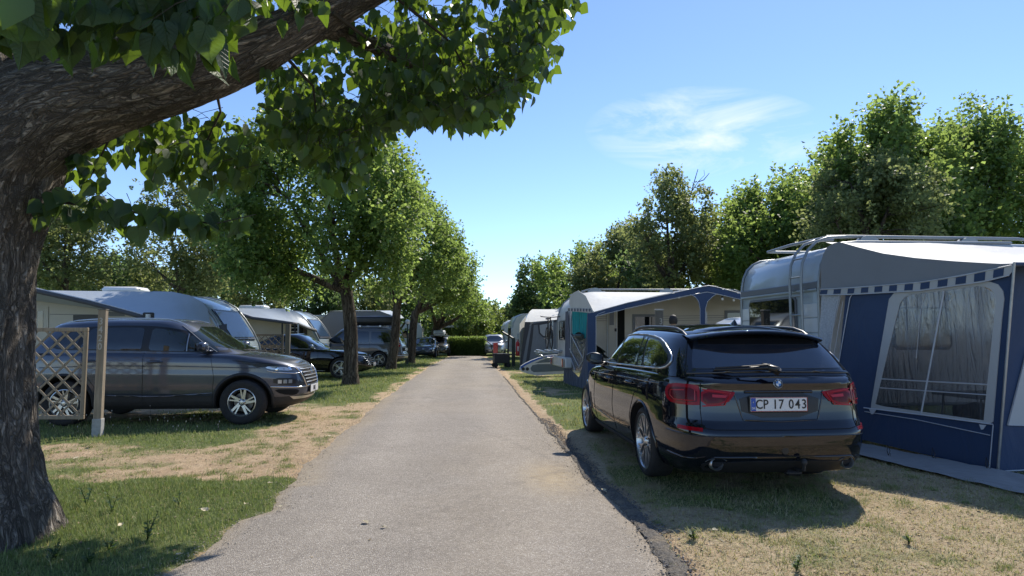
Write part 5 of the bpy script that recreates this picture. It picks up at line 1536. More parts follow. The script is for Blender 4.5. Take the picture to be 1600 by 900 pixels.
make_tree('roadside_tree', 'nearest roadside tree, thick straight trunk in front of the black saloon', (g0.x, g0.y + .3),
    plobes([(450, 310, 18, 100, 105, 2.3), (560, 300, 18, 90, 90, 2.2), (600, 350, 17.5, 68, 75, 1.8), (400, 380, 18, 60, 60, 2.0), (500, 240, 18.5, 60, 60, 1.6), (430, 235, 18.5, 45, 50, 1.4), (560, 235, 18.6, 55, 45, 1.4), (610, 280, 18.4, 48, 48, 1.2), (480, 410, 17.5, 60, 45, 1.6), (640, 310, 18.3, 25, 35, .8), (520, 350, 17, 80, 60, 1.5), (420, 425, 17.8, 60, 42, 1.6), (495, 445, 18, 50, 26, 1.3), (590, 430, 17.8, 48, 38, 1.4), (370, 340, 18.2, 45, 60, 1.6), (530, 405, 16.6, 55, 34, .9), (470, 380, 16.6, 50, 45, .9), (585, 375, 16.8, 45, 40, .9), (455, 222, 18.6, 45, 42, 1.3), (525, 215, 18.4, 48, 40, 1.3), (400, 255, 18.4, 40, 45, 1.3), (575, 250, 18.2, 40, 40, 1.2)]),
    56000, .115, 'leaf', 'barkfar', .215, 2.75, 11, limbs=6, lean=(-.22, 0), group=RT, spl=.6, per=10, upw=.65, sprigs=90, shell_=.35)
g0 = G(610, 578)
make_tree('roadside_tree', 'second roadside tree, slimmer trunk in front of the grey people carrier', (g0.x, g0.y + .2),
    plobes([(640, 370, 26, 60, 70, 2.2), (600, 420, 26, 50, 40, 2.0), (680, 395, 26.5, 48, 55, 1.8), (650, 430, 25.5, 50, 38, 1.6), (620, 320, 26.5, 45, 45, 1.5), (670, 350, 27, 38, 38, 1.3), (700, 410, 27, 30, 38, 1.2)]),
    20000, .12, 'leaf', 'barkfar', .20, 2.7, 12, limbs=5, lean=(.25, 0), group=RT, spl=.6, per=10, upw=.65, shell_=.35)
g0 = G(640, 568)
make_tree('roadside_tree', 'roadside tree with a leaning trunk behind the round white lamp', (g0.x, g0.y),
    plobes([(690, 420, 33, 45, 45, 2.4), (715, 440, 33, 32, 40, 2.0), (660, 440, 32, 45, 35, 2.0), (700, 380, 34, 30, 30, 1.6), (730, 420, 34, 18, 26, 1.2), (700, 462, 33, 40, 24, 1.6)]),
    14000, .13, 'leaf', 'barkfar', .22, 2.6, 13, limbs=5, lean=(.30, 0), group=RT, spl=.6, per=10, upw=.6, shell_=.35)
g0 = G(672, 556)
make_tree('roadside_tree', 'farthest roadside tree with a forked trunk behind the navy saloon', (g0.x, g0.y + 1),
    plobes([(700, 470, 42, 42, 30, 2.4), (735, 480, 42, 25, 25, 2), (670, 470, 42, 35, 26, 2), (715, 450, 43, 30, 25, 1.8), (750, 490, 43, 14, 14, 1.4)]),
    9000, .15, 'leaf', 'barkfar', .30, 2.0, 14, limbs=4, lean=(.3, 0), group=RT, spl=.6, per=10, shell_=.35)
# trees at the end of the road
ET = 'trees beyond the end of the road'
for i, (u, Y, top, hw, lf, lab) in enumerate([(700, 52, 470, 34, 'leafyellow', 'pale green tree behind the hedge, left of the road end'), (742, 50, 466, 32, 'leafyellow', 'bright yellow green tree above the hedge at the road end'),
        (768, 58, 470, 26, 'leafyellow', 'light green tree behind the silver crossover'), (790, 75, 482, 22, 'leafolive', 'small grey green tree far behind the white caravans'), (725, 70, 462, 30, 'leaf', 'taller tree far behind the hedge'), (655, 55, 455, 40, 'leafdark', 'dark tree far behind the navy saloon')]):
    h = 548 - top
    c = P(u, 545, Y)
    make_tree('far_tree', lab, (c.x, Y), plobes([(u, top + h * .42, Y, hw * .8, h * .38, 2.4), (u - hw * .45, top + h * .6, Y, hw * .55, h * .32, 2), (u + hw * .45, top + h * .6, Y, hw * .55, h * .32, 2), (u, top + h * .2, Y, hw * .4, h * .2, 1.4)]),
        6000, .22, lf, 'barkolive', .12, 1.6, 60 + i, limbs=4, group=ET, spl=.7, per=9, sprigs=20, shell_=.3, gap=.35)
# trees behind the left caravans
BL = 'trees behind the left hand caravans'
def backtree(u, top, Y, hw, bot, lf, lab, seed, n=9000, ls=.14, grp=BL, bk='barkolive', sprd=2.2, th=None, tr=.14, **kw):
    h = bot - top; c = P(u, bot, Y); rd = random.Random(seed)
    sp = [(u, top + h * .55, Y, hw * .75, h * .40, sprd)]
    for k in range(7):
        a = rd.uniform(0, 2 * pi)
        sp.append((u + cos(a) * hw * .55, top + h * (.5 - .32 * sin(a)), Y + rd.uniform(-1, 1), hw * rd.uniform(.28, .5), h * rd.uniform(.16, .28), sprd * .6))
    lob = plobes(sp)
    kw.setdefault('spl', .5); kw.setdefault('shell_', .35); kw.setdefault('gap', .4)
    return make_tree('tree', lab, (c.x, Y), lob, n, ls, lf, bk, tr, th or max(1.2, P(u, bot - h * .12, Y).z), seed, limbs=5, group=grp, per=9, sprigs=50, **kw)
backtree(100, 310, 24, 85, 470, 'leafolive', 'pale olive green tree above the left caravan canopy, next to the big trunk', 21, 16000, .11, droop=.5, upw=.1)
backtree(280, 262, 27, 95, 480, 'leafolive', 'loose olive tree with dark forked stems behind the roof hatch of the left caravan', 22, 17000, .13, droop=.3, upw=.2, gap=.5)
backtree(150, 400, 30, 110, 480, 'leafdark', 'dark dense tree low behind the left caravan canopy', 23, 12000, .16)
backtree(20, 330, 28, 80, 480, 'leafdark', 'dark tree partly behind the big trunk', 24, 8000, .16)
backtree(390, 385, 33, 85, 500, 'leafolive', 'olive green tree behind the second left caravan', 25, 11000, .15, droop=.2)
backtree(480, 420, 38, 70, 510, 'leafdark', 'dark green tree behind the canopy of the second left caravan', 26, 9000, .18)
backtree(560, 420, 42, 60, 520, 'leafolive', 'grey green tree between the first two roadside trunks', 27, 8000, .18)
backtree(620, 430, 46, 50, 530, 'leafdark', 'dark tree behind the round white lamp', 28, 7000, .2)
backtree(330, 400, 40, 60, 500, 'leafdark', 'dark tree farther behind the loose olive tree', 29, 7000, .2)
backtree(230, 425, 44, 90, 500, 'leafyellow', 'yellow green tree glimpsed low behind the roof hatch', 30, 6000, .2)
# right hand trees
BR = 'trees behind the right hand caravans'
kwt = dict(upw=.9, spl=.8, shell_=.3)
def poplar(u, top, Y, hw, bot, lab, seed, n=20000, ls=.14, lf='leaf', shoots=7):
    shoots = int(shoots * 1.7)
    h = bot - top; c = P(u, bot, Y); rd = random.Random(seed)
    sp = [(u, top + h * .62, Y, hw * .85, h * .36, 2.4)]
    for k in range(shoots):
        f = (k + .5) / shoots * 2 - 1
        sp.append((u + f * hw * .85, top + h * (.20 + .22 * abs(f)) + rd.uniform(-.06, .06) * h, Y + rd.uniform(-.8, .8), hw * rd.uniform(.16, .26), h * rd.uniform(.13, .24), .9))
    for k in range(5):
        sp.append((u + rd.uniform(-.8, .8) * hw, top + h * rd.uniform(.45, .85), Y + rd.uniform(-1.6, .4), hw * .35, h * .2, 1.2))
    return make_tree('tree', lab, (c.x, Y), plobes(sp), n, ls, lf, 'barkolive', .16, max(1.5, P(u, bot - h * .2, Y).z), seed, limbs=6, group=BR, per=10, sprigs=50, **kwt)
poplar(1395, 165, 19, 105, 470, 'tallest leafy tree with upright shoots, above the near right caravan', 31, 34000, .135, shoots=8)
poplar(1545, 160, 20, 95, 470, 'tall tree at the right edge above the blue and white awning', 32, 30000, .135)
poplar(1225, 270, 23, 95, 470, 'broad bright green tree behind the far corner of the near right caravan', 33, 26000, .14, shoots=7)
poplar(1150, 300, 27, 50, 470, 'narrower bright green tree between olive tree and broad green tree', 34, 12000, .15, shoots=4)
poplar(1478, 205, 21, 60, 470, 'green crown closing the gap between the two tallest trees', 47, 14000, .135, shoots=4)
poplar(1300, 235, 21, 70, 470, 'bright green tree filling the slope below the tallest tree', 46, 16000, .14, shoots=4)
poplar(1640, 190, 22, 80, 480, 'tree just beyond the right edge of the view', 35, 12000, .16)
kw2 = dict(droop=.5, upw=.05)
backtree(1360, 245, 17, 100, 420, 'leafolive', 'hanging olive green foliage tree in front of the tallest trees', 36, 20000, .10, BR, gap=.5, **kw2)
backtree(1050, 272, 24, 72, 455, 'leafolive', 'rounded olive tree with a bare twig on top, above the gabled awning', 37, 17000, .125, BR, gap=.5, tr=.15, th=3.4, upw=.3)
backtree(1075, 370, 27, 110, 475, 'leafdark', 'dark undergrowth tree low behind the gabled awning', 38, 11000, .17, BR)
backtree(960, 358, 31, 78, 490, 'leafolive', 'olive green tree above the rounded end of the middle caravan', 39, 20000, .15, BR, gap=.4, upw=.5)
backtree(895, 372, 35, 75, 495, 'leaf', 'dark green tree behind the bicycle caravan', 40, 20000, .16, BR, upw=.4)
backtree(850, 400, 42, 58, 520, 'leafdark', 'dark tree behind the grey ended caravan', 41, 14000, .19, BR)
backtree(1000, 400, 36, 60, 490, 'leafyellow', 'lighter green tree seen between two olive trees', 42, 9000, .18, BR)
backtree(815, 448, 60, 28, 530, 'leafolive', 'small far tree above the white caravans', 43, 6000, .24, BR)
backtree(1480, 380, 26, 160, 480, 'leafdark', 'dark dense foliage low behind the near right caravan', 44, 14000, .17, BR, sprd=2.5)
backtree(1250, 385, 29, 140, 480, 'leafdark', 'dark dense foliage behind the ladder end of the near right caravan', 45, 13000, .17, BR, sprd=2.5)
# bare twig
tw = MB(); c = P(1075, 300, 24)
for pts in ([(0, 0, -.5), (.12, 0, .0), (.35, 0, .35), (.62, .1, .62), (.60, .1, .8)], [(.12, 0, 0), (.22, 0, .35), (.36, 0, .8)], [(.35, 0, .35), (.55, 0, .42), (.75, 0, .66)], [(0, 0, -.1), (-.2, 0, .2), (-.15, 0, .45)]):
    tw.tube([Vector(p) * 1.1 + c for p in pts], [.022, .018, .012, .008, .006][:len(pts)], 5)
for o in COL.objects:
    if o.get('label', '').startswith('rounded olive tree'):
        tb_ = tw.build('bare_twig', M['barkolive'], o); tb_.location = -o.location
# hedge
hx0, hx1 = G(697, 556).x, G(752, 556).x
g = np.random.default_rng(77)
e = thing('hedge', 'clipped green hedge closing the far end of the road', 'hedge', ((hx0 + hx1) / 2 - .2, 44.6, 0))
n = 16000; pos = np.stack([g.uniform(hx0 + .12, hx1 + .3, n) - e.location.x, g.uniform(-.6, .6, n), g.uniform(.0, 1.3, n)], -1)
pos[:, 2] += .12 * (fbm(pos[:, 0] * 2, pos[:, 1], 3) - .5); 
V, F, rn = leaf_arrays(pos, g.normal(size=pos.shape), g.normal(size=pos.shape), np.full(n, .10), g.random(n) * .8)
tag(np_mesh('foliage', V, F, M['leaf'], parent=e, attrs={'rnd': ('POINT', rn)}), kind='stuff')
m = MB()
for k in range(14): x = hx0 + .2 + (hx1 - hx0) * k / 13 - e.location.x; m.tube([(x, 0, 0), (x + .1, 0, .6), (x - .1, .1, 1.1)], .02, 5)
tag(m.build('stems', M['hedge_wood'], e), kind='stuff')

# ------------------------------------------------------------------ the big tree in the left foreground
YB = 4.55
c0 = P(-42, 830, YB); BT = Vector((c0.x, YB, 0))
big = thing('big_tree', 'big old tree with furrowed bark at the left, its limb arching over the road', 'tree', tuple(BT))
def barktube(name, spec, nseg, nang, disp, parent, mat):
    """spec list of (point, radius); displaced ridged bark"""
    P_ = np.array([list(p) for p, r in spec]); Rr = np.array([r for p, r in spec])
    s = np.concatenate([[0], np.cumsum(np.linalg.norm(np.diff(P_, axis=0), axis=1))])
    q = np.linspace(0, s[-1], nseg)
    cs = [pchip(list(zip(s, P_[:, k]))) for k in range(3)]; rf = pchip(list(zip(s, Rr)))
    C = np.stack([c(q) for c in cs], -1); Rq = rf(q)
    T = nrm(np.gradient(C, axis=0)); up = np.array([0, -1.0, 0]); U = nrm(up - T * (T @ up)[:, None]); Wv = np.cross(T, U)
    th = np.linspace(0, 2 * pi, nang, endpoint=False)
    TH, Q = np.meshgrid(th, q); TH2 = TH + .25 * np.sin(Q * 1.7)
    circ = np.stack([np.cos(TH2), np.sin(TH2)], -1)
    def ridg(fr, fl, o):
        a = fbm(TH2 * fr + 3 * o, Q * fl + o * 5 + 1.2 * fbm(TH2 * 2 + o, Q * 1.3, 2), 4); b = fbm((2 * pi - TH2) * fr + 3 * o + 60, Q * fl + 9, 4)
        w = sstep(0, .6, TH) * sstep(2 * pi, 2 * pi - .6, TH)
        return (1 - np.abs(2 * (a * w + b * (1 - w)) - 1) * 2.2)
    d = ridg(4.0, 1.1, 1) * .6 + ridg(9.0, 3.0, 2) * .4
    lump = (fbm(TH * 1.0 + 5, Q * .9, 3) - .5) * sstep(0, .8, TH) * sstep(2 * pi, 2 * pi - .8, TH)
    rad = Rq[:, None] * (1 + .22 * lump) + disp * (-np.clip(d, -1, 1)) 
    if name == 'trunk': rad = rad + .045 * np.exp(-np.clip(Q - .1, 0, 9) / .16) * (np.cos(5 * TH + 2.2 + .6 * np.sin(TH * 2)) * .5 + .35)
    V = C[:, None, :] + (U[:, None, :] * np.cos(TH)[..., None] + Wv[:, None, :] * np.sin(TH)[..., None]) * rad[..., None]
    idx = np.arange(nseg * nang).reshape(nseg, nang); nx_ = np.roll(idx, -1, 1)
    F = np.stack([idx[:-1], nx_[:-1], nx_[1:], idx[1:]], -1).reshape(-1, 4)
    buv = np.stack([np.cos(TH) * Rq[:, None] * 11, np.sin(TH) * Rq[:, None] * 11, Q * 2.6], -1)
    return np_mesh(name, V.reshape(-1, 3), F, mat, parent=parent, smooth=True, attrs={'buv': ('POINT', buv.reshape(-1, 3))})
loc = lambda u, v, Y: P(u, v, Y) - BT
barktube('trunk', [(Vector((.0, 0, -.15)), .60), (Vector((0, 0, .04)), .51), (loc(-45, 770, YB), .44), (loc(-50, 650, YB), .405), (loc(-52, 500, YB), .40), (loc(-50, 380, YB), .425), (loc(-40, 290, YB), .50), (loc(-20, 210, YB), .52), (loc(-30, 130, YB), .45), (loc(-80, 20, YB + .3), .36), (loc(-140, -120, YB + .7), .28), (loc(-160, -300, YB + 1), .18)], 260, 190, .036, big, M['bark'])
barktube('limb', [(loc(-60, 290, YB), .34), (loc(0, 225, YB), .44), (loc(90, 163, YB), .385), (loc(200, 133, YB), .305), (loc(300, 110, YB), .245), (loc(400, 74, YB), .19), (loc(500, 25, YB + .1), .15), (loc(600, -25, YB + .3), .12), (loc(720, -70, YB + .5), .08), (loc(840, -110, YB + .6), .04)], 210, 96, .020, big, M['bark'])
barktube('limb', [(loc(190, 130, YB), .13), (loc(205, 70, YB - .15), .13), (loc(200, 10, YB - .3), .11), (loc(170, -80, YB - .6), .08), (loc(120, -220, YB - .9), .05)], 60, 48, .010, big, M['bark'])
barktube('limb', [(loc(480, 35, YB + .1), .09), (loc(560, 60, YB + .5), .075), (loc(640, 95, YB + .9), .06), (loc(720, 90, YB + 1.4), .035)], 60, 36, .008, big, M['bark'])
# leaf placement: twigs with hanging broad leaves
gb = np.random.default_rng(5)
def bnd(u):
    return np.interp(u, [400, 430, 455, 475, 500, 520, 545, 565, 600, 640, 680, 700, 730, 765, 800, 815, 835, 850, 870, 890, 900], [120, 205, 225, 245, 255, 300, 310, 250, 210, 185, 190, 200, 192, 196, 165, 150, 115, 80, 45, 15, -10])
spr = []; K0 = 0
def add_sprig(u, v, Y, nlf, size, hang=.35, spread=.16, grp='c'):
    spr.append((u, v, Y, nlf, size, hang, spread))
for k in range(380):
    u = gb.uniform(425, 885); b = bnd(u); v = b - abs(gb.normal(0, 85)) - 14; add_sprig(u, max(v, -160), gb.uniform(4.5, 7.3), 7, .105)
for k in range(60):
    u = gb.uniform(425, 890); b = bnd(u); v = b - gb.uniform(8, 40); add_sprig(u, v, gb.uniform(4.6, 6.2), 6, .10, .25, .12)
for k in range(90):
    u = gb.uniform(400, 840); v = gb.uniform(-120, 60); add_sprig(u, v, gb.uniform(4.6, 6.8), 8, .11)
for k in range(8): add_sprig(gb.uniform(505, 560), gb.uniform(215, 285), gb.uniform(4.6, 5.6), 5, .11, .4, .10)
for k in range(40): add_sprig(gb.uniform(130, 440), gb.uniform(185, 245), gb.uniform(4.9, 5.9), 6, .12, .3, .14)
for k in range(18): add_sprig(gb.uniform(240, 400), gb.uniform(225, 285), gb.uniform(4.6, 5.4), 6, .12, .3, .13)
for k in range(17): 
    f = k / 16; add_sprig(72 + 300 * f, 322 + 26 * f, 4.5 + .2 * f, 6, .12, .25, .10)
for k in range(5): add_sprig(gb.uniform(120, 160), gb.uniform(240, 290), 4.6, 5, .11, .3, .07)
for k in range(12): add_sprig(gb.uniform(-20, 62), gb.uniform(-20, 58), gb.uniform(2.1, 2.6), 6, .125, .2, .10)
for k in range(60): add_sprig(gb.uniform(120, 390), gb.uniform(-60, 62), gb.uniform(2.5, 3.5), 7, .12, .25, .13)
for k in range(70): add_sprig(gb.uniform(-100, 520), gb.uniform(-120, 15), gb.uniform(2.9, 4.4), 7, .125, .25, .16)
for k in range(120):
    u = gb.uniform(470, 730); add_sprig(u, gb.uniform(40, bnd(u) - 10), gb.uniform(6.5, 7.8), 8, .115)
for k in range(130):
    u = gb.uniform(555, 775); add_sprig(u, bnd(u) - gb.uniform(5, 70), gb.uniform(6.8, 7.9), 9, .115)
for k in range(520): add_sprig(gb.uniform(330, 1040), gb.uniform(-950, -230), gb.uniform(3.0, 5.6), 9, .15, .3, .3)  # unseen sprigs overhead, added to keep the near leaves in shade
# unseen crown above the frame, added for the shade it casts
for k in range(260):
    add_sprig(gb.uniform(-500, 480), gb.uniform(-700, -90), gb.uniform(3.2, 7.5), 9, .13, .3, .3)
PP = []; DD = []; NN = []; SS = []
tw = MB()
for (u, v, Y, nlf, size, hang, sp) in spr:
    c = np.array(P(u, v, Y)); a = gb.uniform(0, 2 * pi); dr = np.array([cos(a), sin(a) * .8, -.25]); L_ = sp * 2.2
    p0 = c - dr * L_ * .5 + np.array([0, 0, .10]); p2 = c + dr * L_ * .5
    tw.tube([Vector(p0 - BT), Vector((p0 + p2) / 2 - BT + Vector((0, 0, .03))), Vector(p2 - BT)], [.0028, .0022, .0012], 4, caps=False)
    for i in range(nlf):
        f = (i + gb.uniform(.1, .9)) / nlf; p = p0 * (1 - f) + p2 * f + gb.normal(0, .025, 3)
        sd = gb.normal(0, 1, 3) * np.array([.55, .55, .2])
        d = sd + np.array([0, 0, -1.0 - gb.random() * .8]); st = d / np.linalg.norm(d) * .04
        PP.append(p + st + np.array([0, 0, -hang * .05])); DD.append(d); n_ = gb.normal(0, 1, 3) * np.array([1, 1, .45]); NN.append(n_); SS.append(size * gb.uniform(.65, 1.2))
PP, DD, NN, SS = map(np.array, (PP, DD, NN, SS))
# the long low twig
tw.tube([loc(60, 312, YB + .35), loc(150, 322, YB + .3), loc(250, 338, YB + .2), loc(335, 350, YB + .1), loc(400, 335, YB)], [.014, .012, .009, .006, .003], 6)
for a_, b_ in (((420, 60, YB), (500, 230, 5.2)), ((520, 20, YB), (640, 170, 5.2)), ((600, -20, 4.8), (760, 170, 5.4)), ((700, -60, 5), (860, 60, 5.6)), ((330, 105, YB), (300, 270, 5.1)), ((150, 150, YB), (140, 280, 4.7))):
    A_, B_ = loc(*a_), loc(*b_); tw.tube([A_, A_.lerp(B_, .5) + Vector((.1, .1, .12)), B_], [.018, .010, .004], 5)
tag(tw.build('twigs', M['twigdark'], big), kind='stuff')
rnd = np.clip(gb.normal(.45, .25, len(PP)), 0, 1)
dist = np.linalg.norm(PP - np.array([0, 0, CAMZ]), axis=1)
# on-screen size in view only
cpx = []
Xc = PP[:, 0]; Yc = PP[:, 1]; Zc = PP[:, 2] - CAMZ
dep = Yc * _cp + Zc * _sp; uu = 800 + 1000 * Xc / dep; vv = 450 - 1000 * (Zc * _cp - Yc * _sp) / dep
inview = (uu > -10) & (uu < 1600) & (vv > -10) & (vv < 900)
ppl = np.where(inview, SS / dist, 0)
order = np.argsort(-ppl); single = order[:290]; rest = order[290:]
vis = rest[inview[rest]]; hid = rest[~inview[rest]]
V, F, rn = leaf_arrays(PP[vis] - np.array(BT), DD[vis], NN[vis], SS[vis], rnd[vis], 'heart')
o = np_mesh('leaves', V, F, M['leafnear'], parent=big, attrs={'rnd': ('POINT', rn)}, smooth=True); o['kind'] = 'stuff'
V, F, rn = leaf_arrays(PP[hid] - np.array(BT), DD[hid], NN[hid], SS[hid], rnd[hid], 'heart')
o = np_mesh('leaves', V, F, M['leafnear'], parent=big, attrs={'rnd': ('POINT', rn)}); o['kind'] = 'stuff'  # out-of-view leaves, mostly the overhead sprigs added for shade
protos = []
for k in range(6):
    V, F, Lu = fine_leaf(k); V = V.copy(); V[:, 0] *= 1 + .07 * (k - 3)
    o = np_mesh('leaf', V, F, M['leafvein'], parent=big, attrs={'rnd': ('POINT', np.full(len(V), .10 + .16 * k)), 'luv': ('POINT', Lu)}, smooth=True); protos.append(o)
for j, i in enumerate(single):
    D = Vector(DD[i]).normalized(); N = Vector(NN[i]); N = (N - D * N.dot(D)).normalized(); Tx = D.cross(N)
    Mx = Matrix((( Tx.x, D.x, N.x, PP[i][0] - BT.x), (Tx.y, D.y, N.y, PP[i][1] - BT.y), (Tx.z, D.z, N.z, PP[i][2] - BT.z), (0, 0, 0, 1))) @ Matrix.Scale(SS[i], 4)
    if j < 6: o = protos[j]
    else: o = protos[j % 6].copy(); COL.objects.link(o); o.parent = big
    o.matrix_local = Mx
# ================================================================== caravans and awnings
def inset(poly, d):
    n = len(poly); o = []
    A = sum(poly[i][0] * poly[(i + 1) % n][1] - poly[(i + 1) % n][0] * poly[i][1] for i in range(n))
    sg = 1 if A > 0 else -1
    for i in range(n):
        a, b, c = Vector(poly[i - 1]), Vector(poly[i]), Vector(poly[(i + 1) % n])
        e1 = (b - a).normalized(); e2 = (c - b).normalized()
        n1 = Vector((-e1.y, e1.x)) * sg; n2 = Vector((-e2.y, e2.x)) * sg
        m = (n1 + n2); m = m / max(m.length_squared * .5, .3)
        o.append((b.x + m.x * d, b.y + m.y * d))
    return o
def resample(poly, step=.25):
    out = []
    for i in range(len(poly)):
        a = poly[i]; b = poly[(i + 1) % len(poly)]; l = math.hypot(b[0] - a[0], b[1] - a[1]); k = max(1, int(l / step))
        out += [(a[0] + (b[0] - a[0]) * j / k, a[1] + (b[1] - a[1]) * j / k) for j in range(k)]
    return out
def caravan_body(root, prof, W, mat_end, mat_side, name='body', bev=.05):
    m = MB(); rings = [(0, bev), (.012, bev * .35), (bev, 0), (W - bev, 0), (W - .012, bev * .35), (W, bev)]
    P_ = [[(x, y, z) for x, z in (inset(prof, d) if d else prof)] for y, d in rings]
    n = len(prof)
    for r in P_: m.v += r
    for i in range(len(rings) - 1):
        for k in range(n):
            k2 = (k + 1) % n
            m.f.append((i * n + k, i * n + k2, (i + 1) * n + k2, (i + 1) * n + k)); m.m.append(0)
    m.f.append(tuple(range(n))); m.m.append(1); m.f.append(tuple((len(rings) - 1) * n + k for k in range(n))[::-1]); m.m.append(1)
    return m.build(name, [mat_end, mat_side], root, smooth=32, fixn=True)
class Plane:
    """a plane in world space on which outlines seen in the photograph are laid at their real place"""
    def __init__(s, p, n): s.p = Vector(p); s.n = Vector(n).normalized(); s.n = s.n if s.n.dot(Vector((0, 0, CAMZ)) - s.p) > 0 else -s.n
    def at(s, u, v):
        d = ray(u, v); o = Vector((0, 0, CAMZ)); t = (s.p - o).dot(s.n) / d.dot(s.n); return o + d * t
    def poly(s, name, px, mat, parent, off=.0, thick=.02, smooth=None):
        inv = parent.matrix_basis.inverted() if parent else Matrix()
        a = [inv @ (s.at(u, v) + s.n * off) for u, v in px]; nn = (inv.to_3x3() @ s.n)
        b = [p - nn * thick for p in a]; n = len(a)
        m = MB(); m.add(a + b, [tuple(range(n)), tuple(range(2 * n - 1, n - 1, -1))] + [(i, n + i, n + (i + 1) % n, (i + 1) % n) for i in range(n)])
        return m.build(name, mat, parent, fixn=True)
    def line(s, name, px, mat, parent, r=.006, off=.006, n=6):
        inv = parent.matrix_basis.inverted()
        pts = [inv @ (s.at(u, v) + s.n * off) for u, v in px]
        return MB().tube(pts, r, n).build(name, mat, parent, smooth=60)
    def grid(s, name, q, mat, parent, nu, nv, wave=.01, off=.0, freq=3.0, seed=0):
        """four corners in px (tl, tr, br, bl) with cloth waviness"""
        inv = parent.matrix_basis.inverted(); c = [s.at(*p) for p in q]
        m = MB()
        def f(u, v):
            p = c[0] * (1 - u) * (1 - v) + c[1] * u * (1 - v) + c[2] * u * v + c[3] * (1 - u) * v
            w = float(fbm(u * freq + seed, v * freq * .4 + seed, 3)) - .5
            return inv @ (p + s.n * (off + w * wave))
        m.grid(f, nu, nv); return m.build(name, mat, parent, smooth=60)
def part_box(root, name, c, d, mat, bev=.01): return MB().box(c, d, bev=bev).build(name, mat, root)
def window(root, face, cx, cz, w, h, y=0, mat=None, frame=None, tilt=0):
    """face 'side' lies in x-z at y; 'end' lies in y-z at x=y"""
    e = bpy.data.objects.new('window', None); link(e, root)
    fr = MB(); gl = MB()
    mt = mat or M['glass']
    if face == 'side':
        o = resample(soft([(cx - w / 2, cz - h / 2), (cx + w / 2, cz - h / 2), (cx + w / 2, cz + h / 2), (cx - w / 2, cz + h / 2)], .06), 9)
        gl.prism(inset(o, .035), y - .030, y, 'y'); fr.prism(o, y - .022, y + .002, 'y')
    else:
        o = resample(soft([(cx - w / 2, cz - h / 2), (cx + w / 2, cz - h / 2), (cx + w / 2, cz + h / 2), (cx - w / 2, cz + h / 2)], .06), 9)
        sgn = tilt or -1
        gl.prism(inset(o, .035), y + sgn * .030, y, 'x'); fr.prism(o, y + sgn * .022, y - sgn * .002, 'x')
    fr.build('window_frame', frame or M['black'], e, fixn=True); gl.build('pane', mt, e, fixn=True)
    return e
def frame_of(near, far):
    """root placement from the ground points of the near and far corner of the road end"""
    d = (far - near); d.z = 0
    return near, math.atan2(-d.x, d.y), d.length

# ---------------------------------------------------------------- right hand, near caravan
A0 = P(1285, 560, 8.8); A0.z = 0; A1 = P(1161, 560, 11.05); A1.z = 0
o_, rz, W_ = frame_of(A0, A1)
c1 = thing('caravan', 'near right caravan with a grey ladder and roof rails, beside the black estate car', 'caravan', tuple(o_), rz, 'caravans right of the road')
prof = [(.02, .42), (0, .9), (0, 1.9), (.015, 2.2), (.05, 2.38), (.12, 2.52), (.22, 2.61), (.36, 2.665), (.6, 2.69), (3, 2.72), (6.3, 2.72), (6.5, 2.6), (6.55, .42)]
caravan_body(c1, resample(prof, .6), W_, M['caragrey'], M['carawhite'])
part_box(c1, 'end_trim', (-.012, W_ / 2, 2.10), (.03, W_ - .06, .10), M['carastripe'])
part_box(c1, 'end_trim', (-.018, W_ / 2, 2.035), (.03, W_ - .10, .035), M['caragrey'])
window(c1, 'end', W_ * .56, 1.52, W_ * .62, .92, 0.0, M['glass'], M['carastripe'])
for k in range(6):
    part_box(c1, 'end_panel', (-.004, W_ - .20, .70 + .21 * k), (.012, .32, .195), M['carawhite'], .004)
    part_box(c1, 'end_panel', (-.004, .22, .70 + .21 * k), (.012, .36, .195), M['carawhite'], .004)
for y in (.02, W_ - .02):
    MB().tube([(x - .012 if i < 8 else x, y, z + (.012 if i > 5 else 0)) for i, (x, z) in enumerate(prof[1:10])], .022, 8).build('corner_trim', M['rail'], c1, smooth=60)
lad = bpy.data.objects.new('ladder', None); link(lad, c1)
def arc(y):
    return [(-.10, y, .95), (-.11, y, 1.6), (-.11, y, 2.20), (-.085, y, 2.42), (.0, y, 2.60), (.14, y, 2.735), (.32, y, 2.80), (.6, y, 2.815)]
for y in (.27, .56): MB().tube(arc(y), .020, 10).build('ladder_rail', M['rail'], lad, smooth=60)
for z in (1.15, 1.42, 1.69, 1.96, 2.23, 2.50): MB().tube([(-.112 + max(0, z - 2.2) * .2, .27, z), (-.112 + max(0, z - 2.2) * .2, .56, z)], .012, 8).build('ladder_rung', M['rail'], lad, smooth=60)
for z in (1.25, 2.05):
    for y in (.27, .56): MB().tube([(-.11, y, z), (0, y, z)], .012, 6).build('ladder_bracket', M['rail'], lad)
rk = bpy.data.objects.new('roof_rack', None); link(rk, c1)
MB().tube([(.32, .30, 2.815), (.7, .29, 2.825), (3.4, .29, 2.84), (3.6, .29, 2.82), (3.75, .29, 2.76)], .024, 8).build('rack_rail', M['rail'], rk, smooth=60)
MB().tube([(.34, .30, 2.81), (.30, 1.2, 2.82), (.34, W_ - .3, 2.81)], .022, 8).build('rack_rail', M['rail'], rk, smooth=60)
MB().tube([(.34, W_ - .3, 2.81), (3.6, W_ - .3, 2.84)], .022, 8).build('rack_rail', M['rail'], rk, smooth=60)
for x in (.95, 2.55):
    m = MB(); m.prism([(x - .16, 2.70)] + [(x + .16 * cos(a), 2.73 + .11 * sin(a)) for a in np.linspace(pi, 0, 14)] + [(x + .16, 2.70)], .24, .34, 'y'); m.build('rack_foot', M['rail'], rk, fixn=True)
part_box(c1, 'roof_hatch', (1.9, 1.2, 2.76), (.55, .55, .10), M['whitedirty'], .03)
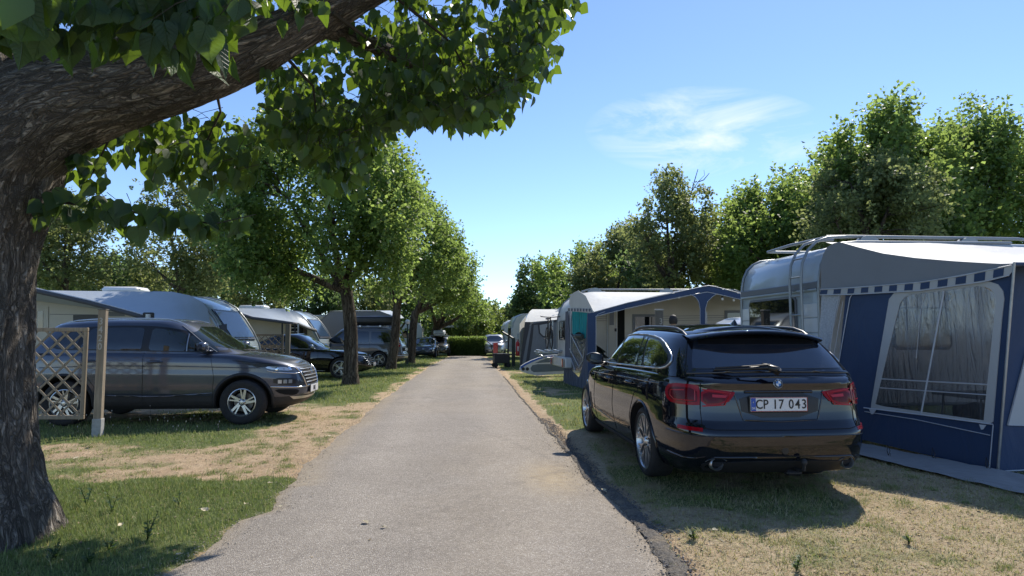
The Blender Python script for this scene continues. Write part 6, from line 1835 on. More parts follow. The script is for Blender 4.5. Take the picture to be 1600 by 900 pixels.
window(c1, 'side', 1.5, 1.5, .9, .6, 0); window(c1, 'side', 4.4, 1.5, 1.2, .6, 0)
for x in (2.4, 2.9): MB().lathe([(.27, -.08), (.33, -.06), (.33, .10), (.2, .12), (0, .10)], 24, Matrix.Translation((x, .12, .33)) @ Matrix.Rotation(pi / 2, 4, 'X')).build('wheel', M['rubber'], c1, smooth=40)
MB().lathe([(0, .0), (.06, .0), (.065, -.03)], 16, Matrix.Translation((1.9, 0, 1.95)) @ Matrix.Rotation(-pi / 2, 4, 'X')).build('gas_vent', M['plastic'], c1)
# its awning
_m = (P(1585, 414, 6.52) + G(1558, 742)) / 2
_a = A0 + Vector((-.035, -.03, 0)); _d = _m - _a; _d.z = 0
sw = Plane(_a, _d.cross(Vector((0, 0, 1))))
Bt = sw.at(1585, 414); Bg = sw.at(1558, 742); Bg.z = 0
aw = thing('awning', 'blue awning with clear window and striped valance, beside the black estate car', 'awning', tuple(Bg), 0, 'caravan awnings')
Ct = A0.copy(); Ct.z = 2.05
fr_dir = Vector((cos(rz), sin(rz), 0))
iv = aw.matrix_basis.inverted()
def wp(p): return iv @ Vector(p)
# blue wall panels
sw.poly('side_wall', [(1322, 452), (1583, 424), (1558, 736), (1300, 676)], M['awnblue'], aw, off=0, thick=.008)
sw.grid('net_curtain', [(1284, 455), (1316, 452), (1293, 560), (1279, 556)], M['net'], aw, 18, 6, .03, .002, 9)
sw.line('piping', [(1312, 462), (1306, 490), (1296, 560), (1290, 590)], M['piping'], aw, .005, .010)
sw.line('piping', [(1337, 452), (1329, 466), (1323, 500), (1311, 570), (1305, 610)], M['piping'], aw, .006, .012)
sw.line('piping', [(1318, 470), (1303, 560)], M['piping'], aw, .004, .008)
# window: light frame, film, zips
outer = [(1392, 457), (1470, 449), (1538, 439), (1556, 441), (1567, 450), (1570, 466), (1566, 500), (1552, 663), (1361, 639), (1376, 550)]
innr = [(1407, 474), (1412, 466), (1422, 460), (1470, 455), (1528, 447), (1544, 448), (1554, 456), (1557, 470), (1552, 520), (1538, 657), (1368, 633), (1388, 550)]
def ring(pl, name, o, i, mat, parent, off, th):
    # frame as quads between two outlines of equal walk
    def rs(p, n):
        p = p + [p[0]]; L_ = [0]
        for a, b in zip(p[:-1], p[1:]): L_.append(L_[-1] + math.hypot(b[0] - a[0], b[1] - a[1]))
        q = np.linspace(0, L_[-1], n, endpoint=False)
        return list(zip(np.interp(q, L_, [a for a, _ in p]), np.interp(q, L_, [b for _, b in p])))
    inv = parent.matrix_basis.inverted(); n = 60
    i2 = rs(i, n); cx = sum(a for a, _ in i) / len(i); cy = sum(b for _, b in i) / len(i)
    def outp(a, b):
        best = None
        dx_, dy_ = a - cx, b - cy
        oo = o + [o[0]]
        for (x1, y1), (x2, y2) in zip(oo[:-1], oo[1:]):
            ex, ey = x2 - x1, y2 - y1; den = dx_ * ey - dy_ * ex
            if abs(den) < 1e-9: continue
            t_ = ((x1 - cx) * ey - (y1 - cy) * ex) / den; s_ = ((x1 - cx) * dy_ - (y1 - cy) * dx_) / den
            if t_ > 0 and -.001 <= s_ <= 1.001 and (best is None or t_ > best): best = t_
        best = best or 1.05
        return (cx + dx_ * best, cy + dy_ * best)
    A = [inv @ (pl.at(*p) + pl.n * off) for p in i2]; B_ = [inv @ (pl.at(*outp(*p)) + pl.n * off) for p in i2]
    C_ = [p - (inv.to_3x3() @ pl.n) * th for p in A]; D_ = [p - (inv.to_3x3() @ pl.n) * th for p in B_]
    m = MB(); F_ = []
    for k in range(n):
        k2 = (k + 1) % n; F_ += [(k, k2, n + k2, n + k), (2 * n + k, k, n * 0 + k, k)][:1] + [(k, 2 * n + k, 2 * n + k2, k2), (n + k, n + k2, 3 * n + k2, 3 * n + k)]
    m.add(A + B_ + C_ + D_, F_); return m.build(name, mat, parent, fixn=True)
ring(sw, 'window_surround', outer, innr, M['awnlight'], aw, .012, .012)
# cut the film out of the blue wall: real opening
def cut(o, pl, px, depth=.3):
    m = MB(); inv = o.parent.matrix_basis.inverted(); a = [inv @ (pl.at(u, v) + pl.n * depth) for u, v in px]; b = [inv @ (pl.at(u, v) - pl.n * depth) for u, v in px]; n = len(a)
    m.add(a + b, [tuple(range(n)), tuple(range(2 * n - 1, n - 1, -1))] + [(i, n + i, n + (i + 1) % n, (i + 1) % n) for i in range(n)])
    t_ = m.build('t', M['black'], None, fixn=True); me = t_.data; bpy.data.objects.remove(t_)
    nm = boolean_cut(o.data, me); nm.name = o.name; o.data = nm
for o in aw.children:
    if o.name.startswith('side_wall'): cut(o, sw, innr)
sw.poly('window_film', [(1403, 470), (1420, 456), (1530, 444), (1558, 460), (1540, 660), (1366, 635)], M['film'], aw, off=.004, thick=.001)
sw.line('zip', [(1476, 455), (1440, 647)], M['piping'], aw, .009, .010)
sw.line('window_seam', [(1378, 592), (1545, 601)], M['piping'], aw, .007, .009)
sw.line('window_seam', [(1376, 606), (1543, 617)], M['piping'], aw, .006, .009)
sw.line('piping', [(1351, 637), (1440, 648), (1553, 663)], M['piping'], aw, .007, .014)
sw.line('piping', [(1352, 643), (1430, 655), (1548, 680)], M['piping'], aw, .005, .010)
sw.line('piping', [(1351, 694), (1440, 712), (1546, 734)], M['piping'], aw, .007, .014)
sw.line('piping', [(1553, 664), (1547, 734)], M['piping'], aw, .006, .012)
sw.line('window_seam', [(1446, 458), (1440, 480), (1432, 560)], M['piping'], aw, .003, .006)
for (u, v) in ((1365, 640), (1537, 664)): sw.poly('tie_tab', [(u - 5, v - 1), (u + 6, v), (u + 1, v + 7), (u - 2, v + 7)], M['piping'], aw, off=.022, thick=.006)
# grey gable with its curved top
gt = [(1283, 415), (1286, 398), (1293, 386), (1303, 380), (1312, 378), (1340, 386), (1380, 396), (1430, 403), (1490, 408), (1540, 411), (1584, 413), (1586, 424), (1440, 440), (1340, 449), (1283, 452)]
sw.poly('side_gable', gt, M['awngrey'], aw, off=.004, thick=.006)
# scalloped valance: blue blocks on a light band
band = [(1284, 452), (1440, 441), (1583, 415), (1588, 420), (1580, 430), (1540, 440), (1440, 454), (1330, 460), (1284, 461)]
sw.poly('valance', band, M['awnlight'], aw, off=.030, thick=.006)
tp = lambda u: np.interp(u, [1284, 1340, 1440, 1500, 1583], [453.5, 450.5, 442.5, 433.5, 416.5]); bt = lambda u: np.interp(u, [1284, 1330, 1440, 1540, 1580], [459.8, 458.8, 452.8, 438.8, 428.8])
us_ = [(1285, 1296), (1306, 1317), (1328, 1338), (1349, 1360), (1370, 1382), (1393, 1405), (1417, 1430), (1442, 1456), (1469, 1484), (1497, 1513), (1526, 1543), (1556, 1572)]
for a, b in us_: sw.poly('valance_block', [(a, tp(a)), (b, tp(b)), (b - 1, bt(b)), (a - 1, bt(a))], M['awnblue'], aw, off=.034, thick=.003)
sw.line('piping', [(1284, 461), (1330, 460.5), (1440, 454.5), (1540, 440.5), (1580, 430.5)], M['piping'], aw, .006, .034)
sw.line('piping', [(1284, 452), (1340, 449.5), (1440, 441), (1500, 432), (1584, 414.5)], M['piping'], aw, .006, .034)
# corner pole piping
sw.line('corner_pole', [(1587, 410), (1575, 560), (1561, 738)], M['steel'], aw, .013, .02, 8)
# front wall
fp = Plane(Bg, Vector((sin(rz), -cos(rz), 0)) + Vector((0, 0, .03)))
fp.poly('front_wall', [(1587, 416), (1760, 412), (1760, 770), (1560, 738)], M['awnblue'], aw, off=0, thick=.008)
fp.poly('front_panel', [(1603, 545), (1700, 440), (1760, 440), (1760, 670), (1572, 664)], M['awnlight'], aw, off=.012, thick=.006)
fp.line('piping', [(1604, 545), (1573, 664), (1700, 668)], M['piping'], aw, .007, .016)
fp.line('piping', [(1561, 736), (1640, 732)], M['piping'], aw, .007, .016)
# roof cloth between caravan and front edge
L1 = 6.2
def roofs(u, v):
    back = A0 + fr_dir * (.12 + L1 * u) + Vector((0, .02, 2.70 + .012 * sin(u * 9)))
    front = Bt + fr_dir * (L1 * u) + Vector((0, 0, .015))
    p = back.lerp(front, v); p.z -= .20 * sin(pi * v) * (.55 + .0 * u) * (1 - .0 * v); 
    p.z += .010 * (float(fbm(u * 8, v * 5, 3)) - .5) * 4
    return wp(p)
MB().grid(roofs, 40, 16).build('roof_cloth', M['awnroof'], aw, smooth=60)
MB().tube([wp(Bt + fr_dir * t_ + Vector((0, 0, .01))) for t_ in (0, 2, 4, 6)], .02, 8).build('front_rail', M['awnblue'], aw)
for t_ in (0, 2.2, 4.4): MB().tube([wp(Bt + fr_dir * t_ + Vector((0, .05, 0))), wp(Bg + fr_dir * t_ + Vector((0, .05, 0)))], .014, 8).build('pole', M['steel'], aw)
# ground sheet and pegs
gs = MB(); e0 = G(1345, 700); e1 = G(1600, 752); q0 = G(1330, 712); q1 = G(1640, 788)
def gsf(u, v):
    a = e0.lerp(e1, u * 1.3 - .1); b = q0.lerp(q1, u * 1.3 - .1); p = a.lerp(b, v)
    return wp((p.x, p.y, .055 - .03 * v + .02 * float(fbm(u * 14, v * 3, 3))))
gs.grid(gsf, 60, 8); gs.build('mud_flap', M['mudflap'], aw, smooth=70)
sw.poly('skirt', [(1345, 697), (1548, 735), (1556, 752), (1345, 716)], M['mudflap'], aw, off=.018, thick=.006)
for u, v in ((1387, 712), (1457, 718), (1541, 735)):
    p = G(u, v + 6); MB().tube([wp((p.x, p.y - .02, .05)), wp((p.x - .02, p.y - .03, .10)), wp((p.x, p.y - .01, .17)), wp((p.x + .02, p.y - .02, .10)), wp((p.x, p.y - .02, .05))], .004, 5).build('peg_loop', M['black'], aw)
    MB().tube([wp((p.x, p.y - .03, -.05)), wp((p.x, p.y - .06, .08))], .006, 6).build('peg', M['chrome'], aw)
# inside: table and chair seen through the film
tb = thing('camping_table', 'grey camping table dimly seen through the clear awning window', 'table', tuple(A0 + fr_dir * 1.3 + Vector((.2, -1.3, 0))), rz)
MB().box((0, 0, .70), (1.1, .7, .04), bev=.01).build('table_top', M['whitedirty'], tb)
for a in (-.5, .5):
    for b in (-.3, .3): MB().tube([(a, b, 0), (a * .9, b * .9, .69)], .014, 6).build('leg', M['steel'], tb)

# ---------------------------------------------------------------- right hand, middle caravan
D0 = P(893, 560, 18.2); D0.z = 0; D1 = P(871, 560, 20.4); D1.z = 0
o_, rz2, W2 = frame_of(D0, D1)
c2 = thing('caravan', 'middle right caravan behind the gabled awning with the teal curtains', 'caravan', tuple(o_), rz2, 'caravans right of the road')
prof2 = [(.05, .42), (0, .9), (0, 1.75), (.03, 2.0), (.10, 2.22), (.22, 2.42), (.40, 2.56), (.62, 2.62), (1, 2.63), (7.0, 2.63), (7.2, 2.4), (7.25, .42)]
caravan_body(c2, resample(prof2, .6), W2, M['whitedirty'], M['cara'])
window(c2, 'end', W2 / 2, 1.55, 1.4, .6, .0, M['glass'], M['carastripe'])
for y in (.02, W2 - .02):
    MB().tube([(x - .012 if i < 7 else x, y, z + (.012 if i > 4 else 0)) for i, (x, z) in enumerate(prof2[1:9])], .022, 8).build('corner_trim', M['rail'], c2, smooth=60)
part_box(c2, 'rear_bumper', (-.08, W2 / 2, .62), (.20, W2 + .02, .30), M['whitedirty'], .03)
for y in (.16, W2 - .16):
    part_box(c2, 'tail_light', (-.235, y, .62), (.02, .14, .24), M['red'], .008)
    part_box(c2, 'tail_light', (-.237, y + .10, .62), (.015, .05, .20), M['lens'], .006)
rk = bpy.data.objects.new('roof_rack', None); link(rk, c2)
for y in (.25, W2 - .25): MB().tube([(.35, y, 2.66), (.6, y, 2.735), (5.0, y, 2.75), (5.3, y, 2.64)], .022, 8).build('rack_rail', M['rail'], rk, smooth=60)
for x in (.75, 2.9, 4.4):
    m = MB(); m.prism([(x - .2, 2.62)] + [(x + .2 * cos(a), 2.645 + .13 * sin(a)) for a in np.linspace(pi, 0, 12)] + [(x + .2, 2.62)], .20, .30, 'y'); m.build('rack_foot', M['rail'], rk, fixn=True)
part_box(c2, 'roof_hatch', (3.6, .8, 2.69), (.5, .5, .10), M['whitedirty'], .04)
m = MB(); m.lathe([(.30, 0), (.34, .03), (.30, .09), (.15, .13), (0, .14)], 20, Matrix.Translation((4.7, .7, 2.64))); m.build('roof_vent', M['whitedirty'], c2, smooth=40)
# near side details: door, windows, ribs
sp2 = Plane(D0, (sin(rz2), -cos(rz2), 0))
sp2.poly('door_panel', [(951, 480), (964, 480), (964, 600), (951, 600)], M['cara'], c2, off=.012, thick=.02)
sp2.poly('door_window', [(952, 480), (959, 480), (959, 508), (952, 508)], M['carastripe'], c2, off=.018, thick=.01)
sp2.line('door_frame', [(949, 600), (949, 478), (963, 476), (963, 600)], M['whitedirty'], c2, .015, .01)
sp2.poly('doorway', [(965, 474), (976, 472), (976, 640), (965, 640)], M['cavity'], c2, off=.006, thick=.01)
sp2.poly('door_handle', [(960, 513), (963, 513), (963, 518), (960, 518)], M['black'], c2, off=.03, thick=.02)
for (a, b, c_, d_) in ((988, 491, 1032, 540), (1132, 485, 1159, 520)):
    w_ = sp2.poly('window', [(a, b), (c_, b), (c_, d_), (a, d_)], M['carastripe'], c2, off=.02, thick=.02)
    sp2.poly('pane', [(a + 4, b + 4), (c_ - 3, b + 4), (c_ - 3, d_), (a + 4, d_)], M['glass'], w_, off=.026, thick=.01) if False else None
    pn = sp2.poly('pane', [(a + 4, b + 4), (c_ - 3, b + 4), (c_ - 3, d_), (a + 4, d_)], M['glass'], c2, off=.028, thick=.01)
for v in (494, 497.5, 501): sp2.line('side_rib', [(896, v), (948, v)], M['carastripe'], c2, .006, .002); sp2.line('side_rib', [(1035, v), (1131, v - 1.2)], M['carastripe'], c2, .006, .002)
for x in (3.2, 4.0): MB().lathe([(.27, -.08), (.33, -.06), (.33, .10), (.2, .12), (0, .10)], 20, Matrix.Translation((x, .12, .33)) @ Matrix.Rotation(pi / 2, 4, 'X')).build('wheel', M['rubber'], c2, smooth=40)
# awning with gabled front
YF = 16.0
Ft = P(929, 487, YF); Fg = Vector((Ft.x, Ft.y, 0))
aw2 = thing('awning', 'open gabled awning with navy edging and teal curtains on its road side', 'awning', tuple(Fg), 0, 'caravan awnings')
iv2 = aw2.matrix_basis.inverted(); wp2 = lambda p: iv2 @ Vector(p)
fd2 = Vector((cos(rz2), sin(rz2), 0))
f2 = Plane(Ft, (sin(rz2), -cos(rz2), 0)); s2 = Plane(Fg, (D0 - Fg).cross(Vector((0, 0, 1))))
f2.poly('front_fascia', [(926, 489), (980, 474), (1040, 461), (1080, 452), (1098, 448.5), (1107, 447), (1118, 449), (1170, 463), (1215, 476), (1215, 482), (1170, 470), (1120, 458.5), (1105, 455.5), (1090, 458), (1040, 468), (980, 481), (930, 494)], M['awnblue'], aw2, off=.01, thick=.03)
f2.line('piping', [(926, 488), (980, 473), (1040, 460), (1098, 447.7), (1107, 446.3), (1118, 448), (1170, 462)], M['piping'], aw2, .010, .02)
f2.line('piping', [(930, 494.5), (980, 482), (1040, 469), (1090, 459), (1105, 456.5), (1120, 459.5), (1170, 471)], M['piping'], aw2, .007, .02)
f2.poly('front_post', [(1078, 460), (1088, 459), (1105, 456.5), (1118, 459.5), (1112, 464), (1105, 471), (1101.5, 482), (1101, 560), (1094, 560), (1093.5, 482), (1091, 471), (1086, 464)], M['awnblue'], aw2, off=.016, thick=.03)
f2.line('piping', [(1078, 460), (1086, 464), (1091, 471), (1093.2, 482), (1094, 560)], M['piping'], aw2, .006, .024)
f2.line('piping', [(1118, 460), (1112, 464), (1105, 471), (1101.8, 482), (1101, 560)], M['piping'], aw2, .006, .024)
f2.poly('front_post', [(918, 490), (931, 487), (931, 620), (918, 620)], M['awnblue'], aw2, off=.014, thick=.03)
f2.line('piping', [(930.5, 495), (934, 491), (945, 487)], M['piping'], aw2, .006, .02); f2.line('piping', [(931, 494), (931, 616)], M['piping'], aw2, .006, .02)
pk = f2.at(1105, 447); er = f2.at(1210, 476)
def rf2(u, v):
    # u across the front, v from caravan to front edge
    back = D0 + fd2 * (.15 + 6.6 * u); back.z = 2.64
    if u < .47: f = u / .47; fr = Ft.lerp(pk, f); fr.z += .05 * sin(pi * f)
    else: f = (u - .47) / .53; fr = pk.lerp(er, f)
    p = back.lerp(fr, v); p.z -= .05 * sin(pi * v)
    if u < .08: p.z -= .12 * ((.08 - u) / .08) ** 2 * (1 - v)
    return wp2(p)
MB().grid(rf2, 50, 12).build('roof_cloth', M['awnroof2'], aw2, smooth=60)
# hood end (grey curved gable)
s2.poly('side_gable', [(893, 483), (889, 474), (890, 465), (895, 458), (903, 454), (915, 462), (926, 484), (926, 489)], M['awnroof2'], aw2, off=.0, thick=.01)
s2.poly('valance', [(888, 481), (925, 484.5), (925, 489), (888, 486)], M['awnlight'], aw2, off=.02, thick=.008)
for k in range(8): a = 889 + k * 4.6; s2.poly('valance_block', [(a, 481.6 + .1 * k), (a + 2.3, 481.8 + .1 * k), (a + 2.3, 486.3 + .1 * k), (a, 486 + .1 * k)], M['awnbluedull'], aw2, off=.024, thick=.004)
s2.poly('side_flap', [(884, 487), (888, 486), (890, 516), (892, 550), (893, 606), (880, 602), (883, 560)], M['awnbluedull'], aw2, off=.01, thick=.01)
s2.poly('side_flap', [(918, 489), (926, 490), (922, 620), (890, 606), (890, 575), (905, 590), (914, 560)], M['awnbluedull'], aw2, off=.008, thick=.01)
s2.poly('side_film', [(890, 520), (918, 530), (916, 585), (892, 575)], M['film'], aw2, off=.004, thick=.001)
for a in ((893, 523, 912, 560), (891, 545, 905, 572), (905, 575, 914, 545), (893, 560, 899, 580)): s2.line('film_crease', [a[:2], ((a[0] + a[2]) / 2 + 2, (a[1] + a[3]) / 2 + 4), a[2:]], M['piping'], aw2, .010, .02)
for u0, u1 in ((892, 902), (904, 916)):
    def cf(u, v, u0=u0, u1=u1):
        uu_ = u0 + (u1 - u0) * u * (1 - .12 * v) + (.5 if u0 < 900 else 0); p = s2.at(uu_, 486.5 + 46 * v - 2 * abs(u - .5)) + s2.n * (.035 * sin(u * 6 * pi) - .05)
        return wp2(p)
    MB().grid(cf, 36, 8).build('curtain', M['teal'], aw2, smooth=60)
# bulbs on a string
for k, (u, v) in enumerate(((945, 488), (963, 483.5), (980, 478), (995, 475.5), (1013, 472), (1030, 469), (1046, 466), (1063, 463.5), (1113, 462.5), (1131, 466.5), (1149, 468))):
    p = f2.at(u, v) + Vector((0, .12, 0)); m = MB(); m.lathe([(0, -.045), (.03, -.03), (.036, 0), (.022, .03)], 8, Matrix.Translation(wp2(p)))
    bb = m.build('fairy_bulb', M['globe'], aw2, smooth=60); MB().lathe([(.024, .028), (.024, .065), (0, .07)], 8, Matrix.Translation(wp2(p))).build('bulb_socket', M['plastic'], bb)
f2.line('fairy_light_wire', [(935, 488), (980, 474.5), (1063, 459.5), (1113, 459), (1149, 464)], M['plastic'], aw2, .004, -.11)
for px_ in (1105, 929): 
    p = f2.at(px_, 500); MB().tube([wp2((p.x, p.y + .05, 0)), wp2((p.x, p.y + .05, 2.0))], .014, 6).build('pole', M['steel'], aw2)
# folded camp furniture beside it
ch = thing('folding_chair', 'dark green reclining camp chair back leaning by the awning entrance', 'camping chair', tuple(G(925, 606)), R(20))
for a in (-.22, .22): MB().tube([(a - .3, 0, 1.38), (a + .1, .0, 1.0), (a + .35, 0, .5), (a + .1, 0, 0)], .016, 6).build('frame', M['steel'], ch)
m = MB(); m.grid(lambda u, v: (-.38 + .80 * v, (u - .5) * .5, 1.42 - .55 * v + .07 * cos((u - .5) * 3)), 8, 8); m.grid(lambda u, v: (-.40 + .80 * v, (u - .5) * .5, 1.34 - .55 * v), 8, 8); m.build('padded_back', M['green_post'], ch, smooth=60)
MB().tube([(-.40, -.25, 1.38), (-.40, .25, 1.38)], .05, 8).build('head_roll', M['green_post'], ch)

# hidden white car and a person behind the black car
wc = thing('white_car', 'white car whose roof only shows behind the black estate car roof', 'car', (3.75, 12.9, 0), 0, 'cars parked beside the road')
place(wc, (3.55, 12.6, 0), -pi / 2 + rz2)
WCar = Car(dict(L=4.5, W=1.82, r=.34, ya=.95, yb=3.6, nr=5, nf=3.6, mat=simple('white_paint', (.68, .69, .70), .3, coat=1.0, var=.03), arch=.385,
    zs=[(0, .98), (.5, 1.06), (2.5, 1.04), (3.3, 1.0), (3.9, .92), (4.5, .78)], zr=[(.3, 1.62), (1.0, 1.735), (1.6, 1.77), (2.6, 1.76), (3.0, 1.66)], dome=[(0, .01), (3.2, .03), (4.5, .03)],
    lev=[(0, .88, .14, .14), (.08, .93, .06, .06), (.2, .965, .02, .01), (.45, 1.0, .0, 0), (.8, .985, .07, .05), (1, .93, .12, .16)],
    gh=[(0, .84, .2, 3.35), (.3, .81, .32, 3.1), (.6, .76, .46, 2.8), (.85, .70, .6, 2.55), (.95, .65, .7, 2.45), (1, .57, .8, 2.35)], gnf=4), wc)
for sg, md in ((1, 'R'), (-1, 'Lf')): WCar.patch('side_window', [(.7, 1.12), (2.9, 1.10), (2.5, 1.5), (1.0, 1.6)], md, M['glass'], .005, step=.12)
WCar.patch('rear_window', [(-.6, 1.15), (.6, 1.15), (.52, 1.55), (-.52, 1.55)], 'rear', M['glass'], .005)
WCar.wheels('five', .23, full=False)
def skinned(name, verts, edges, radii, mat, parent, sub=2):
    me = bpy.data.meshes.new(name); me.from_pydata(verts, edges, [])
    o = bpy.data.objects.new(name, me); COL.objects.link(o)
    md = o.modifiers.new('s', 'SKIN'); sb = o.modifiers.new('u', 'SUBSURF'); sb.levels = sub; sb.render_levels = sub
    for i, r in enumerate(radii):
        sv = me.skin_vertices[0].data[i]; sv.radius = (r, r) if not isinstance(r, tuple) else r; sv.use_root = (i == 0)
    dg = bpy.context.evaluated_depsgraph_get(); dg.update()
    nm = bpy.data.meshes.new_from_object(o.evaluated_get(dg)); nm.name = name
    bpy.data.objects.remove(o)
    nm.materials.clear(); nm.materials.append(mat); nm.polygons.foreach_set('use_smooth', [True] * len(nm.polygons))
    q = bpy.data.objects.new(name, nm); return link(q, parent)
M['skin'] = simple('skin', (.36, .22, .15), .55); M['hair'] = simple('dark_hair', (.012, .010, .009), .6, bump=.01, bs=60)
pp = P(1052, 500, 15.3)
pe = thing('person', 'person with dark hair whose head top only shows behind the parked cars', 'person', (pp.x, 15.3, .03), 0)
bv = [(0, 0, .98), (0, 0, 1.15), (0, 0, 1.38), (0, 0, 1.52), (0, -.01, 1.60), (0, -.01, 1.72), (-.10, 0, .92), (-.11, -.02, .50), (-.11, .0, .09), (-.12, -.16, .04), (.10, 0, .92), (.11, -.02, .50), (.11, 0, .09), (.12, -.16, .04),
      (-.19, 0, 1.46), (-.25, .02, 1.18), (-.24, -.08, .93), (-.24, -.10, .84), (.19, 0, 1.46), (.25, .02, 1.18), (.24, -.08, .93), (.24, -.10, .84)]
be = [(0, 1), (1, 2), (2, 3), (3, 4), (4, 5), (0, 6), (6, 7), (7, 8), (8, 9), (0, 10), (10, 11), (11, 12), (12, 13), (2, 14), (14, 15), (15, 16), (16, 17), (2, 18), (18, 19), (19, 20), (20, 21)]
skinned('body', bv, be, [(.15, .11), (.13, .10), (.16, .11), (.07, .07), (.055, .055), (.085, .10), .09, .06, .045, .04, .09, .06, .045, .04, .06, .042, .032, .03, .06, .042, .032, .03], M['skin'], pe)
m = MB(); m.lathe([(.085, -.06), (.102, .0), (.100, .06), (.08, .12), (.045, .155), (0, .165)], 20, Matrix.Translation((0, .0, 1.70))); m.build('hair', M['hair'], pe, smooth=60)
m = MB(); m.lathe([(.135, 0), (.16, .12), (.175, .30), (.19, .42), (.10, .50), (.07, .52)], 20, Matrix.Translation((0, 0, .98)) @ Matrix.Scale(.75, 4, (0, 1, 0))); m.build('shirt', M['awnbluedull'], pe, smooth=60)

# marker post "3" with its number
pb = thing('number_post', 'grey pitch marker post showing a 3, between the black estate car and the gabled awning', 'post', tuple(P(1031, 560, 12.0) * 1.0), 0)
pb.location.z = 0
MB().box((0, 0, .93), (.135, .11, 1.86), bev=.012).build('board', M['woodgrey'], pb); MB().box((0, 0, 1.875), (.15, .13, .03), bev=.008).build('cap', M['concrete'], pb)
text('digit', '3', .16, M['digit'], pb, (.02, -.058, 1.655), (pi / 2, 0, 0), .9, .002); text('digit', '4', .16, M['digit'], pb, (.02, -.058, 1.49), (pi / 2, 0, 0), .9, .002)

# ---------------------------------------------------------------- bicycle on its carrier, paddle board
def bicycle(root_loc, rz_, label):
    e = thing('bicycle', label, 'bicycle', root_loc, rz_)
    for yy in (-.52, .52):
        w = bpy.data.objects.new('wheel', None); link(w, e); w.location = (0, yy, .34)
        MB().tube([(0, .33 * cos(a), .33 * sin(a)) for a in np.linspace(0, 2 * pi, 33)], .018, 6, caps=False).build('tyre', M['rubber'], w)
        MB().tube([(0, .305 * cos(a), .305 * sin(a)) for a in np.linspace(0, 2 * pi, 33)], .010, 5, caps=False).build('rim', M['rimdark'], w)
        for k in range(14): MB().tube([(.02 * (-1) ** k, 0, 0), (0, .30 * cos(k * 2 * pi / 14), .30 * sin(k * 2 * pi / 14))], .0018, 3).build('spoke', M['steel'], w)
    m = MB()
    for a, b in (((0, -.52, .34), (0, -.36, .86)), ((0, -.38, .80), (0, .05, .33)), ((0, -.37, .86), (0, .22, .84)), ((0, .05, .33), (0, .25, .92)), ((0, .05, .33), (0, .52, .34)), ((0, .24, .84), (0, .52, .34))): m.tube([a, b], .018, 6)
    m.build('frame', M['black'], e, smooth=60)
    MB().tube([(-.30, -.30, 1.02), (-.30, -.36, 1.0), (-.1, -.40, .98), (0, -.38, .98), (.1, -.40, .98), (.30, -.36, 1.0), (.30, -.30, 1.02)], .014, 6).build('handlebar', M['black'], e)
    MB().tube([(0, -.36, .86), (0, -.38, .98)], .016, 6).build('stem', M['black'], e)
    MB().box((0, .27, .95), (.14, .26, .05), bev=.02).build('saddle', M['black'], e)
    MB().tube([(-.16, .0, .30), (-.10, .05, .33), (.10, .05, .33), (.16, .10, .36)], .012, 6).build('cranks', M['rimdark'], e)
    return e
bp_ = P(857, 545, 20.2)
bicycle((bp_.x + .02, 20.2, .98), R(4), 'dark bicycle standing on the carrier at the road end of the middle caravan')
cr_ = thing('bicycle_carrier', 'low silver bicycle carrier platform under the dark bicycle', 'bicycle carrier', (bp_.x, 20.2, .9), R(4))
for a in (-.28, 0, .28): MB().box((a, 0, .02), (.10, 1.4, .05), bev=.01).build('rail', M['satin'], cr_)
for b in (-.5, .5): MB().tube([(-.4, b, -.02), (.9, b, -.02)], .022, 6).build('cross_tube', M['satin'], cr_)
MB().tube([(.1, -.3, 0), (.1, -.3, .95), (.1, .3, .95), (.1, .3, 0)], .018, 6).build('hoop', M['satin'], cr_)
MB().tube([(-.4, 0, -.05), (-.1, 0, -.2), (.8, 0, -.28)], .03, 6).build('tow_frame', M['steel'], cr_)
pbp = Plane(P(840, 575, 22.0), (0.12, -1, 0))
pd = thing('paddle_board', 'white paddle board with blue edge and grey deck pads, on its side below the bicycle', 'paddle board', tuple(P(812, 576, 22.0)), 0)
ol = [(812, 577), (814, 572), (820, 568), (830, 563), (842, 558.5), (855, 555.5), (870, 554), (890, 556), (905, 560), (905, 582), (880, 584), (860, 585), (840, 587), (826, 584), (816, 581)]
pbp.poly('board_core', ol, M['whitedirty'], pd, off=0, thick=.14)
pbp.poly('edge_band', [(813, 573), (820, 568.5), (830, 563.5), (842, 559), (855, 556), (869, 554.8), (869, 557.2), (855, 558.3), (842, 561.5), (831, 566), (821, 571), (814, 576)], M['board_blue'], pd, off=.006, thick=.01)
pbp.poly('deck_pad', [(835, 567.5), (845, 563), (855, 560), (865, 558.6), (868, 561), (868, 565.5), (850, 566.6)], M['board_grey'], pd, off=.008, thick=.012)
pbp.poly('deck_pad', [(829, 575), (832, 570.5), (840, 569), (905, 568), (905, 578), (850, 581), (834, 581.5), (830, 579)], M['board_grey'], pd, off=.008, thick=.012)
for u in (817.5, 824): 
    c = pbp.at(u, 576.5); mt = Matrix.Translation(c + Vector((.0, -.01, 0)) - pd.location) @ Matrix.Rotation(pi / 2, 4, 'X')
    MB().lathe([(0, .012), (.055, .012), (.06, .0)], 14, mt).build('valve', M['black'], pd)

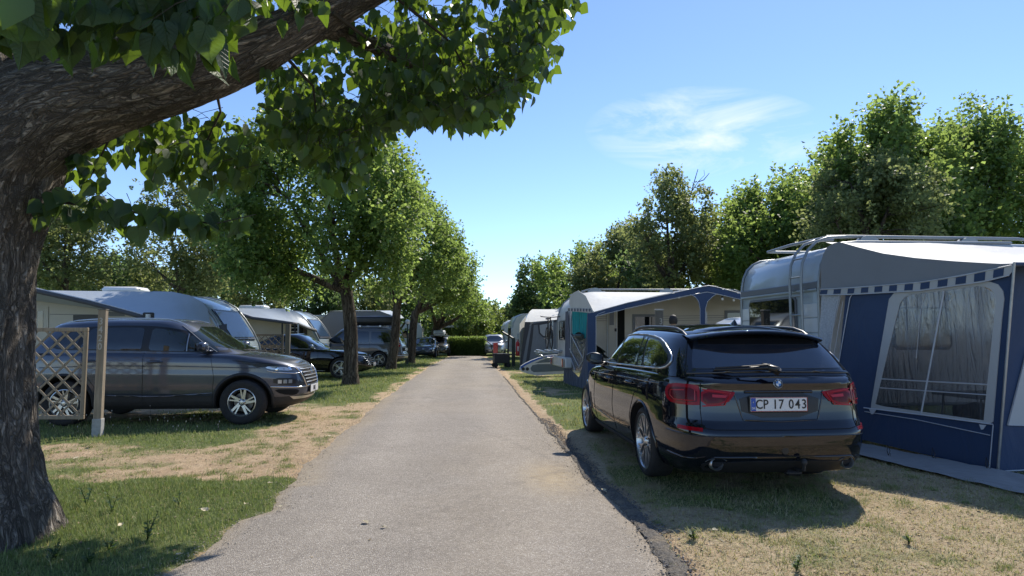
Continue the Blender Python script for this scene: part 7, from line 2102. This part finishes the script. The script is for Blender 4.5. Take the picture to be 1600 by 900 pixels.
# ---------------------------------------------------------------- third caravan, dark framed tent
E0 = P(822, 560, 29.5); E0.z = 0; E1 = P(811, 560, 32.0); E1.z = 0
o_, rz3, W3 = frame_of(E0, E1)
c3 = thing('caravan', 'white caravan with rounded top behind the bicycle, third along the right', 'caravan', tuple(o_), rz3, 'caravans right of the road')
prof3 = [(.05, .42), (0, .9), (0, 1.6), (.05, 1.95), (.2, 2.25), (.45, 2.47), (.8, 2.58), (1.3, 2.62), (6.5, 2.62), (6.7, 2.4), (6.75, .42)]
caravan_body(c3, resample(prof3, .7), W3, M['carawhite'], M['carawhite'])
window(c3, 'end', W3 / 2, 1.5, 1.5, .6, 0); part_box(c3, 'rear_bumper', (-.05, W3 / 2, .55), (.16, W3, .25), M['whitedirty'], .05)
part_box(c3, 'roof_hatch', (2.1, 1.0, 2.67), (.7, .6, .12), M['whitedirty'], .04)
tg = P(812, 560, 27.2); tg.z = 0
aw3 = thing('tent_awning', 'grey tent awning with dark charcoal framing behind the paddle board', 'awning', tuple(tg), 0, 'caravan awnings')
f3 = Plane(tg, (sin(rz3), -cos(rz3), 0)); s3 = Plane(tg, (E0 - tg).cross(Vector((0, 0, 1))))
f3.poly('front_wall', [(822, 515), (835, 503), (880, 499), (940, 497), (940, 573), (812, 574)], M['awngrey'], aw3, off=0, thick=.02)
f3.poly('frame_band', [(831, 506), (880, 498), (940, 494), (940, 499), (880, 502), (834, 508), (832, 530), (826, 570), (821, 570), (827, 530)], M['awndark'], aw3, off=.01, thick=.01)
f3.poly('frame_band', [(820, 503), (829, 503), (823, 530), (815, 573), (812, 573), (817, 530)], M['awndark'], aw3, off=.012, thick=.01)
f3.poly('window_ring', [(840, 506), (860, 502.5), (862, 527), (848, 527), (842, 521)], M['awndark'], aw3, off=.012, thick=.01)
f3.poly('film_window', [(843, 508), (859, 505), (860, 524), (849, 525), (844, 520)], M['awnlight'], aw3, off=.018, thick=.01)
def rf3(u, v):
    back = E0 + Vector((cos(rz3), sin(rz3), 0)) * (.3 + 5.5 * u); back.z = 2.6; fr = f3.at(820, 504) if u < .01 else f3.at(820, 504).lerp(f3.at(940, 493), u)
    p = back.lerp(fr, v); p.z += .12 * sin(pi * v); return aw3.matrix_basis.inverted() @ p
MB().grid(rf3, 20, 8).build('roof_cloth', M['awnroof2'], aw3, smooth=60)
MB().grid(lambda u, v: aw3.matrix_basis.inverted() @ (E0.lerp(tg, u) + Vector((0, 0, (2.30 - .42 * u) * v))), 6, 6).build('side_wall', M['awnroof2'], aw3)
# fourth and fifth
for (u0, Y0, u1, Y1, lab, top, me_, ms) in ((800, 38, 793, 40.4, 'grey ended caravan with a small square hatch, fourth along the right', 2.72, 'caragrey', 'carawhite'), (788, 47, 782, 49.3, 'farthest right caravan, small and white, beyond the grey ended one', 2.6, 'carawhite', 'carawhite'), (779, 58, 776, 60, 'distant white caravan almost hidden beyond the silver crossover', 2.6, 'whitedirty', 'carawhite')):
    F0 = P(u0, 550, Y0); F0.z = 0; F1 = P(u1, 550, Y1); F1.z = 0
    o_, r4, w4 = frame_of(F0, F1)
    c4 = thing('caravan', lab, 'caravan', tuple(o_), r4, 'caravans right of the road')
    pr_ = [(.05, .4), (0, .9), (0, 1.7), (.06, 2.1), (.25, top - .22), (.6, top - .05), (1.2, top), (6, top), (6.1, .4)]
    caravan_body(c4, resample(pr_, .8), w4, M[me_], M[ms])
    window(c4, 'end', w4 / 2, 1.6, 1.3, .5, 0)
    window(c4, 'side', .9, 1.55, .5, .45, 0, M['glass'])
    e_ = part_box(c4, 'hatch', (.55, -.01, 1.15), (.5, .02, .7), M['caragrey'] if me_ == 'carawhite' else M['carasilver'], .008)
    MB().lathe([(0, .0), (.07, .0), (.07, .02)], 12, Matrix.Translation((.5, -.03, 1.35)) @ Matrix.Rotation(-pi / 2, 4, 'X')).build('lock', M['black'], c4)
    part_box(c4, 'roof_vent', (2, .9, top + .05), (.6, .5, .12), M['whitedirty'], .03)
# trolley, extinguisher post
g_ = G(783, 574)
tl = thing('garden_trolley', 'black flatbed trolley with raised handle on the grass beside the far right caravans', 'trolley', tuple(g_), R(10))
MB().box((0, 0, .40), (.68, .6, .42), bev=.02).build('tray', M['plastic'], tl)
MB().tube([(-.35, 0, .5), (-.45, 0, 1.0), (-.75, 0, 1.25)], .02, 6).build('handle', M['black'], tl); MB().tube([(.3, 0, .5), (.36, 0, 1.6)], .04, 6).build('upright', M['plastic'], tl)
MB().tube([(-.4, 0, 1.05), (.3, 0, 1.12)], .018, 6).build('cross_bar', M['black'], tl); MB().box((-.28, -.2, .85), (.2, .12, .45), bev=.02).build('red_case', M['redpaint'], tl)
for a in (-.28, .28):
    for b in (-.3, .3): MB().lathe([(0, -.02), (.08, -.02), (.10, 0), (.08, .02), (0, .02)], 14, Matrix.Translation((a, b, .10)) @ Matrix.Rotation(pi / 2, 4, 'X')).build('wheel', M['rubber'], tl)
g_ = G(804, 573)
ps = thing('service_post', 'dark green service post with a hinged arm beside the fire extinguisher', 'post', tuple(g_), 0)
MB().box((-.05, 0, .65), (.16, .14, 1.3), bev=.02).build('post_body', M['green_post'], ps); MB().tube([(-.05, 0, 1.25), (-.55, 0, 1.55)], .05, 6).build('arm', M['green_post'], ps)
fe = thing('fire_extinguisher', 'red fire extinguisher with white label hanging beside the dark green post', 'fire extinguisher', (g_.x + .14, g_.y - .03, .48), 0)
MB().lathe([(0, 0), (.085, .0), (.09, .03), (.09, .55), (.07, .62), (.03, .66), (.03, .70), (0, .70)], 18).build('cylinder_body', M['redpaint'], fe, smooth=40)
MB().box((.02, -.088, .32), (.07, .012, .22), bev=.004).build('paper_label', M['platew'], fe); MB().tube([(0, 0, .68), (.06, 0, .74), (-.06, 0, .76)], .014, 6).build('valve', M['black'], fe); MB().tube([(.03, 0, .70), (.12, 0, .62), (.11, 0, .2)], .012, 6).build('hose', M['black'], fe)
# pergola beyond the hedge
g_ = P(712, 540, 50)
pg = thing('pergola', 'small white framed pergola behind the hedge', 'pergola', (g_.x, 50, 0), 0)
for a in (-1.0, 1.0):
    for b in (-1.2, 1.2): MB().box((a, b, 1.0), (.12, .12, 2.0)).build('post', M['whitedirty'], pg)
for b in (-1.2, 1.2): MB().box((0, b, 2.06), (2.3, .14, .12)).build('beam', M['whitedirty'], pg)
for k in range(6): MB().box((-1 + .4 * k, 0, 2.16), (.08, 2.8, .06)).build('slat', M['whitedirty'], pg)

# ---------------------------------------------------------------- left hand caravans
def left_caravan(nu, nY, fY, top, label, length, roofmat, seed, box_u=None, nose=1.25, lid=M['white']):
    N0 = P(nu, 545, nY); N0.z = 0
    dirx = Vector((-.056, 1, 0)).normalized(); rz_ = math.atan2(-dirx.x, dirx.y)
    root = thing('caravan', label, 'caravan', tuple(N0), rz_, 'caravans left of the road')
    w_ = (fY - nY) / dirx.y
    k = nose
    pr_ = [(-.05, .42), (0, .75), (0, .95), (-.04 * k, 1.15), (-.18 * k, 1.5), (-.36 * k, 1.85), (-.58 * k, top - .32), (-.85 * k, top - .12), (-1.2 * k, top - .02), (-1.6 * k, top), (-length, top), (-length - .1, top - .3), (-length - .1, .42)]
    caravan_body(root, resample(pr_, .35), w_, M['carasilver'], M['cara'], bev=.06)
    # slanted front window following the nose
    a, b = (-.10 * k, 1.30), (-.50 * k, 2.03)
    dx_, dz_ = b[0] - a[0], b[1] - a[1]; L_ = math.hypot(dx_, dz_); nx_, nz_ = dz_ / L_, -dx_ / L_
    fm = MB(); gm_ = MB()
    def quad(mb_, y0, y1, t0, t1, off, th):
        vs = []
        for o in (off, off - th):
            for (y, t_) in ((y0, t0), (y1, t0), (y1, t1), (y0, t1)):
                bow = -.015
                vs.append((a[0] + dx_ * t_ + nx_ * (o + .02), y, a[1] + dz_ * t_ + nz_ * (o + .02)))
        mb_.add(vs, [(0, 1, 2, 3), (7, 6, 5, 4), (0, 4, 5, 1), (1, 5, 6, 2), (2, 6, 7, 3), (3, 7, 4, 0)])
    wn_ = bpy.data.objects.new('window', None); link(wn_, root)
    quad(fm, .28, w_ - .22, -.04, 1.04, .03, .05); fm.build('window_frame', M['black'], wn_, fixn=True)
    quad(gm_, .36, w_ - .30, .03, .97, .042, .03); gm_.build('pane', M['bluglass'], wn_, fixn=True)
    for y in (.03, w_ - .03):
        MB().tube([(x + .012, y, z + .006) for x, z in pr_[1:10]], .026, 8).build('corner_trim', M['rail'], root, smooth=60)
    part_box(root, 'front_locker', (.015, w_ / 2, .92), (.04, w_ * .66, .34), M['carasilver'], .012)
    part_box(root, 'marker_light', (.02, .12, 1.02), (.04, .10, .10), M['lens'], .01)
    MB().tube([(.0, w_ / 2 - .5, .45), (.9, w_ / 2, .42), (1.3, w_ / 2, .45)], .05, 6).build('drawbar', M['steel'], root)
    for x in (-3.0,): MB().lathe([(.27, -.08), (.33, -.06), (.33, .10), (.2, .12), (0, .10)], 20, Matrix.Translation((x, .12, .33)) @ Matrix.Rotation(pi / 2, 4, 'X')).build('wheel', M['rubber'], root, smooth=40)
    if box_u:
        for (xx, ll) in box_u:
            m = MB(); m.box((xx, w_ * .5, top + .12), (ll, .75, .16), bev=.07); m.build('roof_hatch', lid, root, smooth=50)
            part_box(root, 'hatch_base', (xx, w_ * .5, top + .03), (ll * .9, .65, .07), M['plastic'], .01)
    return root, N0, rz_, w_
M['bluglass'] = simple('blue_grey_window', (.025, .05, .09), .12, spec=.25)
L1r, N0, rzl, w1 = left_caravan(360, 16.4, 18.7, 2.50, 'silver nosed left caravan with a slanted blue window, behind the grey SUV', 7.5, M['leftroof'], 1, [(-3.25, .95)])
sideP = Plane(N0, (sin(rzl), -cos(rzl), 0))
w_ = sideP.poly('window', [(115, 492), (158, 492), (158, 520), (115, 520)], M['black'], L1r, off=.02, thick=.02)
sideP.poly('locker_door', [(162, 487), (195, 487), (195, 494), (162, 494)], M['carastripe'], L1r, off=.012, thick=.01)
sideP.poly('door_panel', [(58, 479), (76, 479), (76, 560), (58, 560)], M['cara'], L1r, off=.015, thick=.02); sideP.poly('door_window', [(60, 486), (68, 486), (68, 515), (60, 515)], M['glass'], L1r, off=.022, thick=.01)
sideP.line('side_rib', [(78, 491), (190, 492)], M['carastripe'], L1r, .006, .002)
# its canopy
def canopy(root_label, N0, rz_, w_, Yfront, edge_px, label, seed, top, back_x0, back_x1, dark=True, cat='awning', trim='awndark'):
    e = thing('canopy', label, cat, (N0.x, N0.y, 0), 0, 'caravan awnings'); iv_ = e.matrix_basis.inverted()
    ex = Vector((cos(rz_), sin(rz_), 0))
    fr = [P(u, v, y) for u, v, y in edge_px]; n = len(fr)
    def f(u, v):
        bk = N0 + ex * (back_x0 + (back_x1 - back_x0) * u); bk.z = top
        # caravan roof drops to the nose
        xx = back_x0 + (back_x1 - back_x0) * u
        bk.z = float(np.interp(xx, [-9, -2.0, -1.5, -1.06, -.72, -.45, -.22, 0], [top + .01, top + .01, top, top - .10, top - .30, top - .6, top - .95, top - 1.5]))
        k = u * (n - 1); i = min(n - 2, int(k)); p = fr[i].lerp(fr[i + 1], k - i)
        q = bk.lerp(p, v); q.z -= .16 * sin(pi * v) * (1 - .3 * u); q.z += .05 * (float(fbm(u * 5 + seed, v * 3, 3)) - .5)
        return iv_ @ q
    MB().grid(f, 44, 16).build('canopy_cloth', M['leftroof'], e, smooth=60)
    MB().tube([iv_ @ (p + Vector((0, 0, -.02))) for p in fr], .05, 8).build('edge_band', M[trim], e, smooth=60)
    MB().tube([iv_ @ (p + Vector((0, 0, .04))) for p in fr], .012, 6).build('edge_piping', M['piping'], e, smooth=60)
    return e, fr, iv_, f
cn, fr, iv_, fcn = canopy('', N0, rzl, w1, 14, [(-60, 426, 13.9), (55, 453, 13.9), (140, 472, 13.9), (205, 489, 13.9), (238, 499, 13.9), (262, 506, 14.2), (300, 512, 14.9), (335, 516, 15.7)], 'slate grey canopy speckled with light over the grey SUV, nearest on the left', 1, 2.52, -7.4, -.60)
pz = P(232, 494, 13.85)
MB().box(tuple(iv_ @ pz), (.22, .10, .16), bev=.02).build('corner_bracket', M['plastic'], cn); MB().lathe([(.055, -.08), (.055, .08), (0, .08)], 12, Matrix.Translation(iv_ @ (pz + Vector((.03, -.06, -.04))))).build('pole_cup', M['steel'], cn)
MB().tube([iv_ @ pz, iv_ @ Vector((pz.x, pz.y, 0))], .022, 8).build('pole', M['steel'], cn)
# side flap under the canopy's low edge, dark
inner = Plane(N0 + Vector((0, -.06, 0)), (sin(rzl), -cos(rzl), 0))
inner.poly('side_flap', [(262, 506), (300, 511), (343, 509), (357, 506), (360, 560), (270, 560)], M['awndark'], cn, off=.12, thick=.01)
inner.line('flap_piping', [(262, 505), (300, 511), (343, 510)], M['piping'], cn, .008, .14); inner.line('flap_piping', [(343, 505), (358, 548)], M['piping'], cn, .012, .14)

L2r, N2, rz_l2, w2_ = left_caravan(500, 26.5, 28.9, 2.48, 'second left caravan with a curved nose, behind the black saloon', 7.0, M['leftroof'], 2, [(-3.1, 1.1)])
side2 = Plane(N2, (sin(rz_l2), -cos(rz_l2), 0))
side2.poly('window', [(470, 512), (480, 512), (480, 527), (470, 527)], M['black'], L2r, off=.02, thick=.02)
cn2, fr2, iv2_, _f = canopy('', N2, rz_l2, w2_, 24, [(375, 490, 24.2), (395, 496.5, 24.2), (430, 501, 24.2), (458, 505, 24.2), (466, 506, 24.5), (480, 512, 25.3), (494, 516, 26.2)], 'pale grey canopy of the second left caravan above the second lattice panel', 5, 2.50, -6.6, -.7)
fc2 = Plane(fr2[3], (0, -1, 0))
for u in (441, 461, 466): fc2.line('pole', [(u, 505), (u, 560)], M['plastic'] if u != 466 else M['steel'], cn2, .03, .0)
fc2.poly('shelf_rack', [(445, 508), (459, 508), (459, 545), (445, 545)], M['cavity'], cn2, off=-.7, thick=.4)
for v in (512, 518, 524, 530): fc2.line('shelf', [(446, v), (458, v)], M['whitedirty'], cn2, .02, -.62)
# tents and caravans further along the left
L3r, N3, rz_l3, w3_ = left_caravan(556, 35, 37.4, 2.5, 'third left caravan, mostly hidden by the nearest roadside trunk', 6.5, M['leftroof'], 3, None)
tt = P(575, 560, 31.5); tt.z = 0
tn = thing('tent', 'slate grey ridge tent roof behind the people carrier roof box', 'tent', tuple(tt), 0)
rg = [(-2.6, 1.9), (-1.9, 2.60), (.55, 2.60), (1.15, 2.36), (1.3, 2.2)]
m = MB(); m.add([(x, 0, z) for x, z in rg] + [(x, 2.6, z + .12) for x, z in rg], [(i, i + 1, 6 + i, 5 + i) for i in range(4)]); m.build('roof_cloth', M['leftroof'], tn)
MB().prism([(-2.6, 0), (-2.6, 1.9), (-1.9, 2.58), (.55, 2.58), (1.15, 2.34), (1.3, 2.2), (1.3, 0)], .05, .08, 'y').build('front_wall', M['awngrey'], tn, fixn=True)
for (u, v, Y, w_, h_, lab) in ((640, 512, 52, 2.0, 2.5, 'white caravan glimpsed between the leaning trunks'), (655, 512, 60, 2.2, 2.5, 'white caravan glimpsed left of the navy saloon roof')):
    g_ = P(u, 540, Y); cc = thing('caravan', lab, 'caravan', (g_.x, Y, 0), R(3), 'caravans left of the road')
    pr_ = [(0, .4), (.05, 1.9), (-.25, h_ - .1), (-.8, h_), (-5, h_), (-5.1, .4)]
    caravan_body(cc, resample([(x + w_ / 2, z) for x, z in pr_], .8), 2.2, M['carawhite'], M['carawhite']); window(cc, 'side', -.2, 1.5, .8, .6, 0)
# globe lamp
g_ = G(637, 573); lp = thing('street_lamp', 'low lamp post with a round white globe beside the leaning tree', 'lamp', (g_.x, 30.5, 0)); lp.location.x = P(637, 500, 30.5).x
MB().tube([(0, 0, 0), (0, 0, 1.95)], [.05, .03], 10).build('lamp_post', M['green_post'], lp, smooth=60)
MB().lathe([(0, 0), (.06, .01), (.10, .06), (.115, .12), (.10, .18), (.06, .225), (0, .235)], 20, Matrix.Translation((0, 0, 1.93))).build('globe', M['globe'], lp, smooth=80)
MB().lathe([(.05, 0), (.07, .02), (.05, .04)], 12, Matrix.Translation((0, 0, 1.91))).build('collar', M['plastic'], lp)

# ---------------------------------------------------------------- lattice panels and numbered post
def lattice(origin, ex, w, z0, z1, label, n_diag, mat, sw_=.030, fw=.055, group='lattice fence panels'):
    e = thing('lattice_fence', label, 'fence', tuple(origin), math.atan2(ex.y, ex.x), group)
    for (c, d) in (((w / 2, 0, z1 - fw / 2), (w, .045, fw)), ((w / 2, 0, z0 + fw / 2), (w, .045, fw))): MB().box(c, d, bev=.006).build('rail', mat, e)
    for x in (fw / 2, w - fw / 2): MB().box((x, .001, (z0 + z1) / 2), (fw, .040, z1 - z0 - 2 * fw - .002), bev=.006).build('stile', mat, e)
    xa, xb, za, zb_ = fw * .7, w - fw * .7, z0 + fw * .7, z1 - fw * .7; H_ = zb_ - za; Wd = xb - xa
    sp_ = (H_ + Wd) / n_diag
    for s_ in (1, -1):
        for k in range(n_diag):
            t_ = k * sp_ + sp_ * .5
            if s_ == 1: p = [(xa + max(0, t_ - H_), za + min(t_, H_)), (xa + min(t_, Wd), za + max(0, t_ - Wd))]
            else: p = [(xb - max(0, t_ - H_), za + min(t_, H_)), (xb - min(t_, Wd), za + max(0, t_ - Wd))]
            if math.hypot(p[0][0] - p[1][0], p[0][1] - p[1][1]) < .05: continue
            y = -.010 if s_ == 1 else .004
            MB().bar((p[0][0], y, p[0][1]), (p[1][0], y, p[1][1]), .012, sw_, up=(0, 1, 0) if False else (0, 0, 1)).build('slat', mat, e)
    return e
Lc = G(137, 668.5); Lc.z = 0; Yl = 9.05
r0 = P(134, 600, Yl); l0 = P(-12, 600, Yl - .05); r0.z = l0.z = 0
lattice(l0, (r0 - l0).normalized(), (r0 - l0).length, P(100, 655, Yl).z, P(100, 512, Yl).z, 'pale timber lattice panel between the big trunk and the post numbered 3420', 11, M['wood'])
gp = G(148, 682); 
po = thing('number_post', 'square timber post with the number 3420 cut down its face', 'post', (gp.x, gp.y + .06, 0), R(10), 'numbered pitch posts')
hp = P(147, 484, gp.y).z
MB().box((0, 0, (hp + .22) / 2), (.098, .098, hp - .22), bev=.008).build('board', M['wood'], po)
MB().box((0, 0, hp + .005), (.112, .112, .014), bev=.004).build('cap', M['woodgrey'], po)
MB().box((0, 0, .115), (.116, .116, .25), bev=.006).build('post_foot', M['concrete'], po)
for k, ch_ in enumerate('3420'):
    text('digit', ch_, .135, M['digit'], po, (-.004, -.0500, hp - .165 - .118 * k), (pi / 2, 0, 0), .85, .0015, .001)
Y2 = 19.3
r1 = P(442, 560, Y2); l1 = P(395, 560, Y2); r1.z = l1.z = 0
lattice(l1, (r1 - l1).normalized(), (r1 - l1).length, .35, P(430, 522, Y2).z, 'second lattice panel in front of the black saloon, darker and farther away', 9, M['woodgrey'], .026)
po2 = thing('number_post', 'plain grey timber post at the end of the second lattice panel', 'post', (P(449, 560, Y2).x, Y2, 0), R(3), 'numbered pitch posts')
h2 = P(449, 507, Y2).z
MB().box((0, 0, h2 / 2), (.13, .13, h2), bev=.01).build('board', M['woodgrey'], po2); MB().box((0, 0, h2 + .006), (.14, .14, .014), bev=.004).build('cap', M['wood'], po2)
